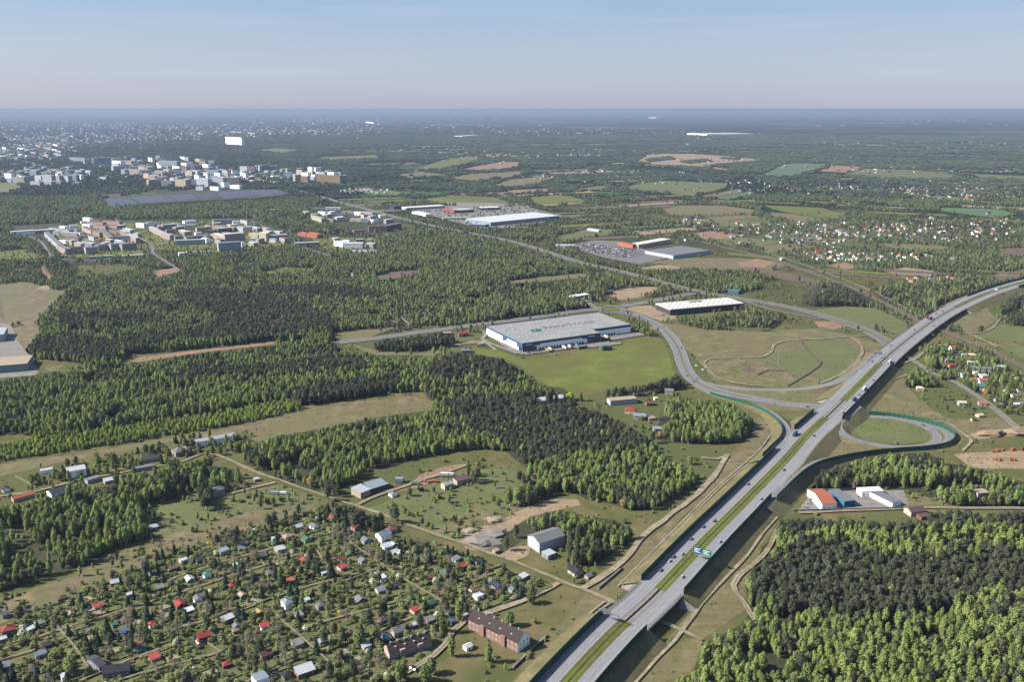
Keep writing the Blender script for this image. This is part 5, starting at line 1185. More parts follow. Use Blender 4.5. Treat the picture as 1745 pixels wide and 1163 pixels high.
for poly_, n_ in (([(8, 300), (130, 296), (160, 306), (120, 318), (20, 312)], 0), ([(120, 274), (320, 272), (420, 296), (410, 324), (270, 316), (190, 292)], 1), ([(420, 288), (540, 292), (590, 306), (540, 316), (460, 300)], 2), ([(0, 252), (120, 246), (110, 270), (0, 274)], 3)):
    for (px, py, wc, rc, hh, dp) in fill(poly_, _c, 15, 5.5, 30 if n_ < 3 else 22, 14, 8, ['white', 'cool white', 'cream', 'light grey', 'pink', 'light blue', 'white'], ['light grey', 'white', 'grey', 'teal']): FAR_EST.append((px, py, wc, rc, rr.uniform(6, 12), hh))
for (x, y, wc, rc, w_, hgt) in FAR_EST:
    nbs = nb_words(x, y, FAR_EST, (wc, rc)); sz = 'tall' if hgt > 35 else 'low' if hgt < 25 else 'mid-rise'; cands = []
    for rel, b in nbs: cands.append(f'{sz} {wc} far slab, {rc} top, {rel} a {b[2]} slab')
    for (r1, b1), (r2, b2) in zip(nbs, nbs[1:]): cands.append(f'{sz} {wc} far slab {r1} {b1[2]} one, {r2} {b2[2]} one')
    sk__ = rr.uniform(-.6, .9)
    building('tower_block' if hgt > 35 else 'apartment_block', uniq(cands, f'{wc} far slab block'), 'apartment block', (x - w_ / 2, y - sk__), (x + w_ / 2, y + sk__), 14 + w_ * .5, hgt * .92, wc, rc, 'flat', rows=int(hgt / 4), sp=6, ww=2.2, wh=1.3, joined=True, group='slab blocks of the far city')

# solar field: long tilted tables
sp_m = mat('solar_glass', lin((104, 110, 128)), lin((92, 98, 116)), .05, rough=.75, spec=.2)
for i, q in enumerate(([(176, 340), (215, 337), (236, 348), (190, 352)], [(222, 336), (275, 333), (300, 343), (242, 347)], [(280, 333), (330, 332), (340, 339), (305, 343)], [(332, 332), (365, 328), (375, 336), (350, 342)], [(368, 328), (420, 325), (442, 333), (382, 340)], [(424, 325), (470, 324), (492, 331), (448, 335)])):
    s_ = thing('solar_array', ['leftmost panel field of the solar farm', 'second panel field of the solar farm from the left', 'third solar panel field beside the trees', 'narrow solar panel field in the middle', 'wide solar panel field right of the middle', 'rightmost panel field of the solar farm'][i], 'solar array', 0, 0, group='solar farm')
    W_ = [Vector(G(*p)) for p in q]; mb = MB(); nrow = 14
    for k in range(nrow):
        f0, f1 = k / nrow, (k + .72) / nrow
        a, b = W_[3].lerp(W_[0], f0), W_[2].lerp(W_[1], f0); c, d = W_[2].lerp(W_[1], f1), W_[3].lerp(W_[0], f1)
        mb.quad((*a, .8), (*b, .8), (*c, 2.6), (*d, 2.6))
    mb.build('panel_rows', sp_m, s_)['kind'] = 'stuff'

# ---------------------------------------------------------------- allotment cottages, hand placed from the photo
O4, O5, O6 = (0, 930), (330, 930), (660, 930)
COL['bright red'] = COL['red']
def cp(o, x, y): return (o[0] + x / 4.986, o[1] + y / 4.986)
COT = []
def C_(o, lst):
    for (x, y, w_, rc, wc) in lst:
        px, py = cp(o, x, y); COT.append([px, py, w_ / 4.986, rc, wc])
C_(O4, [(848, 545, 90, 'red', 'light grey'), (1495, 535, 95, 'red', 'brown'), (82, 778, 120, 'red', 'green'), (352, 960, 100, 'light blue', 'cool white'), (400, 885, 85, 'dark grey', 'brown'), (232, 740, 70, 'light grey', 'beige'), (352, 690, 90, 'pale green', 'light grey'), (980, 348, 75, 'cool white', 'brown'),
 (1478, 225, 75, 'brown', 'brown'), (1572, 155, 75, 'light grey', 'cream'), (1580, 318, 90, 'cool white', 'light grey'), (1462, 345, 50, 'blue', 'blue'), (1712, 465, 75, 'grey', 'white'), (1275, 985, 105, 'red', 'cream'), (1212, 915, 95, 'green', 'dark grey'), (1195, 865, 45, 'dull red', 'dull red'),
 (1325, 680, 75, 'red', 'white'), (1620, 585, 80, 'cool white', 'teal'), (582, 610, 55, 'pink', 'rose'), (1035, 665, 80, 'purple brown', 'beige'), (980, 700, 50, 'teal', 'light grey'), (732, 745, 55, 'blue', 'grey'), (535, 480, 80, 'brown', 'dark grey'), (585, 1125, 80, 'cool white', 'white'), (85, 1030, 110, 'grey', 'light grey'),
 (1590, 1155, 85, 'dark grey', 'light grey'), (28, 830, 80, 'light grey', 'beige'), (1722, 835, 85, 'red', 'white'), (1115, 450, 60, 'light grey', 'light grey'), (1370, 390, 70, 'grey', 'grey'), (198, 590, 70, 'dark grey', 'beige'), (20, 620, 70, 'dark grey', 'grey'), (268, 1095, 60, 'navy', 'brown'), (765, 825, 60, 'rose', 'light grey'), (1255, 620, 70, 'light blue', 'navy'), (1305, 260, 60, 'grey', 'grey')])
C_(O5, [(268, 85, 95, 'light blue', 'cream'), (592, 120, 95, 'grey', 'purple brown'), (140, 258, 85, 'teal', 'white'), (342, 192, 60, 'light grey', 'beige'), (912, 150, 75, 'red', 'brown'), (1275, 150, 60, 'red', 'white'), (1283, 215, 85, 'red', 'cool white'), (1412, 155, 75, 'grey', 'light grey'), (1302, 90, 65, 'green', 'pale green'), (1085, 255, 70, 'light grey', 'beige'),
 (668, 245, 70, 'grey', 'yellow'), (832, 330, 70, 'orange', 'beige'), (652, 375, 85, 'purple brown', 'brown'), (525, 300, 60, 'brown', 'grey'), (303, 370, 60, 'red', 'navy'), (388, 455, 75, 'pink', 'teal'), (70, 458, 85, 'grey', 'white'), (762, 540, 110, 'light blue', 'white'), (537, 600, 75, 'yellow', 'brown'), (308, 662, 110, 'light grey', 'brown'), (612, 718, 85, 'red', 'white'),
 (335, 715, 70, 'grey', 'teal'), (872, 625, 85, 'grey', 'cream'), (100, 830, 115, 'red', 'dark grey'), (985, 475, 60, 'light grey', 'grey'), (1382, 490, 95, 'grey', 'dark grey'), (1602, 412, 85, 'light blue', 'cream'), (1575, 300, 80, 'cool white', 'white'), (1092, 545, 80, 'grey', 'grey'), (1722, 370, 55, 'dark grey', 'orange'), (1625, 665, 95, 'purple brown', 'grey'), (845, 870, 110, 'grey', 'beige'),
 (1112, 830, 70, 'light grey', 'grey'), (632, 965, 110, 'brown', 'brown'), (287, 1045, 75, 'red', 'dark grey'), (1262, 985, 85, 'dark grey', 'beige'), (965, 1120, 180, 'light grey', 'brick red'), (620, 1155, 130, 'light blue', 'white'), (1480, 885, 80, 'light grey', 'light grey'), (362, 760, 60, 'tan', 'tan'), (822, 1112, 90, 'black', 'grey'), (1655, 35, 90, 'light grey', 'white'), (1725, 88, 60, 'cool white', 'grey'), (60, 150, 70, 'dark grey', 'grey'), (425, 35, 70, 'grey', 'light grey'), (770, 35, 90, 'light grey', 'beige'), (1725, 785, 55, 'light grey', 'beige'), (1640, 800, 70, 'navy', 'blue')])
C_(O6, [(532, 245, 115, 'green', 'brown'), (655, 205, 85, 'red', 'navy'), (375, 300, 75, 'dull red', 'teal'), (82, 372, 85, 'dark grey', 'orange'), (790, 160, 85, 'black', 'grey'), (965, 350, 90, 'navy', 'rose'), (1135, 292, 75, 'light grey', 'grey'), (752, 415, 85, 'dull red', 'white'), (792, 462, 85, 'cool white', 'white'), (382, 530, 90, 'green', 'orange'), (255, 582, 75, 'red', 'cream'), (378, 668, 75, 'grey', 'brown'),
 (108, 778, 115, 'grey', 'beige'), (242, 705, 60, 'light grey', 'grey'), (572, 660, 55, 'blue', 'navy'), (545, 600, 65, 'dark grey', 'grey'), (1082, 385, 70, 'grey', 'light grey'), (1562, 255, 120, 'black', 'beige'), (1402, 115, 110, 'light grey', 'grey'), (935, 70, 60, 'rose', 'beige'), (562, 140, 75, 'grey', 'light grey'), (82, 82, 70, 'light grey', 'grey'), (25, 800, 70, 'light blue', 'navy'), (700, 895, 75, 'white', 'white'), (1725, 290, 60, 'grey', 'rose')])
C_((330, 700), [(1200, 925, 60, 'red', 'brown'), (905, 1015, 70, 'cool white', 'grey'), (1000, 1010, 85, 'grey', 'white'), (815, 1095, 85, 'pink', 'rose'), (1350, 1020, 75, 'red', 'light grey'), (1270, 1045, 60, 'dark grey', 'brown'), (932, 1125, 75, 'green', 'pale green'), (695, 1115, 55, 'light grey', 'light grey'), (435, 1162, 65, 'light blue', 'cream'), (1492, 1110, 80, 'grey', 'light grey'), (1640, 1110, 130, 'light blue', 'white'), (1695, 1045, 110, 'dull red', 'beige'), (540, 605, 50, 'light grey', 'grey')])
C_((660, 700), [(525, 670, 100, 'light grey', 'cream'), (650, 628, 150, 'purple brown', 'beige'), (25, 735, 70, 'light blue', 'white'), (70, 1150, 60, 'light grey', 'grey')])
C_((0, 700), [(1310, 1015, 80, 'cool white', 'light blue'), (20, 690, 70, 'black', 'white'), (930, 625, 80, 'light grey', 'light grey'), (1550, 375, 90, 'light grey', 'rose')])
# village right of the viaduct and small houses above the birches (crop at 9.43x)
def C9(o, s_, lst):
    for (x, y, w_, rc, wc) in lst: COT.append([o[0] + x / s_, o[1] + y / s_, w_ / s_, rc, wc])
NV0 = len(COT)
C9((1560, 560), 9.43, [(640, 360, 150, 'red', 'white'), (610, 630, 160, 'red', 'yellow'), (450, 645, 110, 'orange', 'tan'), (1120, 695, 330, 'grey', 'white'), (905, 670, 110, 'grey', 'cool white'), (820, 790, 170, 'grey', 'white'), (1100, 885, 150, 'orange', 'white'), (1060, 985, 150, 'teal', 'light blue'), (1215, 1040, 180, 'purple brown', 'orange'), (1705, 1035, 120, 'dark grey', 'cream'), (540, 560, 120, 'light blue', 'grey'), (640, 410, 90, 'navy', 'light blue'), (560, 755, 100, 'brown', 'orange'), (930, 600, 160, 'cream', 'light grey'), (790, 450, 90, 'cool white', 'beige'), (920, 470, 110, 'cream', 'tan'), (1380, 680, 230, 'light grey', 'white'), (380, 640, 60, 'dark grey', 'brown'), (80, 1010, 120, 'cream', 'beige'), (1600, 1110, 100, 'grey', 'white')])
C9((1560, 680), 9.43, [(1590, 120, 110, 'cool white', 'white'), (1320, 45, 80, 'light blue', 'light grey'), (1700, 110, 70, 'light blue', 'white')])
C9((860, 450), 3.8756, [(830, 995, 80, 'red', 'cream'), (890, 1030, 85, 'light blue', 'cream'), (975, 1035, 50, 'rose', 'beige'), (1050, 1055, 75, 'black', 'brown'), (1010, 1110, 60, 'light blue', 'cream'), (960, 940, 50, 'brick red', 'brick red'), (1085, 865, 60, 'grey', 'beige'), (1000, 900, 25, 'white', 'white')])
C9((430, 450), 3.8756, [(1290, 470, 55, 'rose', 'navy'), (1400, 480, 75, 'red', 'brown'), (1415, 590, 70, 'grey', 'brown'), (1010, 320, 40, 'light grey', 'grey'), (1110, 345, 50, 'grey', 'grey'), (1190, 305, 40, 'light grey', 'white'), (650, 80, 30, 'light grey', 'white'), (795, 85, 35, 'dark grey', 'white')])
rr = random.Random(29)
for k in range(26):
    px, py = rr.uniform(1600, 1745), rr.uniform(604, 722)
    if all(math.hypot(px - c[0], (py - c[1]) * 1.6) > 13 for c in COT) and py > 596 + (px - 1600) * .35 and LC[int(py) - RY0, int(px) - RX0] != 7: COT.append([px, py, rr.uniform(7, 15), rr.choice(['grey', 'dull red', 'light grey', 'brown', 'orange', 'dark grey', 'cream']), rr.choice(['white', 'cream', 'beige', 'light grey'])])
LAND = [(840, 1090, 'the long brick tenement'), (700, 1115, 'the dark-roofed tenement'), (930, 930, 'the white industrial hall'), (648, 918, 'the large villa at the dirt road'), (980, 1000, 'the gravel road'), (483, 1035, 'the tall light-blue-roofed cottage'),
        (20, 1070, 'the left edge of the gardens'), (215, 1150, 'the dark L-shaped house'), (120, 1075, 'the bare sandy plot'), (330, 975, 'the dry grass bank'), (560, 1150, 'the long low house at the bottom'), (1660, 630, 'the long white house'), (1080, 700, 'the birch grove'), (815, 570, 'the pine clump'), (790, 830, 'the scrap yard'), (620, 850, 'the workshop')]
def rel_words(px, py, lx, ly):
    dx, dy = px - lx, (py - ly) * 1.4
    if math.hypot(dx, dy) < 30: return 'close to'
    return ('right of' if dx > 0 else 'left of') if abs(dx) > abs(dy) else ('in front of' if dy > 0 else 'behind')
ua = Vector(G(514, 945)) - Vector(G(330, 1005)); AANG = math.atan2(ua.y, ua.x)
rr = random.Random(12)
cb = [(c[0], c[1], c[3], c[4]) for c in COT]
for i, (px, py, wpx, rc, wc) in enumerate(COT):
    x, y = G(px, py); mpp = H / (CP * (py - YH)); wm = max(3.2, min(26, wpx * mpp))
    if i < NV0: a = AANG + rr.choice((0, 0, math.pi / 2, .1, -.1)) ; a = a if rr.random() < .7 else AANG - math.pi / 2 + rr.uniform(-.1, .1)
    else: a = rr.uniform(-.25, .3)
    L_ = wm * (.84 if i < NV0 else .92); dp = min(8.5, max(3.0, wm * rr.uniform(.62, .85))); hh = rr.uniform(2.3, 2.9) if wm < 9 else rr.uniform(3.2, 5)
    if (rc, wc) == ('light blue', 'white') and wm > 8: hh = 5.4
    rk = rr.choice(('gable', 'gable', 'hip', 'shed')) if rc not in ('white', 'cool white', 'light grey') else rr.choice(('flat', 'shed', 'gable'))
    ld = sorted((math.hypot(px - l_[0], (py - l_[1]) * 1.4), l_) for l_ in LAND)[:3]
    word = 'cottage' if wm < 9 else 'house'
    cands = [f'{rc}-roofed {word} with {wc} walls {rel_words(px, py, l_[0], l_[1])} {l_[2]}' for d, l_ in ld]
    for rel, b in nb_words(px, py, cb, (rc, wc)): cands.append(f'{wc} walled {word} with {rc} roof, {rel} a {b[2]}-roofed {b[3]} one')
    # origin so that the footprint is centred on the traced foot point
    c_, s_ = math.cos(a), math.sin(a); ox = x - c_ * L_ / 2; oy = y - s_ * L_ / 2
    building('garden_cottage' if word == 'cottage' else 'house', uniq(cands, f'{rc}-roofed {word} with {wc} walls'), word, None, None, dp, hh, wc, rc, rk, rh={'gable': dp * .28, 'hip': dp * .28, 'shed': .5}.get(rk, 0),
             rows=1 if wm < 10 else 2, sp=2.6, ww=1.0, wh=1.0, door=True, world=(ox, oy, a, L_), group='garden cottages of the allotments' if i < NV0 else None, chim=1 if wm > 8.5 and rk in ('gable', 'hip') else 0)
# L-shaped dark house at the lower left
building('house', 'dark L-shaped low house in the lower left, long wing', 'house', (176, 1160), (222, 1152), 9, 4, 'grey', 'black', 'gable', 2.2, rows=1, sp=3, chim=1)
building('house', 'dark L-shaped low house in the lower left, short wing', 'house', (170, 1148), (182, 1142), 16, 4, 'grey', 'dark grey', 'gable', 2.0, rows=1, sp=3)

# ---------------------------------------------------------------- small houses of the villages on the plain: single meshes, shared
HV = {}
def house_mesh(rc, wc, kind):
    k = (rc, wc, kind)
    if k not in HV:
        mb = MB(); Lx, W, h = (11, 9, 4.2) if kind == 'hip' else (12, 8.5, 4.0); rh = 3.4
        for src, mi in ((wall_mesh(kind, Lx, W, h, rh), 0), (roof_mesh(kind, Lx, W, h, rh), 1)):
            b0 = len(mb.v); mb.v += [(a - Lx / 2, b - W / 2, c) for a, b, c in src.v]; mb.f += [tuple(b0 + q for q in f) for f in src.f]; mb.mi += [mi] * len(src.f)
        HV[k] = mb.mesh('house', [cmat(wc, 'wall'), cmat(rc, 'roof')])
    return HV[k]
VIL = [ # (polygon, count, place words)
 ([(1190, 385), (1300, 378), (1420, 378), (1620, 380), (1700, 372), (1745, 380), (1745, 412), (1620, 410), (1480, 404), (1350, 398)], 80, 'in the scattered village beyond the railway'),
 ([(1345, 432), (1420, 420), (1500, 430), (1560, 434), (1570, 446), (1450, 446), (1370, 446)], 34, 'in the new row of houses near the railway'),
 ([(1300, 312), (1420, 316), (1600, 322), (1700, 326), (1745, 334), (1745, 342), (1600, 334), (1450, 325), (1300, 322)], 70, 'in the village strip on the right plain'),
 ([(1100, 302), (1240, 298), (1300, 305), (1290, 315), (1160, 306)], 30, 'in the hamlet below the sand pit'),
 ([(1020, 292), (1100, 290), (1180, 296), (1100, 304), (1020, 302)], 22, 'in the wooded hamlet left of the green fields'),
 ([(1280, 405), (1340, 400), (1440, 412), (1420, 420), (1300, 414)], 14, 'along the lane beyond the brown field'),
 ([(1500, 484), (1560, 470), (1640, 474), (1600, 482)], 7, 'behind the wood at the motorway end'),
]
rr = random.Random(3); CL = ['red', 'dull red', 'dull red', 'orange', 'brown', 'brown', 'dark grey', 'dark grey', 'dark grey', 'grey', 'grey', 'light grey', 'navy']
vcount = 0
for poly_, cnt, where in VIL:
    xs = [p[0] for p in poly_]; ys = [p[1] for p in poly_]; done = 0; tries = 0; pts = []
    while done < cnt and tries < 4000:
        tries += 1; px, py = rr.uniform(min(xs), max(xs)), rr.uniform(min(ys), max(ys))
        if not pip(poly_, np.array([[px]]), np.array([[py]]))[0, 0]: continue
        x, y = G(px, py)
        if any((x - a) ** 2 + (y - b) ** 2 < 20 ** 2 for a, b in pts): continue
        pts.append((x, y)); rc = rr.choice(CL); wc = rr.choice(('white', 'cream', 'beige', 'white', 'cool white')); kd = rr.choice(('gable', 'hip'))
        if py < 330: wc = rr.choice(('white', 'cream'))
        s_ = rr.uniform(.66, 1.05)
        o = link('village_house', house_mesh(rc, wc, kd), None, (x, y, 0), rr.choice((0, .3, 1.57, 1.9)) + rr.uniform(-.2, .2)); o.scale = (s_, s_, s_)
        tag(o, f'{rc}-roofed {wc} house {where}', 'house', f'houses {where}'); done += 1; vcount += 1
        paint_world([(x - 14, y - 14), (x + 14, y - 14), (x + 14, y + 10), (x - 14, y + 10)], 7 if py > 380 else 9)
# the mass of far towns, too far to tell house from house
def town(name, label, cols, clusters, seed):
    r_ = np.random.default_rng(seed); mb = MB(); ms = [cmat(c, 'far') for c in cols]
    for (cx, cy, rx, ry, n_, s0, s1, h0, h1) in clusters:
        for _ in range(n_):
            px = cx + rx * r_.normal() * .5; py = max(190.5, cy + ry * r_.normal() * .5)
            x, y = G(px, py); L_, W = r_.uniform(s0, s1), r_.uniform(s0, s1) * .6; a = r_.uniform(0, 3.14); mi = int(r_.integers(len(ms)))
            mb.obox((x, y), (math.cos(a), math.sin(a)), L_, W, 0, r_.uniform(h0, h1), mi)
    o = mb.build(name, ms); tag(o, label, 'town', kind='stuff')
town('far_town', 'hazy sprawl of pale buildings of the city centre at the left', ['white', 'cool white', 'cream', 'beige', 'light grey', 'grey', 'rose', 'light blue', 'white', 'navy'],
     [(60, 240, 100, 14, 420, 14, 55, 8, 30), (200, 236, 130, 12, 420, 14, 50, 8, 30), (30, 262, 60, 14, 160, 14, 60, 6, 20), (180, 215, 220, 9, 380, 20, 80, 10, 34), (360, 225, 150, 10, 260, 20, 60, 8, 28), (90, 250, 60, 8, 90, 20, 90, 6, 14), (300, 300, 70, 14, 90, 14, 50, 6, 16), (80, 296, 90, 12, 110, 14, 50, 6, 16), (560, 205, 140, 5, 120, 40, 120, 12, 40), (500, 225, 140, 8, 160, 20, 60, 8, 24), (440, 300, 60, 12, 60, 12, 40, 6, 12), (620, 325, 40, 6, 40, 8, 26, 4, 8)], 21)
town('far_suburb', 'scattered small houses of the wooded suburbs towards the horizon', ['white', 'cream', 'dull red', 'light grey', 'brown', 'beige', 'grey', 'dark grey'],
     [(700, 245, 180, 9, 380, 10, 24, 5, 9), (860, 262, 120, 10, 260, 10, 20, 5, 9), (1000, 262, 120, 10, 160, 10, 20, 5, 9), (960, 225, 220, 8, 260, 14, 40, 5, 12), (700, 215, 240, 8, 160, 20, 60, 6, 20), (1400, 240, 260, 10, 180, 12, 36, 5, 10), (1650, 250, 160, 12, 160, 12, 30, 5, 10), (1500, 290, 240, 10, 60, 10, 20, 5, 8), (1250, 275, 100, 8, 60, 10, 20, 5, 8), (1600, 205, 220, 6, 90, 30, 120, 8, 20), (820, 203, 120, 3, 60, 40, 120, 10, 30), (1200, 232, 180, 8, 60, 12, 50, 6, 12), (980, 300, 80, 8, 60, 10, 20, 5, 8), (760, 270, 80, 4, 40, 10, 20, 5, 8), (1500, 322, 330, 14, 260, 8, 14, 4, 6), (1620, 335, 160, 10, 120, 8, 14, 4, 6), (1130, 302, 150, 12, 130, 8, 14, 4, 6), (1350, 400, 240, 18, 110, 7, 13, 4, 6), (1560, 392, 220, 22, 150, 7, 13, 4, 6), (1020, 295, 90, 8, 60, 8, 14, 4, 6), (1480, 440, 160, 8, 50, 7, 12, 4, 6), (1180, 378, 60, 8, 30, 7, 12, 4, 6)], 22)
# ---------------------------------------------------------------- trees
import bmesh
def leafmat(name, c1, c2, rnd):
    f_ = 1.46; c1 = tuple(v * f_ for v in c1); c2 = tuple(v * f_ for v in c2)
    m = mat(name, c1, c2, .55, detail=3, rnd=rnd, rough=.95, spec=.05)
    n_ = m.node_tree.nodes; b_ = next(q for q in n_ if q.type == 'BSDF_PRINCIPLED'); out = next(q for q in n_ if q.type == 'OUTPUT_MATERIAL')
    src = b_.inputs['Base Color'].links[0].from_socket; df = n_.new('ShaderNodeBsdfDiffuse'); tr = n_.new('ShaderNodeBsdfTranslucent'); mxs = n_.new('ShaderNodeMixShader'); mxs.inputs[0].default_value = .44
    for q in (df, tr): m.node_tree.links.new(src, q.inputs['Color'])
    m.node_tree.links.new(df.outputs[0], mxs.inputs[1]); m.node_tree.links.new(tr.outputs[0], mxs.inputs[2]); m.node_tree.links.new(mxs.outputs[0], out.inputs['Surface']); n_.remove(b_)
    return m
ML = {
 'birch': leafmat('birch_leaves', (.112, .142, .044), (.078, .106, .034), .28),
 'broad': leafmat('broad_leaves', (.084, .106, .036), (.056, .076, .028), .36),
 'lime': leafmat('spring_leaves', (.125, .160, .034), (.092, .122, .030), .22),
 'vivid': leafmat('vivid_leaves', (.17, .235, .022), (.13, .185, .02), .04),
 'pine': leafmat('pine_needles', (.046, .053, .032), (.032, .038, .024), .30),
 'spruce': leafmat('spruce_needles', (.026, .042, .028), (.018, .030, .020), .30),
 'bronze': leafmat('bronze_leaves', (.17, .135, .055), (.125, .098, .042), .25),
 'bare': leafmat('bare_twigs', (.15, .125, .098), (.10, .085, .066), .2),
 'bush': leafmat('bush_leaves', (.098, .110, .046), (.064, .074, .034), .4),
 'yellow': leafmat('forsythia_blossom', (.50, .38, .03), (.3, .28, .03), .15),
 'blossom': leafmat('cherry_blossom', (.34, .35, .27), (.20, .22, .15), .15),
}
ML['far_a'] = leafmat('far_leaves', (.040, .052, .032), (.030, .040, .026), .22); ML['far_b'] = leafmat('far_spring_leaves', (.052, .064, .036), (.038, .049, .030), .22); ML['far_c'] = leafmat('far_needles', (.034, .042, .030), (.026, .034, .024), .2)
ML['mid_birch'] = leafmat('grove_birch_leaves', (.104, .124, .048), (.072, .090, .036), .32); ML['mid_broad'] = leafmat('grove_leaves', (.080, .098, .042), (.056, .070, .032), .34)
ML['garden'] = leafmat('fruit_leaves', (.112, .130, .052), (.076, .092, .038), .42)
M_bark = mat('bark', (.11, .085, .065), (.07, .055, .045), 3)
M_birchbark = mat('birch_bark', (.52, .50, .46), (.32, .30, .28), 2)
bm = bmesh.new(); bmesh.ops.create_icosphere(bm, subdivisions=1, radius=1)
ICO_V = np.array([v.co[:] for v in bm.verts]); ICO_F = [tuple(v.index for v in f.verts) for f in bm.faces]; bm.free()
bm = bmesh.new(); bmesh.ops.create_icosphere(bm, subdivisions=2, radius=1)
ICO2_V = np.array([v.co[:] for v in bm.verts]); ICO2_F = [tuple(v.index for v in f.verts) for f in bm.faces]; bm.free()
def lump(mb, c, r, rs, m=0, hi=False):
    V, Fc = (ICO2_V, ICO2_F) if hi else (ICO_V, ICO_F)
    k = 1 + rs.uniform(-.30, .30, len(V)); P = V * k[:, None] * np.array(r) + np.array(c); i = len(mb.v)
    mb.v += [tuple(p) for p in P]; mb.f += [tuple(i + q for q in f) for f in Fc]; mb.mi += [m] * len(Fc)
def tuft(mb, c, s, d, rs, m=0):
    d = np.array(d) + rs.normal(0, .55, 3); d /= np.linalg.norm(d) + 1e-6
    a = np.cross(d, rs.normal(0, 1, 3)); a /= np.linalg.norm(a) + 1e-6; b = np.cross(d, a)
    a = a * s * rs.uniform(.6, 1.1); b = b * s * rs.uniform(.5, 1.0); c = np.array(c)
    mb.quad(tuple(c - a - b * .6), tuple(c + a * .7 - b), tuple(c + a + b * .7), tuple(c - a * .6 + b), m)
SPEC = {  # height, crown base, radius, lumps, profile
 'birch': (12.0, 2.4, 2.1, 'egg', 'birch'), 'broad': (9.8, 1.6, 2.9, 'round', 'broad'), 'lime': (8.0, 1.0, 2.5, 'egg', 'lime'), 'pine': (11.5, 3.8, 2.25, 'top', 'pine'), 'spruce': (9.5, .4, 2.5, 'cone', 'spruce'),
 'bronze': (8.5, 1.6, 3.0, 'round', 'bronze'), 'bare': (9.5, 1.4, 2.8, 'thin', 'bare'), 'bush': (2.6, 0, 1.7, 'round', 'bush'), 'yellow': (2.2, 0, 1.3, 'round', 'yellow'), 'blossom': (4.2, .9, 2.0, 'round', 'blossom'), 'vivid': (11, 1.2, 5.0, 'round', 'vivid'),
 'fruit': (4.2, .9, 2.1, 'round', 'garden'), 'poplar': (17, 1.5, 2.6, 'egg', 'broad'),
}
def crown(kind, seed, lod):
    h, b, R, prof, lm = SPEC[kind]; rs = np.random.default_rng(seed * 7 + len(kind)); mb = MB(); Hc = h - b
    nl, nt_ = {0: (13, 210), 1: (6, 46)}[lod]
    if kind in ('bush', 'yellow', 'fruit', 'blossom'): nl, nt_ = (6, 80) if lod == 0 else (4, 20)
    def rad(u):
        if prof == 'egg': return R * (max(0, math.sin(math.pi * min(1, (u * .86 + .12)))) ** .75)
        if prof == 'round': return R * math.sqrt(max(0.04, 1 - (2 * u - .95) ** 2))
        if prof == 'top': return R * (.55 + .6 * math.sin(math.pi * min(1, u * .8 + .15))) * (1 - .25 * u)
        if prof == 'cone': return R * (1.04 - u) ** .9
        return R * math.sqrt(max(.05, 1 - (2 * u - 1.05) ** 2))
    if prof != 'thin':
        for k in range(nl):
            u = (k + .5) / nl; r = rad(u); an = k * 2.4 + rs.uniform(0, 1); off = r * (.38 if nl > 6 else .25) * (0 if prof == 'cone' else 1)
            lr = max(.35, r * rs.uniform(.50, .72)) if prof != 'cone' else max(.25, r * .8)
            lump(mb, (off * math.cos(an), off * math.sin(an), b + u * Hc * .94), (lr, lr, max(.5, Hc / nl * (1.15 if nl > 6 else .85))), rs)
    for k in range(nt_):
        u = rs.uniform(.02, 1); r = rad(u) * (rs.uniform(.72, 1.12) if prof != 'thin' else rs.uniform(.1, 1)); an = rs.uniform(0, 6.283)
        s = (.52 if lod == 0 else .95) * (R / 2.6) ** .5 * rs.uniform(.6, 1.25)
        if prof == 'thin': s *= .55
        tuft(mb, (r * math.cos(an), r * math.sin(an), b + u * Hc), s, (math.cos(an), math.sin(an), .75), rs)
    return mb, ML[lm]
def trunk(kind, seed):
    h, b, R, prof, lm = SPEC[kind]; mb = MB(); rs = np.random.default_rng(seed + 99)
    r0 = .035 * h ** .8 if kind != 'birch' else .13
    mb.cyl(0, 0, -.2, h * .55, r0 * 1.2, r0 * .7, 6, cap=False); mb.cyl(0, 0, h * .55, h * .93, r0 * .7, r0 * .15, 5, cap=False)
    for k in range(7 if kind in ('bare',) else 3):
        an = rs.uniform(0, 6.28); z = b + (h - b) * rs.uniform(.1, .5); q = R * .75
        mb.bar((0, 0, z), (q * math.cos(an), q * math.sin(an), z + R * .8), r0 * .3)
    return mb, (M_birchbark if kind == 'birch' else M_bark)
NICE = {'birch': 'birch_tree', 'broad': 'broadleaf_tree', 'lime': 'young_birch', 'pine': 'pine_tree', 'spruce': 'spruce_tree', 'bronze': 'bronze_tree', 'bare': 'bare_tree', 'bush': 'bush', 'yellow': 'forsythia_bush', 'blossom': 'blossoming_tree', 'fruit': 'fruit_tree', 'poplar': 'poplar_tree', 'vivid': 'maple_tree'}
CM, TM = {}, {}
NVAR = {'birch': 4, 'broad': 3, 'lime': 2, 'pine': 3, 'spruce': 2, 'bronze': 1, 'bare': 1, 'bush': 2, 'yellow': 1, 'blossom': 1, 'fruit': 2, 'poplar': 1, 'vivid': 1}
for kd, nv in NVAR.items():
    for v in range(nv):
        c_, m_ = crown(kd, v + 1, 0); CM[kd, v] = c_.mesh('crown', m_)
        if kd not in ('bush', 'yellow'): t_, m2 = trunk(kd, v); TM[kd, v] = t_.mesh('trunk', m2)
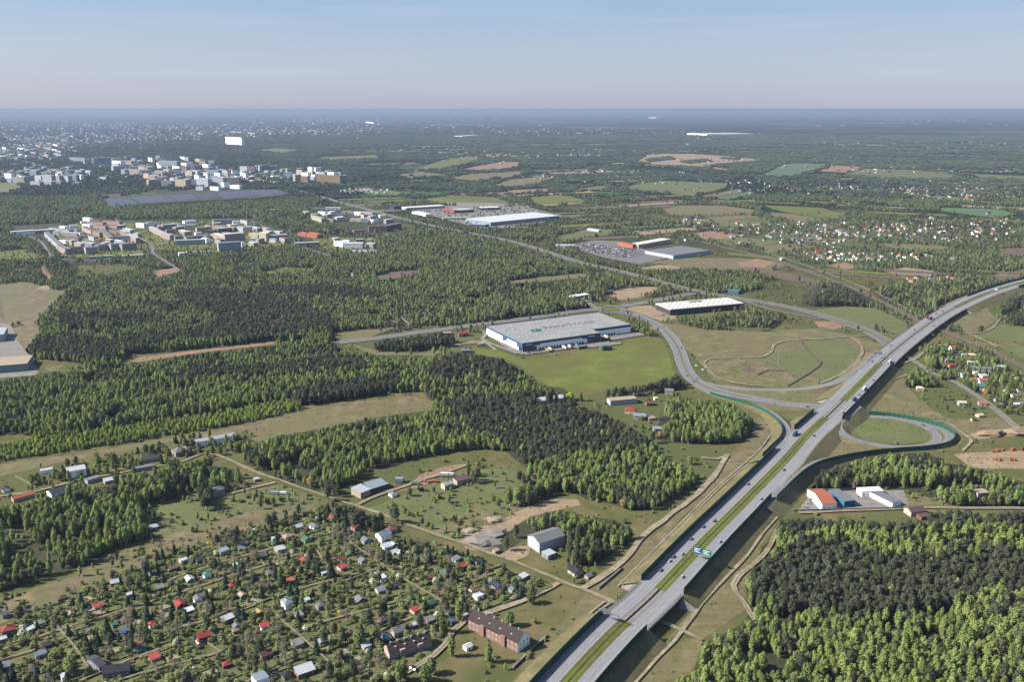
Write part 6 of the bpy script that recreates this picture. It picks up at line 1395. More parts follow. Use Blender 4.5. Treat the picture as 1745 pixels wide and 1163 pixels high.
# joined single-mesh versions for masses; every kind also stands once in the scene as a tree of its own
tree_kinds = bpy.data.collections.new('tree kinds'); root.children.link(tree_kinds)
PROTO = []       # (kind, lod)
def joined(kd, v, lod):
    c_, m_ = crown(kd, v + 1, lod); m_ = m_ if lod == 0 or kd == 'pine' else ML['mid_birch' if kd in ('birch', 'lime') else 'mid_broad']; mats_ = [m_]
    if kd not in ('bush', 'yellow'):
        t_, m2 = trunk(kd, v); b0 = len(c_.v); c_.v += t_.v; c_.f += [tuple(b0 + q for q in f) for f in t_.f]; c_.mi += [1] * len(t_.f); mats_.append(m2)
    return c_.mesh(NICE[kd], mats_)
def grove(seed, dark):
    mb = MB(); rs = np.random.default_rng(seed)
    for k in range(12):
        x, y = rs.uniform(-13, 13, 2); r = rs.uniform(2.8, 5.2); h = rs.uniform(6, 13)
        lump(mb, (x, y, h * .55), (r, r, h * .5), rs)
    return mb.mesh('grove', ML['far_a' if dark == 0 else 'far_b' if dark == 1 else 'far_c'])
# where the kind-bearing trees stand (pixel feet inside the woods at the lower right and in the gardens)
spots0 = [(1420, 1110), (1450, 1120), (1480, 1105), (1510, 1125), (1380, 1120), (1540, 1100), (1570, 1130), (1600, 1110), (1630, 1130), (1400, 985), (1440, 990), (1480, 1000), (1520, 1010), (1560, 1000), (1600, 1005), (1640, 1120), (1660, 1130), (1500, 1140), (1540, 1145), (300, 1100), (350, 1040), (420, 1090), (480, 1000), (560, 1030), (250, 1090), (180, 1010), (610, 1100), (150, 1120), (700, 1020), (380, 1130), (1680, 1100), (1700, 1120), (1720, 1100), (1660, 1080), (1690, 1060), (1710, 1080)]
IDX = {}
def add_proto(key, me, lab, cat):
    px, py = spots0[len(PROTO) % len(spots0)]; x, y = G(px + (len(PROTO) // len(spots0)) * 9, py)
    nm = 'tree' if key[0] == 'grove' else None
    o = bpy.data.objects.new('%s' % me.name, me); tree_kinds.objects.link(o); o.location = (x, y, 0)
    tag(o, lab, cat, group='single trees within the woods'); PROTO.append((o, key))
order_ = [('birch', 0), ('birch', 1), ('birch', 2), ('birch', 3), ('broad', 0), ('broad', 1), ('broad', 2), ('lime', 0), ('lime', 1), ('pine', 0), ('pine', 1), ('pine', 2), ('spruce', 0), ('spruce', 1), ('bronze', 0), ('bare', 0), ('bush', 0), ('bush', 1), ('yellow', 0), ('blossom', 0), ('fruit', 0), ('fruit', 1), ('poplar', 0)]
for kd, v in order_: add_proto((kd, v, 0), joined(kd, v, 0), f"{kd if kd not in ('lime', 'broad', 'bronze') else {'lime': 'young birch', 'broad': 'broadleaf', 'bronze': 'bronze-leaved'}[kd]} {'tree' if kd not in ('bush',) else ''} standing single among its neighbours".replace('  ', ' '), 'tree' if kd not in ('bush', 'yellow') else 'bush')
for kd, v in (('birch', 0), ('birch', 1), ('broad', 0), ('pine', 0), ('pine', 1), ('lime', 0)): add_proto((kd, v, 1), joined(kd, v, 1), f"{'broadleaf' if kd == 'broad' else 'young birch' if kd == 'lime' else kd} tree of loose outline in the lower right wood", 'tree')
for v in range(3):
    mg = grove(v + 40, v); o = bpy.data.objects.new('tree_group', mg); tree_kinds.objects.link(o)
    px, py = ((700, 300), (960, 350), (660, 420))[v]; x, y = G(px, py); o.location = (x, y, 0)
    tag(o, ['dense tree group far out on the plain', 'rounded tree group beside the mid fields', 'dark tree group near the trunk road'][v], 'tree group', kind='stuff'); PROTO.append((o, ('grove', v, 2)))
srt = sorted([o.name for o, k in PROTO])
for o, k in PROTO: IDX[k] = srt.index(o.name)

gng = bpy.data.node_groups.new('plant_scatter', 'GeometryNodeTree')
gng.interface.new_socket('Geometry', in_out='INPUT', socket_type='NodeSocketGeometry'); gng.interface.new_socket('Geometry', in_out='OUTPUT', socket_type='NodeSocketGeometry')
gi = gng.nodes.new('NodeGroupInput'); go = gng.nodes.new('NodeGroupOutput'); iop = gng.nodes.new('GeometryNodeInstanceOnPoints')
ci = gng.nodes.new('GeometryNodeCollectionInfo'); ci.inputs['Collection'].default_value = tree_kinds
ci.inputs['Separate Children'].default_value = True; ci.inputs['Reset Children'].default_value = True
iop.inputs['Pick Instance'].default_value = True
def attr(nm, ty):
    a = gng.nodes.new('GeometryNodeInputNamedAttribute'); a.data_type = ty; a.inputs['Name'].default_value = nm; return a.outputs[0]
gl = gng.links.new
gl(gi.outputs[0], iop.inputs['Points']); gl(ci.outputs[0], iop.inputs['Instance']); gl(attr('pick', 'INT'), iop.inputs['Instance Index'])
gl(attr('rot', 'FLOAT_VECTOR'), iop.inputs['Rotation']); gl(attr('size', 'FLOAT_VECTOR'), iop.inputs['Scale']); gl(iop.outputs[0], go.inputs[0])
def scatter(name, label, cat, P):
    """P rows: x, y, z, pick, rot, sx, sz"""
    if not len(P): return
    P = np.asarray(P); me = bpy.data.meshes.new(name); me.vertices.add(len(P)); me.vertices.foreach_set('co', P[:, :3].astype(np.float32).ravel())
    a = me.attributes.new('pick', 'INT', 'POINT'); a.data.foreach_set('value', P[:, 3].astype(np.int32))
    a = me.attributes.new('rot', 'FLOAT_VECTOR', 'POINT'); r_ = np.zeros((len(P), 3), np.float32); r_[:, 2] = P[:, 4]; r_[:, :2] = np.random.default_rng(len(P)).normal(0, .05, (len(P), 2)); a.data.foreach_set('vector', r_.ravel())
    a = me.attributes.new('size', 'FLOAT_VECTOR', 'POINT'); s_ = np.stack([P[:, 5], P[:, 5], P[:, 6]], 1).astype(np.float32); a.data.foreach_set('vector', s_.ravel())
    me.update(); o = link(name, me); md = o.modifiers.new('scatter', 'NODES'); md.node_group = gng
    tag(o, label, cat, kind='stuff'); return o

def grid(y0, y1, cell, rng):
    ys = np.arange(y0, y1, cell); X, Y = [], []
    for y in ys:
        hw = .64 * y + 70; x = np.arange(-hw, hw, cell); X.append(x); Y.append(np.full(len(x), y))
    X = np.concatenate(X); Y = np.concatenate(Y)
    X = X + rng.uniform(-.47, .47, len(X)) * cell; Y = Y + rng.uniform(-.47, .47, len(Y)) * cell; return X, Y
KD = ['birch', 'broad', 'lime', 'pine', 'spruce', 'bronze', 'bare', 'bush', 'yellow', 'blossom', 'fruit', 'poplar']; KI = {k: i for i, k in enumerate(KD)}
def assign(X, Y, rng, code, mid):
    """species index and size for each candidate, -1 = nothing"""
    n_ = len(X); u = rng.random(n_); u2 = rng.random(n_); k = np.full(n_, -1); s = np.clip(rng.normal(1, .19, n_), .55, 1.45)
    nA = fbm(X / 46 + 40, Y / 46 + 40, 3); nB = fbm(X / 22 + 90, Y / 22, 8); nC = fbm(X / 120, Y / 120 + 7, 17)
    c = code == 1
    kk = np.where(u < .66, KI['birch'], np.where(u < .82, KI['broad'], np.where(u < .87, KI['lime'], np.where(u < .965, KI['pine'], np.where(u < .985, KI['bronze'], KI['bare'])))))
    kk = np.where((nA > .64) & (u2 < .7), KI['pine'], kk); kk = np.where((nA < .33) & (u2 < .6), KI['broad'], kk); kk = np.where((nB > .69) & (u2 < .5), KI['lime'], kk)
    nG = fbm(X / 75 + 11, Y / 48, 41); kk = np.where((nG > .72) & (u2 < .6), KI['bush'], kk); k = np.where(c & (nB > .29) & ((nG < .72) | (u < .3)), kk, k); s = np.where(c, s * (.72 + .55 * nC), s)
    c = code == 2; kk = np.where(u < .93, KI['pine'], np.where(u < .97, KI['birch'], KI['broad'])); k = np.where(c, kk, k)
    c = code == 4; k = np.where(c, np.where(u < .85, KI['lime'], KI['birch']), k); s = np.where(c, s * .72, s)
    c = code == 5; kk = np.where(u2 < .5, KI['bush'], np.where(u2 < .66, KI['fruit'], np.where(u2 < .76, KI['pine'], np.where(u2 < .84, KI['birch'], np.where(u2 < .9, KI['lime'], np.where(u2 < .95, KI['bare'], KI['broad']))))))
    k = np.where(c & (u < np.where(nB > .5, .26, .05)), kk, k); s = np.where(c, s * np.where(u2 < .5, 1.0, .62), s)
    c = code == 6; kk = np.where(u2 < .38, KI['bush'], np.where(u2 < .72, KI['fruit'], np.where(u2 < np.where(nA > .5, .80, .745), KI['spruce'], np.where(u2 < .81, KI['pine'], np.where(u2 < .825, KI['blossom'], np.where(u2 < .831, KI['yellow'], np.where(u2 < .92, KI['bare'], np.where(u2 < .985, KI['broad'], KI['lime']))))))))
    k = np.where(c & (u < .66 + .7 * (nB - .5)), kk, k); s = np.where(c & (u2 > .9), s * .5, np.where(c, s * .98, s))
    c = code == 9; kk = np.where(u2 < .35, KI['broad'], np.where(u2 < .6, KI['bush'], np.where(u2 < .75, KI['birch'], np.where(u2 < .87, KI['spruce'], KI['fruit']))))
    k = np.where(c & (u < (.36 if not mid else .34)), kk, k); s = np.where(c, s * .8, s)
    c = code == 10; k = np.where(c & (u < .13), np.where(u2 < .6, KI['broad'], KI['birch']), k); s = np.where(c & ~(code == 9), np.where(code == 10, s * .6, s), s)
    c = code == 0
    if not mid: k = np.where(c & (u < np.where(nB > .56, .09, .014)), np.where(u2 < .7, KI['bush'], np.where(u2 < .85, KI['fruit'], KI['birch'])), k); s = np.where(c & (u2 > .85), s * .5, s)
    else:
        nD = fbm(X / 170 + 5, Y / 210 + 5, 31, 4); nE = fbm((X * .9 + Y * .4) / 60, (Y * .9 - X * .4) / 420, 77)
        inside = (nD > .515) | (nE > .66)
        k = np.where(c & ((inside & (u < .85)) | (u < .035)), np.where(u2 < .5, KI['broad'], np.where(u2 < .8, KI['birch'], KI['pine'])), k); s = np.where(c, s * .8, s)
    return k, s
HT = np.array([SPEC[k][0] for k in KD])
WIDR = np.zeros(LC.shape, np.uint8)
_save = LC
for i, (cd, pl, lb) in enumerate(WOODS):
    LC = WIDR; paint(pl, i + 1); LC = _save
allP = []
for y0, y1, cell, mid, sd_ in ((425, 1380, 4.15, False, 1), (1380, 2300, 5.6, True, 2), (2300, 3600, 7.4, True, 3)):
    rng = np.random.default_rng(sd_); X, Y = grid(y0, y1, cell, rng); px, py = PXY(X, Y, 0.0)
    ok = (py < 1330) & (px > -140) & (px < 1890); X, Y, px, py = X[ok], Y[ok], px[ok], py[ok]
    code = lc_at(px, py); k, s = assign(X, Y, rng, code, mid)
    h = HT[np.maximum(k, 0)] * s; tx, ty = PXY(X, Y, h * .8); tc_ = lc_at(tx, ty); tx, ty = PXY(X, Y, h * .4); tc2 = lc_at(tx, ty)
    forest = np.isin(code, (1, 2, 4)); bad = forest & ~np.isin(tc_, (1, 2, 4, 5, 6, 9) + ((0,) if mid else ()))
    t6x, t6y = PXY(X, Y, h * .62); tc3 = lc_at(t6x, t6y); t9x, t9y = PXY(X, Y, h * .96); tc4 = lc_at(t9x, t9y)
    bad |= forest & (np.isin(tc2, (7, 11)) | np.isin(tc3, (7, 11)) | (np.isin(tc4, (7, 11)) & (rng.random(len(X)) < .8)))
    if mid: bad &= rng.random(len(X)) < .93
    bad |= np.isin(code, (5, 0, 6, 9)) & (tc_ == 7) & (rng.random(len(X)) < .8)
    wid = WIDR[np.clip(py.astype(int) - RY0, 0, RY1 - RY0 - 1), np.clip(px.astype(int) - RX0, 0, RX1 - RX0 - 1)]
    keep = (k >= 0) & ~bad
    sx = s * (1.0 if not mid else 1.1 if cell < 6 else 1.35)
    allP.append(np.stack([X, Y, k, sx, s, px, py, wid, np.full(len(X), mid), code], 1)[keep])
A = np.concatenate(allP)
print('trees', len(A))
rng = np.random.default_rng(77)
# the 300 that show largest of each kind become objects of their own
vis = (A[:, 5] > 0) & (A[:, 5] < 1745) & (A[:, 6] < 1163) & (A[:, 8] == 0)
single = np.zeros(len(A), bool)
GRP = [('birch', 'lime'), ('pine',), ('broad', 'poplar', 'bronze', 'bare'), ('spruce',), ('bush', 'yellow'), ('fruit', 'blossom')]
LIMIT = {('birch', 'lime'): 110, ('pine',): 70, ('broad', 'poplar', 'bronze', 'bare'): 55, ('spruce',): 60, ('bush', 'yellow'): 240, ('fruit', 'blossom'): 0}
WORDS = {'birch': 'light green birch', 'lime': 'bright young birch', 'pine': 'dark pine', 'broad': 'dense broadleaf tree', 'poplar': 'tall poplar', 'bronze': 'bronze-leaved tree', 'bare': 'bare-branched tree', 'spruce': 'dark conical spruce', 'bush': 'rounded bush', 'yellow': 'yellow flowering bush', 'fruit': 'small fruit tree', 'blossom': 'pale blossoming fruit tree'}
for g in GRP:
    sel = np.where(vis & np.isin(A[:, 2], [KI[q] for q in g]))[0]
    dist = np.hypot(A[sel, 0], A[sel, 1]); size = A[sel, 4] / dist * HT[A[sel, 2].astype(int)]
    sel = sel[np.argsort(-size)][:LIMIT[g]]; single[sel] = True
    for q in sel:
        x, y, k_, sx, s_, px, py, wd, _, cd = A[q]; kd = KD[int(k_)]; v = int(rng.integers(NVAR[kd]))
        where = ('in the ' + WOODS[int(wd) - 1][2]) if wd > 0 else 'on the open grass'
        lab = f'{WORDS[kd]} {where}'
        if kd in ('bush', 'yellow'):
            o = link(NICE[kd], CM[kd, v], None, (x, y, 0), rng.uniform(0, 6.28)); o.scale = (sx, sx, s_); tag(o, lab, 'bush', f'{WORDS[kd]}es {where}'); continue
        t = thing(NICE[kd], lab, 'tree', x, y, rng.uniform(0, 6.28), group=f'{WORDS[kd]}s {where}'); t.scale = (sx, sx, s_)
        link('crown', CM[kd, v], t); link('trunk', TM[kd, v], t)
R_ = A[~single]
def picks(R_, rng):
    out = np.zeros(len(R_), int); r = rng.random(len(R_))
    for i, kd in enumerate(KD):
        for lod in (0, 1):
            m_ = (R_[:, 2] == i) & (R_[:, 8] == lod)
            if lod == 1: ids = [IDX[k] for k in IDX if k[0] == {'spruce': 'pine', 'bronze': 'broad', 'bare': 'broad', 'bush': 'broad', 'yellow': 'broad', 'blossom': 'broad', 'fruit': 'broad', 'poplar': 'birch'}.get(kd, kd) and k[2] == 1]
            else: ids = [IDX[kd, v, 0] for v in range(NVAR[kd])]
            out[m_] = np.array(ids)[(r[m_] * len(ids)).astype(int)]
    return out
pk = picks(R_, rng); rot = rng.uniform(0, 6.28, len(R_))
rows = np.stack([R_[:, 0], R_[:, 1], np.zeros(len(R_)), pk, rot, R_[:, 3], R_[:, 4]], 1)
small_mid = (R_[:, 8] == 1) & np.isin(R_[:, 2], [KI['bush'], KI['yellow'], KI['fruit'], KI['blossom']]); rows[small_mid, 5] *= .45; rows[small_mid, 6] *= .35
done = np.zeros(len(R_), bool)
for i, (cd, pl, lb) in enumerate(WOODS):
    m_ = (R_[:, 7] == i + 1) & np.isin(R_[:, 9], (1, 2, 4, 5, 6)); 
    if m_.sum() > 3: scatter('woodland' if cd != 6 else 'garden_shrubbery', lb if cd != 6 else 'shrubs, fruit trees and conifers crowded between the garden cottages', 'woodland' if cd != 6 else 'shrubbery', rows[m_]); done |= m_
m_ = ~done & (R_[:, 8] == 0); scatter('scattered_shrubbery', 'scattered bushes and small trees on meadows, verges and lanes', 'shrubbery', rows[m_])
m_ = ~done & (R_[:, 8] == 1); scatter('hedgerow_woodland', 'hedgerows, copses and garden trees across the middle distance', 'woodland', rows[m_])
# tussocks, weeds and saplings on the rough grass
rng = np.random.default_rng(31); X, Y = grid(430, 1250, 3.4, rng); px, py = PXY(X, Y, 0.0); code = lc_at(px, py); nT = fbm(X / 14, Y / 14, 91); nU = fbm(X / 60, Y / 60, 93)
k = np.isin(code, (0, 5, 11)) & (rng.random(len(X)) < .05 + .5 * np.clip(nT - .5, 0, 1) * 2 * (nU > .45)) & (py < 1300); n_ = int(k.sum())
kb = np.where(rng.random(n_) < .5, IDX['bush', 0, 0], IDX['bush', 1, 0]); kb = np.where(rng.random(n_) < .3, IDX['bare', 0, 0], kb); s_ = rng.uniform(.14, .42, n_); s_ = np.where(kb == IDX['bare', 0, 0], s_ * .3, s_)
scatter('tussocks', 'tussocks, weeds and saplings on the rough grass', 'weeds', np.stack([X[k], Y[k], np.full(n_, .2), kb, rng.uniform(0, 6.28, n_), s_ * 1.3, s_], 1)); print('tufts', n_)
# low hedges and shrubs along the plot boundaries
HR = []; rs = np.random.default_rng(6); ca, sa = math.cos(AANG), math.sin(AANG)
for line in range(-60, 90):
    for (du, st, span) in ((0, 13.0, 900), (1, 19.0, 900)):
        off_ = line * st + rs.uniform(-1, 1); t_ = -500.0
        while t_ < 500:
            if vnoise(np.array([t_ / 17.0 + line * 7.3]), np.array([line * 3.1 + du * 50]), 5)[0] < .55: t_ += 6; continue
            lx_, ly_ = (t_, off_) if du == 0 else (off_, t_); X_, Y_ = lx_ * ca - ly_ * sa - 100, 640 + lx_ * sa + ly_ * ca; t_ += 1.7
            if Y_ < 400: continue
            px, py = PXY(X_, Y_)
            if RX0 < px < RX1 - 1 and RY0 < py < RY1 - 1 and LC[int(py) - RY0, int(px) - RX0] == 6: HR.append((X_, Y_, 0, IDX['bush', 0, 0] if rs.random() < .5 else IDX['bush', 1, 0], rs.uniform(0, 6.28), rs.uniform(.45, .7), rs.uniform(.4, .75)))
scatter('hedge_rows', 'low clipped hedges and currant rows along the plot boundaries', 'hedge', HR)
# far woods
rng = np.random.default_rng(9); X, Y = grid(3600, 12500, 25, rng); px, py = PXY(X, Y, 0.0); code = lc_at(px, py)
u = rng.random(len(X)); nD = fbm(X / 620 + 3, Y / 430 + 5, 51, 4); nE = fbm(X / 90, Y / 300, 61)
k = ((code == 0) & (((nD > .44) & (u < .95)) | (nE > .68) | (u < .06))) | (np.isin(code, (1, 2, 3, 5)) & (u < .92)) | (np.isin(code, (9, 10)) & (u < .34))
X, Y, nD = X[k], Y[k], nD[k]; n_ = len(X); print('groves', n_)
nF = fbm(X / 300 + 33, Y / 300, 71)
pk = np.where(nF > .6, IDX['grove', 2, 2], np.where(rng.random(n_) < .5, IDX['grove', 0, 2], IDX['grove', 1, 2]))
sz = rng.uniform(.8, 1.15, n_)
scatter('far_woodland', 'far woods and tree belts fading into the haze', 'woodland', np.stack([X, Y, np.zeros(n_), pk, rng.uniform(0, 6.28, n_), sz, sz * rng.uniform(.7, 1.1, n_)], 1))

# hand-placed trees that stand out
def put(kd, px, py, s=1.0, lab=None, sz=None):
    x, y = G(px, py); v = random.randrange(NVAR[kd]); t = thing(NICE[kd], lab or WORDS[kd], 'tree', x, y, random.uniform(0, 6.28)); t.scale = (s, s, sz or s)
    link('crown', CM[kd, v], t); link('trunk', TM[kd, v], t); return t
put('vivid', 972, 683, 1.0, 'glowing yellow-green maple at the foot of the mown field')
put('spruce', 990, 684, 1.2, 'dark spruce right of the glowing maple')
put('vivid', 1364, 993, .5, 'small vivid green tree amid the dark pines on the right')
put('blossom', 1690, 975, 2.0, 'white blossoming tree in the right wood')
put('spruce', 298, 946, .9, 'slim conifer alone on the dry grass bank', 1.1)
for (px, py, s, kd, lab) in ((612, 1100, 1.25, 'broad', 'big round-crowned broadleaf among the gardens, left one of the pair'), (640, 1096, 1.2, 'broad', 'big round-crowned broadleaf among the gardens, right one of the pair'), (123, 1150, 1.4, 'broad', 'large green tree left of the dark L-shaped house'),
    (905, 1030, 1.2, 'broad', 'broad tree by the track above the long tenement'), (868, 1068, 1.2, 'broad', 'willow-like tree behind the long tenement'), (833, 1130, 1.0, 'poplar', 'tall poplar in front of the long tenement'), (835, 1083, .7, 'vivid', 'bright green tree at the long tenement front'), (755, 1080, 1.0, 'poplar', 'poplar left of the long tenement, nearest the white caravan'),
    (782, 1060, 1.0, 'poplar', 'tall poplar at the left end of the long tenement'), (770, 1120, 1.0, 'poplar', 'poplar beside the white caravan'), (735, 1150, 1.2, 'broad', 'big bright tree at the bottom beside the parked cars'), (725, 1165, 1.3, 'broad', 'big tree at the bottom edge below the dark tenement'), (690, 1160, 1.0, 'poplar', 'slim poplar at the bottom edge, left of the parked cars'),
    (680, 1165, .9, 'poplar', 'slim poplar leftmost at the bottom edge by the tenement'), (560, 880, 1.3, 'spruce', 'dark conifer at the upper corner of the gardens'), (575, 892, 1.4, 'pine', 'dark pine group tree at the garden corner'), (590, 900, 1.5, 'spruce', 'tall dark conifer above the dirt road'), (605, 905, 1.4, 'pine', 'dark pine right of the garden corner'),
    (632, 905, 1.3, 'spruce', 'dark conifer behind the red-roofed villa'), (650, 900, 1.2, 'pine', 'dark pine beside the red-roofed villa'), (565, 985, 1.6, 'spruce', 'very tall spruce in the middle of the gardens'), (385, 1000, 1.2, 'spruce', 'twin spruce left in the middle gardens'), (400, 923, 1.1, 'spruce', 'dark slender conifer at the garden fence'),
    (318, 1060, 1.0, 'spruce', 'dark spruce above the red cottage at the path'), (880, 1010, 1.2, 'spruce', 'dark spruce near the track fork'), (540, 1115, 1.2, 'spruce', 'broad dark spruce above the brown roof at the bottom'), (140, 1035, 1.2, 'spruce', 'wide spruce by the left garden path'), (185, 1088, 1.6, 'spruce', 'big dark conifer next to the teal hut'),
    (445, 785, 1.1, 'bronze', 'bronze-tinted tree at the lane corner'), (530, 830, 1.2, 'bronze', 'bronze-tinted tree above the dirt road'), (520, 825, 1.0, 'lime', 'yellow-green tree above the dirt road'), (1000, 900, 1.1, 'bronze', 'bronze tree near the white industrial hall'), (1022, 905, 1.0, 'lime', 'yellowish tree in the copse by the industrial hall'),
    (925, 810, 1.6, 'broad', 'large lone tree at the corner of the clearing'), (1176, 792, 1.0, 'broad', 'rounded tree by the hut at the sandy track'), (698, 846, .9, 'broad', 'small tree alone in the clearing'), (798, 812, 1.0, 'poplar', 'slim tree beside the sheds in the clearing')):
    put(kd, px, py, s, lab)

# clipped hedges between the allotments
hg = ML['bush']
for i, (p1, p2) in enumerate([((240, 1124), (329, 1093)), ((329, 1093), (352, 1072)), ((335, 1072), (420, 1040)), ((420, 1040), (470, 1018)), ((470, 1018), (560, 985)), ((592, 992), (660, 966)), ((660, 970), (725, 948)), ((775, 995), (858, 964)), ((780, 1003), (862, 972)), ((590, 1042), (680, 1015)), ((100, 1110), (180, 1085)), ((250, 1150), (330, 1122)), ((510, 900), (560, 878)), ((560, 1110), (640, 1078)), ((140, 1030), (200, 1015)), ((380, 1000), (460, 975)), ((645, 960), (690, 925)), ((600, 1135), (680, 1095)), ((900, 985), (940, 1002)), ((860, 1030), (940, 1003))]):
    A1, B1 = Vector(G(*p1)), Vector(G(*p2)); d = (B1 - A1); Lh = d.length; d.normalize(); mb = MB(); rs = np.random.default_rng(i)
    q = 0
    while q < Lh:
        c = A1 + d * q; lump(mb, (c.x, c.y, .8), (1.3, 1.3, 1.15), rs); q += 1.5
    o = mb.build('hedge', hg); tag(o, f'long clipped hedge in the gardens, {"upper" if p1[1] < 1000 else "middle" if p1[1] < 1070 else "lower"} rows', 'hedge', 'hedges between the allotment rows')
# garden beds: lawns and dug soil in the allotments
bdl, bds, bdg = MB(), MB(), MB(); rs = random.Random(44)
xs0 = [G(p, q) for p in (-200, 950) for q in (870, 1300)]
ca, sa = math.cos(AANG), math.sin(AANG)
for i in range(-60, 60):
    for j in range(-60, 80):
        x = i * 13 + rs.uniform(-3, 3); y = j * 11 + rs.uniform(-2, 2); X_ = x * ca - y * sa - 100; Y_ = 520 + x * sa + y * ca
        if Y_ < 400: continue
        px, py = PXY(X_, Y_)
        if not (RX0 < px < RX1 - 1 and RY0 < py < RY1 - 1) or LC[int(py) - RY0, int(px) - RX0] != 6: continue
        u_ = rs.random(); tgt = bdl if u_ < .58 else bds if u_ < .76 else bdg if u_ < .84 else None
        if tgt is None: continue
        w_, d_ = (rs.uniform(6, 11), rs.uniform(5, 9)) if tgt is not bds else (rs.uniform(3, 7), rs.uniform(2.5, 5)); z = .75 + .01 * ((i * 7 + j * 3) % 9)
        tgt.quad(*[(X_ + a * w_ / 2 * ca - b * d_ / 2 * sa, Y_ + a * w_ / 2 * sa + b * d_ / 2 * ca, z) for a, b in ((-1, -1), (1, -1), (1, 1), (-1, 1))])
for b_, m_, lb in ((bdl, M_bright, 'lawns in the allotments'), (bds, M_soil, 'dug beds in the allotments'), (bdg, M_track, 'gravel patches in the allotments')):
    o = b_.build('garden_bed', m_); o['kind'] = 'stuff'; o['label'] = lb
# ---------------------------------------------------------------- vehicles
def carmesh(body, Lc=4.5, W=1.8, h=1.45, van=False):
    mb = MB(); m_b = mat(f'{body}_car_paint'.replace(' ', '_'), COL[body] if body in COL else lin((60, 60, 66)), rough=.35, spec=.5)
    lo = .55; zt = .95 if not van else 1.1
    prof = [(-Lc / 2, lo), (-Lc / 2, zt - .1), (-Lc / 2 + .15, zt), (Lc / 2 - 1.1, zt), (Lc / 2, zt - .2), (Lc / 2, lo)] if not van else [(-Lc / 2, lo), (-Lc / 2, h), (Lc / 2 - 1.3, h), (Lc / 2 - .6, zt), (Lc / 2, zt - .1), (Lc / 2, lo)]
    n0 = len(prof)
    i = len(mb.v)
    for y in (-W / 2, W / 2): mb.v += [(x, y, z) for x, z in prof]
    for k in range(n0): mb.f.append((i + k, i + (k + 1) % n0, i + n0 + (k + 1) % n0, i + n0 + k)); mb.mi.append(0)
    mb.f.append(tuple(i + k for k in range(n0))[::-1]); mb.mi.append(0); mb.f.append(tuple(i + n0 + k for k in range(n0))); mb.mi.append(0)
    body_me = mb.mesh('body', m_b); gl_ = MB()
    if not van:
        b0, b1, c0, c1 = -Lc / 2 + .25, Lc / 2 - 1.15, -Lc / 2 + .75, Lc / 2 - 2.0
        P0 = [(b0, -W / 2 + .05, zt), (b1, -W / 2 + .05, zt), (b1, W / 2 - .05, zt), (b0, W / 2 - .05, zt)]; P1 = [(c0, -W / 2 + .2, h), (c1, -W / 2 + .2, h), (c1, W / 2 - .2, h), (c0, W / 2 - .2, h)]
        for k in range(4): gl_.quad(P0[k], P0[(k + 1) % 4], P1[(k + 1) % 4], P1[k], 0)
        gl_.quad(*P1, 1)
    else:
        gl_.quad((Lc / 2 - .58, -W / 2 + .1, zt + .03), (Lc / 2 - .58, W / 2 - .1, zt + .03), (Lc / 2 - 1.27, W / 2 - .1, h + .03), (Lc / 2 - 1.27, -W / 2 + .1, h + .03), 0)
    gme = gl_.mesh('cabin', [M_glass, m_b]); wm = MB()
    wm.cyl(0, 0, -.12, .12, .33, n=10); wme = wm.mesh('wheel', mat('tyre_rubber', (.02, .02, .02)))
    return body_me, gme, wme, Lc, W
CARM = {}
def car(label, body, x, y, z, a, van=False, cat='car', group=None):
    k = (body, van)
    if k not in CARM: CARM[k] = carmesh(body, 5.6 if van else 4.5, 2.0 if van else 1.8, 2.3 if van else 1.45, van)
    b, g, w_, Lc, W = CARM[k]
    t = thing('parked_van' if van and group else 'van' if van else 'parked_car' if group else 'car', label, cat, x, y, a, z, group)
    link('body', b, t); link('cabin', g, t)
    if not group:
        for sx in (-1, 1):
            for sy in (-1, 1):
                o = link('wheel', w_, t, (sx * (Lc / 2 - .85), sy * (W / 2 - .1), .33)); o.rotation_euler = (math.pi / 2, 0, 0)
    return t
def truck(label, x, y, z, a, cab, box, Lt=13.0):
    t = thing('truck', label, 'truck', x, y, a, z)
    mb = MB(); mb.box(-Lt / 2, -1.25, 1.1, Lt / 2 - .6, 1.25, 4.0, bottom=True); mb.build('trailer', cmat(box, 'tarpaulin'), t)
    mb = MB(); mb.box(Lt / 2 - .2, -1.2, .6, Lt / 2 + 2.0, 1.2, 3.4, bottom=True); c = mb.build('cab', cmat(cab, 'cab'), t)
    mb = MB(); mb.box(Lt / 2 + 2.0, -1.05, 1.9, Lt / 2 + 2.04, 1.05, 3.0); mb.build('windscreen', M_glass, c)
    mb = MB(); mb.box(-Lt / 2 + .3, -.5, .7, Lt / 2 + .5, .5, 1.08); mb.build('chassis', M_dark, t)
    w_ = CARM['w'] if 'w' in CARM else None
    if not w_: m2 = MB(); m2.cyl(0, 0, -.15, .15, .5, n=10); w_ = CARM['w'] = m2.mesh('wheel', mat('tyre_rubber', (.02, .02, .02)))
    for wx in (-Lt / 2 + 1.5, -Lt / 2 + 2.8, -Lt / 2 + 4.1, Lt / 2 + 1.2):
        for wy in (-1.1, 1.1): o = link('wheel', w_, t, (wx, wy, .5)); o.rotation_euler = (math.pi / 2, 0, 0)
    return t
def on_mw(px, py, lane, f, *a):
    s = MW.near(px, py, ZM); off = {'L1': HM + 2.4, 'L2': HM + 6.0, 'L3': HM + 9.6, 'R1': -HM - 2.4, 'R2': -HM - 6.0, 'R3': -HM - 9.6}[lane]
    (x, y, z), t = MW.at(s, off); ang = math.atan2(t[1], t[0]) + (math.pi if lane[0] == 'L' else 0); return x, y, z + .02, ang
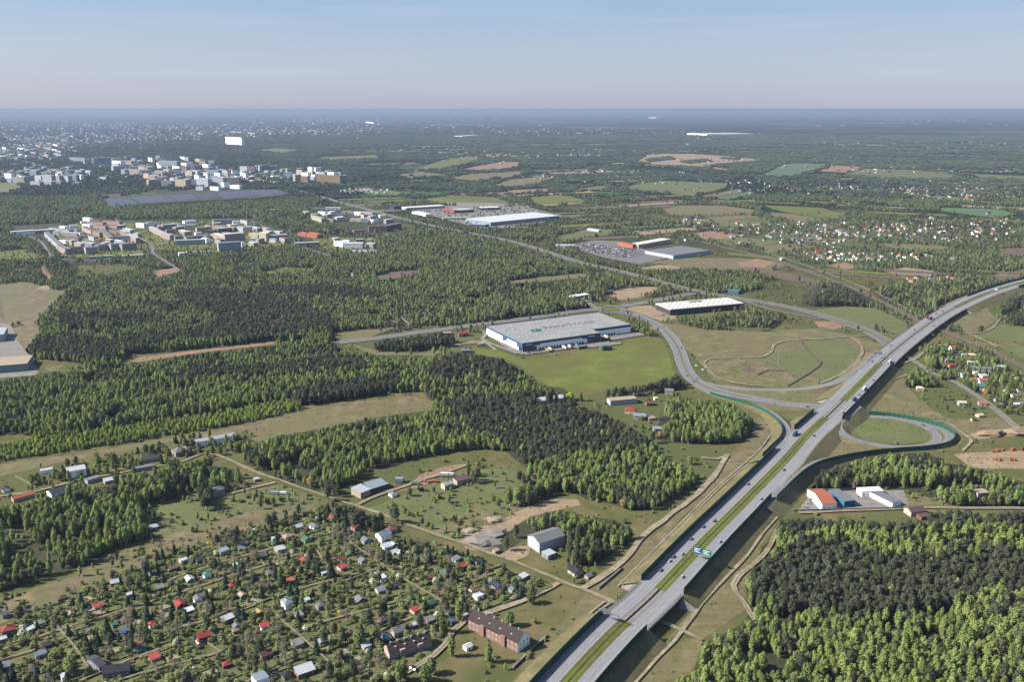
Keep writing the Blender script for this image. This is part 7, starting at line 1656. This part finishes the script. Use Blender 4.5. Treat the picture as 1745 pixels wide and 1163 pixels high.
TR = [('dark car behind the gantry, left carriageway, first of a pair', 'black', 1211, 890, 'L1'), ('dark car just behind the first of the pair on the left carriageway', 'black', 1210, 899, 'L2'), ('dark car alone in the left carriageway above the gantry', 'black', 1180, 923, 'L2'), ('dark car beside the white car level with the gantry', 'black', 1148, 949, 'L2'),
      ('white car level with the gantry post on the left carriageway', 'white', 1160, 948, 'L1'), ('white car just below the gantry on the left carriageway', 'white', 1139, 959, 'L2'), ('dark car nearest the camera on the left carriageway', 'black', 1120, 977, 'L2'),
      ('white car nearest the camera on the right carriageway', 'white', 1170, 988, 'R1'), ('white car under the dark barrier on the right carriageway', 'white', 1236, 929, 'R2'), ('dark red car on the left carriageway below the slip road', 'dull red', 1274, 823, 'L2'), ('dark car passing the hatching of the right slip road', 'black', 1346, 802, 'R1'),
      ('silver car halfway up the right carriageway', 'light grey', 1294, 851, 'R2'), ('dark car right carriageway above the hatched slip', 'black', 1399, 745, 'R1'), ('dark car on the viaduct, left carriageway, lowest one', 'black', 1486, 616, 'L2'), ('dark car on the viaduct, left carriageway, second from below', 'black', 1517, 589, 'L2'), ('grey car on the viaduct middle, left carriageway', 'dark grey', 1552, 563, 'L1'),
      ('dark car before the blue truck, right carriageway', 'navy', 1458, 673, 'R2'), ('dark car between the grass and the white van, right carriageway', 'dark grey', 1484, 648, 'R2'), ('dark car far along the viaduct, left carriageway', 'black', 1596, 536, 'L2'), ('dark car beyond the viaduct end, left carriageway', 'black', 1606, 532, 'L1'), ('white car at the far blue sign, right carriageway', 'white', 1715, 492, 'R1'), ('dark car farthest up the motorway on the left', 'black', 1702, 488, 'L2'), ('grey car on the viaduct, right carriageway', 'dark grey', 1592, 556, 'R2')]
for lab, b_, px, py, ln in TR: x, y, z, a = on_mw(px, py, ln, None); car(lab, b_, x, y, z, a)
x, y, z, a = on_mw(1434, 706, 'R2', None); car('white van at the mouth of the inner loop ramp', 'white', x, y, z, a, True, 'van')
for lab, cab, bx, px, py, ln, Lt in (('blue truck at the left slip road hatching', 'navy', 'blue', 1355, 742, 'L2', 9), ('blue truck with white front on the right carriageway above the ramp bridge', 'white', 'blue', 1453, 682, 'R2', 10), ('white box truck on the right carriageway before the viaduct', 'white', 'white', 1469, 665, 'R2', 11), ('white and pink truck entering the viaduct on the right carriageway', 'white', 'cool white', 1514, 619, 'R2', 11),
    ('red truck on the viaduct beside the median gap', 'red', 'dull red', 1591, 545, 'L1', 12), ('red truck near the red railing of the viaduct', 'red', 'red', 1575, 541, 'L3', 9)):
    x, y, z, a = on_mw(px, py, ln, None); truck(lab, x, y, z, a, cab, bx, Lt)
for lab, b_, px, py, p, off, fl in (('white car on the curved dual road, middle', 'white', 1162, 604, CONN, -5, 0), ('dark car opposite the white one on the curved road', 'black', 1167, 594, CONN, 5, 0), ('dark car low on the curved dual road', 'black', 1172, 643, CONN, -5, 0), ('dark car right behind the low one on the curved road', 'dark grey', 1181, 652, CONN, -5, 0), ('dark car high on the curved dual road', 'black', 1147, 557, CONN, 5, 0), ('white car near the plantation on the curved road', 'white', 1119, 549, CONN, -5, 0), ('dark car at the fork of the curved road', 'dark grey', 1187, 647, CONN, 4, 0),
    ('dark car on the inner loop ramp', 'black', 1572, 726, LOOP_IN, 0, 0), ('dark car on the ramp before it dives under the motorway', 'navy', 1375, 693, LOOP_OUT, 0, 0), ('white car on the ramp left of the motorway', 'white', 1303, 683, CONN, -5, 0)):
    (x, y, z), t = p.at(p.near(px, py), off); car(lab, b_, x, y, z + .06, math.atan2(t[1], t[0]))
# yard vehicles at the warehouse docks
for lab, cab, bx, u0, v0, Lt in (('bright yellow truck at the left docks', 'yellow', 'yellow', 36, -12, 9), ('white trailer beside the yellow truck', 'white', 'white', 42, -9, 8), ('white trailer in the middle docks', 'white', 'white', 66, -10, 10), ('red-cabbed white truck at the middle docks', 'red', 'white', 76, -9, 10), ('blue truck at the right docks', 'blue', 'light blue', 89, -8, 8),
    ('white truck at the second dock row, left', 'white', 'white', LF + 12, sR[1] - 9, 10), ('white truck at the second dock row, right', 'white', 'white', LF + 20, sR[1] - 9, 10)):
    p = wpt(u0, v0); truck(lab, p[0], p[1], .8, math.atan2(-vv.y, -vv.x), cab, bx, Lt)
YEL = mat('yellow_tarpaulin', lin((222, 206, 40))); 
for lab, cab, bx, u0, v0, Lt in (('long grey truck waiting in front of the tank', 'grey', 'pale green', 90, -22, 14), ('red and grey truck parked between the dock rows', 'red', 'dark grey', LF + 8, -2, 14), ('red and white truck on the lane left of the warehouse', 'red', 'cream', -38, 62, 13)):
    p = wpt(u0, v0); truck(lab, p[0], p[1], .8, math.atan2(uu.y, uu.x) + (0 if u0 > 0 else math.pi + .2), cab, bx, Lt)
rr = random.Random(8); cc = ['white', 'black', 'light grey', 'dull red', 'grey', 'navy', 'dark grey', 'white', 'red']
def park(label, pA, pB, n_, jit=0, rows=1, dy=6.5, rot=None):
    A1, B1 = Vector(pA), Vector(pB); d = (B1 - A1); a = math.atan2(d.y, d.x)
    for r_ in range(rows):
        for k in range(n_):
            if rr.random() < .15: continue
            p = A1 + d * ((k + .5) / n_) + Vector((-d.y, d.x)).normalized() * dy * r_; c_ = rr.choice(cc)
            car(f'{c_} car {label}', c_, p.x, p.y, 1.0 if p.y > 900 else .9, a + math.pi / 2 + rr.uniform(-.04, .04), group='cars ' + label)
park('parked at the corner of the warehouse', wpt(3, -8), wpt(27, -9), 9)
park('parked at the far office corner of the warehouse', wpt(LF + 30, sR[1] - 8), wpt(LF + 46, sR[1] - 7), 5)
park('parked in the depot yard', G(1364, 874), G(1388, 846), 9)
park('parked before the orange-fronted store', G(985, 428), G(1075, 440), 30, rows=5, dy=18)
pc = MB(); pm = [cmat(c_, 'cars') for c_ in ('white', 'black', 'light grey', 'dull red', 'navy', 'grey')]
for r_ in range(11):
    A1, B1 = Vector(G(982 + r_ * 1.2, 427 - r_ * 1.2)), Vector(G(1076 + r_, 441 - r_ * 1.4)); d = (B1 - A1)
    for k in range(62):
        if rr.random() < .25: continue
        p_ = A1 + d * (k / 62); dn = d.normalized(); pc.obox((p_.x, p_.y), (-dn.y, dn.x), 4.4, 1.8, 1.0, 2.3, rr.randrange(6))
tag(pc.build('parked_car_rows', pm), 'tightly parked cars filling the store car park, too small to pick apart', 'parked cars', kind='stuff')
park('parked by the scrap dealer at the junction', G(1215, 492), G(1245, 498), 10, rows=2, dy=9)
park('parked at the left logistics halls', G(-2, 500), G(4, 545), 14)
park('parked by the trunk road supermarket', G(705, 374), G(760, 384), 14, rows=2, dy=16)
park('parked in the lane of the tenement', G(700, 1140), G(712, 1146), 2)
car('white car at the upper end of the long tenement', 'white', *G(801, 1050), .9, 1.0); car('small red car in the track behind the tenement', 'dull red', *G(843, 1050), .9, .4); car('blue car on the lawn beside the dark flat house', 'navy', *G(470, 1152), .9, 0.1); car('white van parked above the long tenement track', 'white', *G(794, 1054), .9, .8, True, 'van')
# scrap-yard and machine-yard pieces
for (px, py, w_, d_, h_, c_, lab, nm, cat) in ((762, 813, 13, 4, 3.2, 'cool white', 'white box trailer in the scrap yard', 'box_trailer', 'trailer'), (734, 822, 15, 6, 1.6, 'orange', 'heap of orange-brown scrap behind the green container', 'scrap_heap', 'scrap heap'), (709, 827, 8, 3, 1.8, 'green', 'green container in the scrap yard', 'container', 'container'), (681, 823, 8, 5, 4, 'light blue', 'blue-grey cabin in the scrap yard', 'cabin', 'cabin'), (672, 831, 9, 4, 1.5, 'dull red', 'reddish scrap heap at the left end of the yard', 'scrap_heap', 'scrap heap'),
    (1712, 785, 22, 5, 2.6, 'orange', 'row of orange machines in the sandy yard', 'machine', 'machine'), (1700, 770, 16, 4, 2.4, 'orange', 'orange machine at the top of the sandy yard', 'machine', 'machine'), (1735, 768, 16, 4, 3, 'orange', 'orange machine at the right rim of the yard', 'machine', 'machine'), (475, 843, 15, 3.4, 1.8, 'cool white', 'white and blue tarpaulin on the pasture', 'tarpaulin_cover', 'tarpaulin'), (480, 851, 5, 4, 1.2, 'blue', 'round blue pool on the pasture', 'pool', 'pool'), (215, 1077, 8, 6, 1, 'blue', 'blue paddling pool by the big garden conifer', 'pool', 'pool'), (202, 1084, 10, 4, .8, 'blue', 'blue tarpaulin beside the paddling pool', 'tarpaulin_cover', 'tarpaulin'), (1232, 490, 24, 14, 3, 'navy', 'dark scrap pile at the junction', 'scrap_heap', 'scrap heap'), (1253, 497, 20, 6, 3, 'yellow', 'yellow machines at the junction', 'machine', 'machine')):
    x, y = G(px, py); t = thing(nm, lab, cat, x, y, rr.uniform(-.2, .4), .8)
    if nm == 'pool':
        mb = MB(); mb.cyl(0, 0, 0, h_, w_ * .35, n=16); mb.build('basin', cmat(c_, 'plastic'), t); continue
    if nm in ('scrap_heap', 'machine'):
        mb = MB(); q = random.Random(px)
        for k in range(9):
            a_ = q.uniform(-w_ / 2, w_ / 2); b_ = q.uniform(-d_ / 2, d_ / 2); s_ = q.uniform(.8, 2); mb.obox((a_, b_), (math.cos(q.uniform(0, 3)), math.sin(q.uniform(0, 3))), s_ * 2, s_, 0, h_ * q.uniform(.4, 1))
        mb.build('pieces', cmat(c_, 'paint'), t)['kind'] = 'stuff'; continue
    mb = MB(); mb.box(-w_ / 2, -d_ / 2, .5 if nm == 'box_trailer' else 0, w_ / 2, d_ / 2, h_, bottom=True); mb.build('body', cmat(c_, 'paint'), t)
    if nm in ('box_trailer', 'container', 'cabin'): mb = MB(); mb.box(w_ / 2 - .02, -d_ / 2 + .3, .6, w_ / 2 + .05, d_ / 2 - .3, h_ - .3); mb.build('door', cmat('grey', 'door'), t)
    if nm == 'tarpaulin_cover': mb = MB(); mb.box(-w_ / 2 - .05, -d_ / 2 - .05, h_ * .5, w_ * .1, d_ / 2 + .05, h_ + .06); mb.build('cover', cmat('light blue', 'cover'), t)
# sand and rubble heaps
for (px, py, r_, h_, m_, lab) in ((822, 925, 14, 4, M_yard, 'grey gravel heap left of the sandy ground'), (840, 912, 12, 3.5, M_yard, 'ribbed grey heap in the middle of the sandy ground'), (803, 906, 7, 2.5, M_track, 'pale rubble mound at the bend of the sand'), (845, 888, 9, 2.5, M_track, 'row of pale concrete blocks on the sand'), (1690, 742, 16, 5, M_sand, 'pale sand mound at the right edge, left one'), (1735, 740, 18, 6, M_sand, 'pale sand mound at the right edge, right one'), (1122, 538, 11, 3, M_sand, 'sand pile beside the unfinished hall')):
    x, y = G(px, py); mb = MB(); rs = np.random.default_rng(px); lump(mb, (0, 0, 0), (r_, r_ * .6, h_), rs, hi=True); o = mb.build('sand_mound', m_); o.location = (x, y, .3); tag(o, lab, 'mound')

# ---------------------------------------------------------------- gantries, signs, masts
M_sb, M_sg = mat('sign_blue', lin((40, 110, 190)), rough=.5), mat('sign_green', lin((30, 150, 110)), rough=.5)
def gantry(lab, px, py, side, face, panels):
    s = MW.near(px, py, ZM); t = thing('sign_gantry', lab, 'road sign', 0, 0); (x, y, z), tt = MW.at(s); nx, ny = -tt[1], tt[0]
    a0, a1 = (-.8, -OUT + 1) if side < 0 else (OUT + 1, .8)
    P = lambda o_, zz: (x + nx * o_, y + ny * o_, z + zz)
    mb = MB(); mb.bar(P(a0, -.5), P(a0, 8), .22); mb.build('post', M_steel, t)
    if side > 0: mb = MB(); mb.bar(P(a1, -.5), P(a1, 8), .22); mb.build('post', M_steel, t)
    mb = MB(); mb.bar(P(a0, 7.9), P(a1, 7.9), .16); mb.bar(P(a0, 6.9), P(a1, 6.9), .16)
    for k in range(12):
        u0, u1 = a0 + (a1 - a0) * k / 12, a0 + (a1 - a0) * (k + 1) / 12; mb.bar(P(u0, 6.9), P(u1, 7.9), .06)
    mb.build('beam', M_steel, t)
    for (o0, o1, z0, z1, m_) in panels:
        d = -face * .3; q = [(P(o0, z0), P(o1, z0)), (P(o1, z1), P(o0, z1))]
        mb = MB(); pts = [P(o0, z0), P(o1, z0), P(o1, z1), P(o0, z1)]; f1 = [(p[0] + tt[0] * d, p[1] + tt[1] * d, p[2]) for p in pts]; f2 = [(p[0] + tt[0] * (d * 1.5), p[1] + tt[1] * (d * 1.5), p[2]) for p in pts]
        mb.quad(*f1); mb.quad(*f2[::-1])
        for k in range(4): mb.quad(f1[k], f1[(k + 1) % 4], f2[(k + 1) % 4], f2[k])
        so = mb.build('sign_panel', m_, t)
        if face > 0:
            mb = MB()
            for r_ in range(3):
                zz = z0 + (z1 - z0) * (.2 + .27 * r_); w0 = o0 + (o1 - o0) * .12; w1 = o0 + (o1 - o0) * (.62 if r_ == 1 else .85)
                pts = [P(w0, zz), P(w1, zz), P(w1, zz + .32), P(w0, zz + .32)]; e = d * 1.56
                mb.quad(*[(p[0] + tt[0] * e, p[1] + tt[1] * e, p[2]) for p in pts])
            mb.build('lettering', M_wh, so)
    return t
gantry('big cantilever gantry with blue and green direction boards over the right carriageway', 1176, 952, -1, 1, [(-2.5, -9.3, 5.2, 10.2, M_sb), (-9.8, -17.2, 5.2, 10.2, M_sg)])
gantry('gantry with a grey sign back over the left carriageway near the bottom', 1046, 1068, 1, -1, [(8, 14.5, 6.0, 9.6, M_steel)])
gantry('gantry with sign backs over the left carriageway before the viaduct', 1497, 612, 1, -1, [(4, 9, 6.0, 9.6, M_steel), (10, 15, 6.0, 9.6, M_steel)])
gantry('far cantilever with a bright blue board over the right carriageway', 1690, 500, -1, 1, [(-7, -16, 6, 10, M_sb)])
for px, py, c_, lab in ((1186, 627, M_sg, 'green direction board right of the curved road'), (1197, 634, M_sg, 'small green board just below the first on the curved road')):
    x, y = G(px, py); t = thing('direction_sign', lab, 'road sign', x, y, -.6)
    mb = MB(); mb.bar((-1.4, 0, 0), (-1.4, 0, 4.4), .08); mb.bar((1.4, 0, 0), (1.4, 0, 4.4), .08); mb.build('post', M_steel, t)
    mb = MB(); mb.box(-2.4, -.12, 1.6, 2.4, -.05, 4.6, bottom=True); so = mb.build('sign_panel', c_, t)
    mb = MB(); mb.box(-1.8, -.14, 3.6, 1.2, -.122, 3.9, bottom=True); mb.box(-1.8, -.14, 2.6, 1.6, -.122, 2.9, bottom=True); mb.build('lettering', M_wh, so)
# lamp posts along ramps
lm_ = MB(); lm_.cyl(0, 0, 0, 10, .11, .07, 6); lme = lm_.mesh('post', M_steel); am = MB(); am.bar((0, 0, 10), (1.6, 0, 10.3), .06); am.box(1.3, -.15, 10.2, 2.3, .15, 10.35, bottom=True); ame = am.mesh('lamp_head', M_steel)
def lamp(x, y, z, a, lab, grp): t = thing('street_lamp', lab, 'street lamp', x, y, a, z, grp); link('post', lme, t); link('lamp_head', ame, t)
for p, off, st, lab in ((CONN, 10.5, 38, 'beside the curved dual road'), (SLIP_UP, 5.2, 42, 'beside the slip road joining the viaduct'), (LOOP_IN, 5, 45, 'around the loop ramp'), (SLIP_DN, 4.6, 45, 'along the left slip road'), (LOCAL, 7, 55, 'along the local road behind the warehouse')):
    q = 15
    while q < p.len - 20: (x, y, z), t = p.at(q, off); lamp(x, y, z, math.atan2(t[1], t[0]) - math.pi / 2, f'tall grey street lamp {lab}', f'street lamps {lab}'); q += st
q = sC0 - 60
while q < sC1: (x, y, z), t = MW.at(q, -OUT - .9); lamp(x, y, z, math.atan2(t[1], t[0]) + math.pi / 2, 'tall grey street lamp on the right edge of the viaduct', 'street lamps on the viaduct'); q += 32
# railway masts
mm = MB(); mm.cyl(0, 0, 0, 8, .16, .12, 6); mme = mm.mesh('mast', cmat('light grey', 'mast')); m3 = MB(); m3.bar((0, 0, 7), (0, 3.2, 6.6), .05); m3.bar((0, 0, 6), (0, 3.2, 6.6), .05); m3e = m3.mesh('bracket', M_steel)
q = RAIL.near(1250, 425)
while q < RAIL.near(1745, 628):
    for sg in (1, -1):
        (x, y, z), t = RAIL.at(q, sg * 5.6); a = math.atan2(t[1], t[0]) + (0 if sg < 0 else math.pi); tt = thing('catenary_mast', 'pale overhead-line mast beside the railway tracks', 'mast', x, y, a, .8, 'overhead-line masts along the railway'); link('mast', mme, tt); link('bracket', m3e, tt)
    q += 48
# lattice pylon and pole masts
def pylon(lab, px, py, h_):
    x, y = G(px, py); t = thing('pylon', lab, 'pylon', x, y, .4); mb = MB(); b = h_ * .1
    for sx in (-1, 1):
        for sy in (-1, 1): mb.bar((sx * b, sy * b, 0), (sx * .5, sy * .5, h_ * .95), .18)
    for k in range(7):
        z0, z1 = h_ * k / 8, h_ * (k + 1) / 8; r0 = b + (.5 - b) * k / 7.6; r1 = b + (.5 - b) * (k + 1) / 7.6
        for sx, sy, ex, ey in ((-1, -1, 1, -1), (1, -1, 1, 1), (1, 1, -1, 1), (-1, 1, -1, -1)): mb.bar((sx * r0, sy * r0, z0), (ex * r1, ey * r1, z1), .1); mb.bar((ex * r0, ey * r0, z0), (sx * r1, sy * r1, z1), .1)
    mb.build('lattice_tower', M_steel, t); mb = MB()
    for zz in (.7, .82, .94): mb.bar((-h_ * .14, 0, h_ * zz), (h_ * .14, 0, h_ * zz), .14)
    mb.build('cross_arm', M_steel, t)
pylon('tall lattice pylon before the pine wood', 1383, 524, 42); pylon('lattice pylon on the far plain at the right', 1590, 245, 60); pylon('small lattice pylon beyond the village', 1135, 325, 40)
for (px, py, h_, lab, w_) in ((1588, 530, 38, 'tall pale mast behind the viaduct', .45), (1326, 622, 22, 'pale pole in the interchange meadow', .3), (812, 364, 46, 'tall mast beside the crimson hall', .5), (286, 214, 150, 'television mast on the city skyline', 3), (86, 372, 24, 'pale water tower in the left wood', 1.6), (1418, 195, 170, 'left cooling tower plume stack on the horizon', 14), (1045, 507, 16, 'white advertising pylon by the restaurant', .5), (765, 830, 14, 'brown brick chimney beside the small house in the clearing', .7)):
    x, y = G(px, py); t = thing('mast', lab, 'mast', x, y); mb = MB(); mb.cyl(0, 0, 0, h_, w_, w_ * .5, 8); mb.build('shaft', cmat('light grey' if 'brown' not in lab else 'brick red', 'mast'), t)
    mb = MB(); mb.cyl(0, 0, h_ * .98, h_ * 1.02, w_ * .9, n=8); mb.build('cap', cmat('light grey', 'mast'), t)
# utility poles in the gardens
for (px, py) in ((617, 955), (904, 985), (835, 1165), (1004, 960), (745, 1092), (672, 1138), (1180, 1163)):
    x, y = G(px, py); t = thing('utility_pole', 'thin grey utility pole among the gardens', 'pole', x, y, group='utility poles'); mb = MB(); mb.cyl(0, 0, 0, 9, .14, .1, 6); mb.build('pole', M_conc, t); mb = MB(); mb.bar((-.8, 0, 8.6), (.8, 0, 8.6), .06); mb.build('cross_arm', M_steel, t)
# concrete chutes down the motorway bank
q = 10; k = 0
while q < sB0 and k < 40:
    if not (sA0 - 14 < q < sA1 + 14) and MW.at(q, 0)[0][1] < 900:
        (x, y, z), t = MW.at(q, -OUT - 1.6); (x2, y2, _), t = MW.at(q, -OUT - 15); mb = MB(); d = Vector((x2 - x, y2 - y)).normalized()
        s_ = .35; mb.quad((x - t[0] * s_, y - t[1] * s_, ZM + .06), (x2 - t[0] * s_, y2 - t[1] * s_, .12), (x2 + t[0] * s_, y2 + t[1] * s_, .12), (x + t[0] * s_, y + t[1] * s_, ZM + .06)); mb.quad((x - t[0] * s_, y - t[1] * s_, ZM - .2), (x + t[0] * s_, y + t[1] * s_, ZM - .2), (x2 + t[0] * s_, y2 + t[1] * s_, -.1), (x2 - t[0] * s_, y2 - t[1] * s_, -.1))
        struct(mb.build('drainage_chute', M_conc)); k += 1
    q += 24
# stone retaining strips beside the long tenement and at the underpass
for p1, p2, w_, lab in (((872, 1142), (930, 1087), 2.0, 'pale concrete channel wall beside the long tenement'), ((1018, 1006), (1058, 972), 2.2, 'pale concrete channel wall above the underpass')):
    A1, B1 = Vector(G(*p1)), Vector(G(*p2)); t = thing('retaining_wall', lab, 'wall', 0, 0); d = B1 - A1; c = (A1 + B1) / 2; dn = d.normalized(); mb = MB(); mb.obox((c.x, c.y), dn, d.length, w_, 0, .9); mb.build('wall', M_conc, t); mb = MB(); mb.obox((c.x - dn.y * -2, c.y + dn.x * 2), dn, d.length, .5, 0, 1.5); mb.build('coping', mat('dark_coping', lin((90, 86, 100))), t)
for p1, p2, h_, lab in (((1353, 873), (1540, 868), 2, 'concrete wall along the front of the depot yard'), ((1396, 838), (1516, 832), 2, 'concrete wall behind the depot'), ((140, 845), (252, 812), 1.6, 'low wall and fence along the left lane'), ((26, 812), (62, 832), 1.2, 'fence at the left lawn')):
    A1, B1 = Vector(G(*p1)), Vector(G(*p2)); t = thing('boundary_wall', lab, 'wall', 0, 0); d = B1 - A1; c = (A1 + B1) / 2; dn = d.normalized(); mb = MB(); mb.obox((c.x, c.y), dn, d.length, .3, 0, h_); mb.build('wall', M_conc, t); mb = MB(); mb.obox((c.x, c.y), dn, d.length, .5, h_, h_ + .12); mb.build('coping', M_yard, t)

# ---------------------------------------------------------------- air
hz = MB(); i = 0
hz.box(-125000, -3500, -1.5, 125000, 215000, 358, bottom=True)
hm = bpy.data.materials.new('haze_air'); hm.use_nodes = True; hn = hm.node_tree.nodes; hn.clear()
ho = hn.new('ShaderNodeOutputMaterial'); pv = hn.new('ShaderNodeVolumePrincipled'); pv.inputs['Density'].default_value = 0.000048
pv.inputs['Color'].default_value = (0.185, 0.235, 0.325, 1); pv.inputs['Anisotropy'].default_value = 0.1
hm.node_tree.links.new(pv.outputs[0], ho.inputs['Volume'])
h_o = hz.build('haze', hm); h_o['kind'] = 'stuff'; h_o['label'] = 'thin bluish spring haze over the plain'
print('objects', len(bpy.data.objects), 'village', vcount)
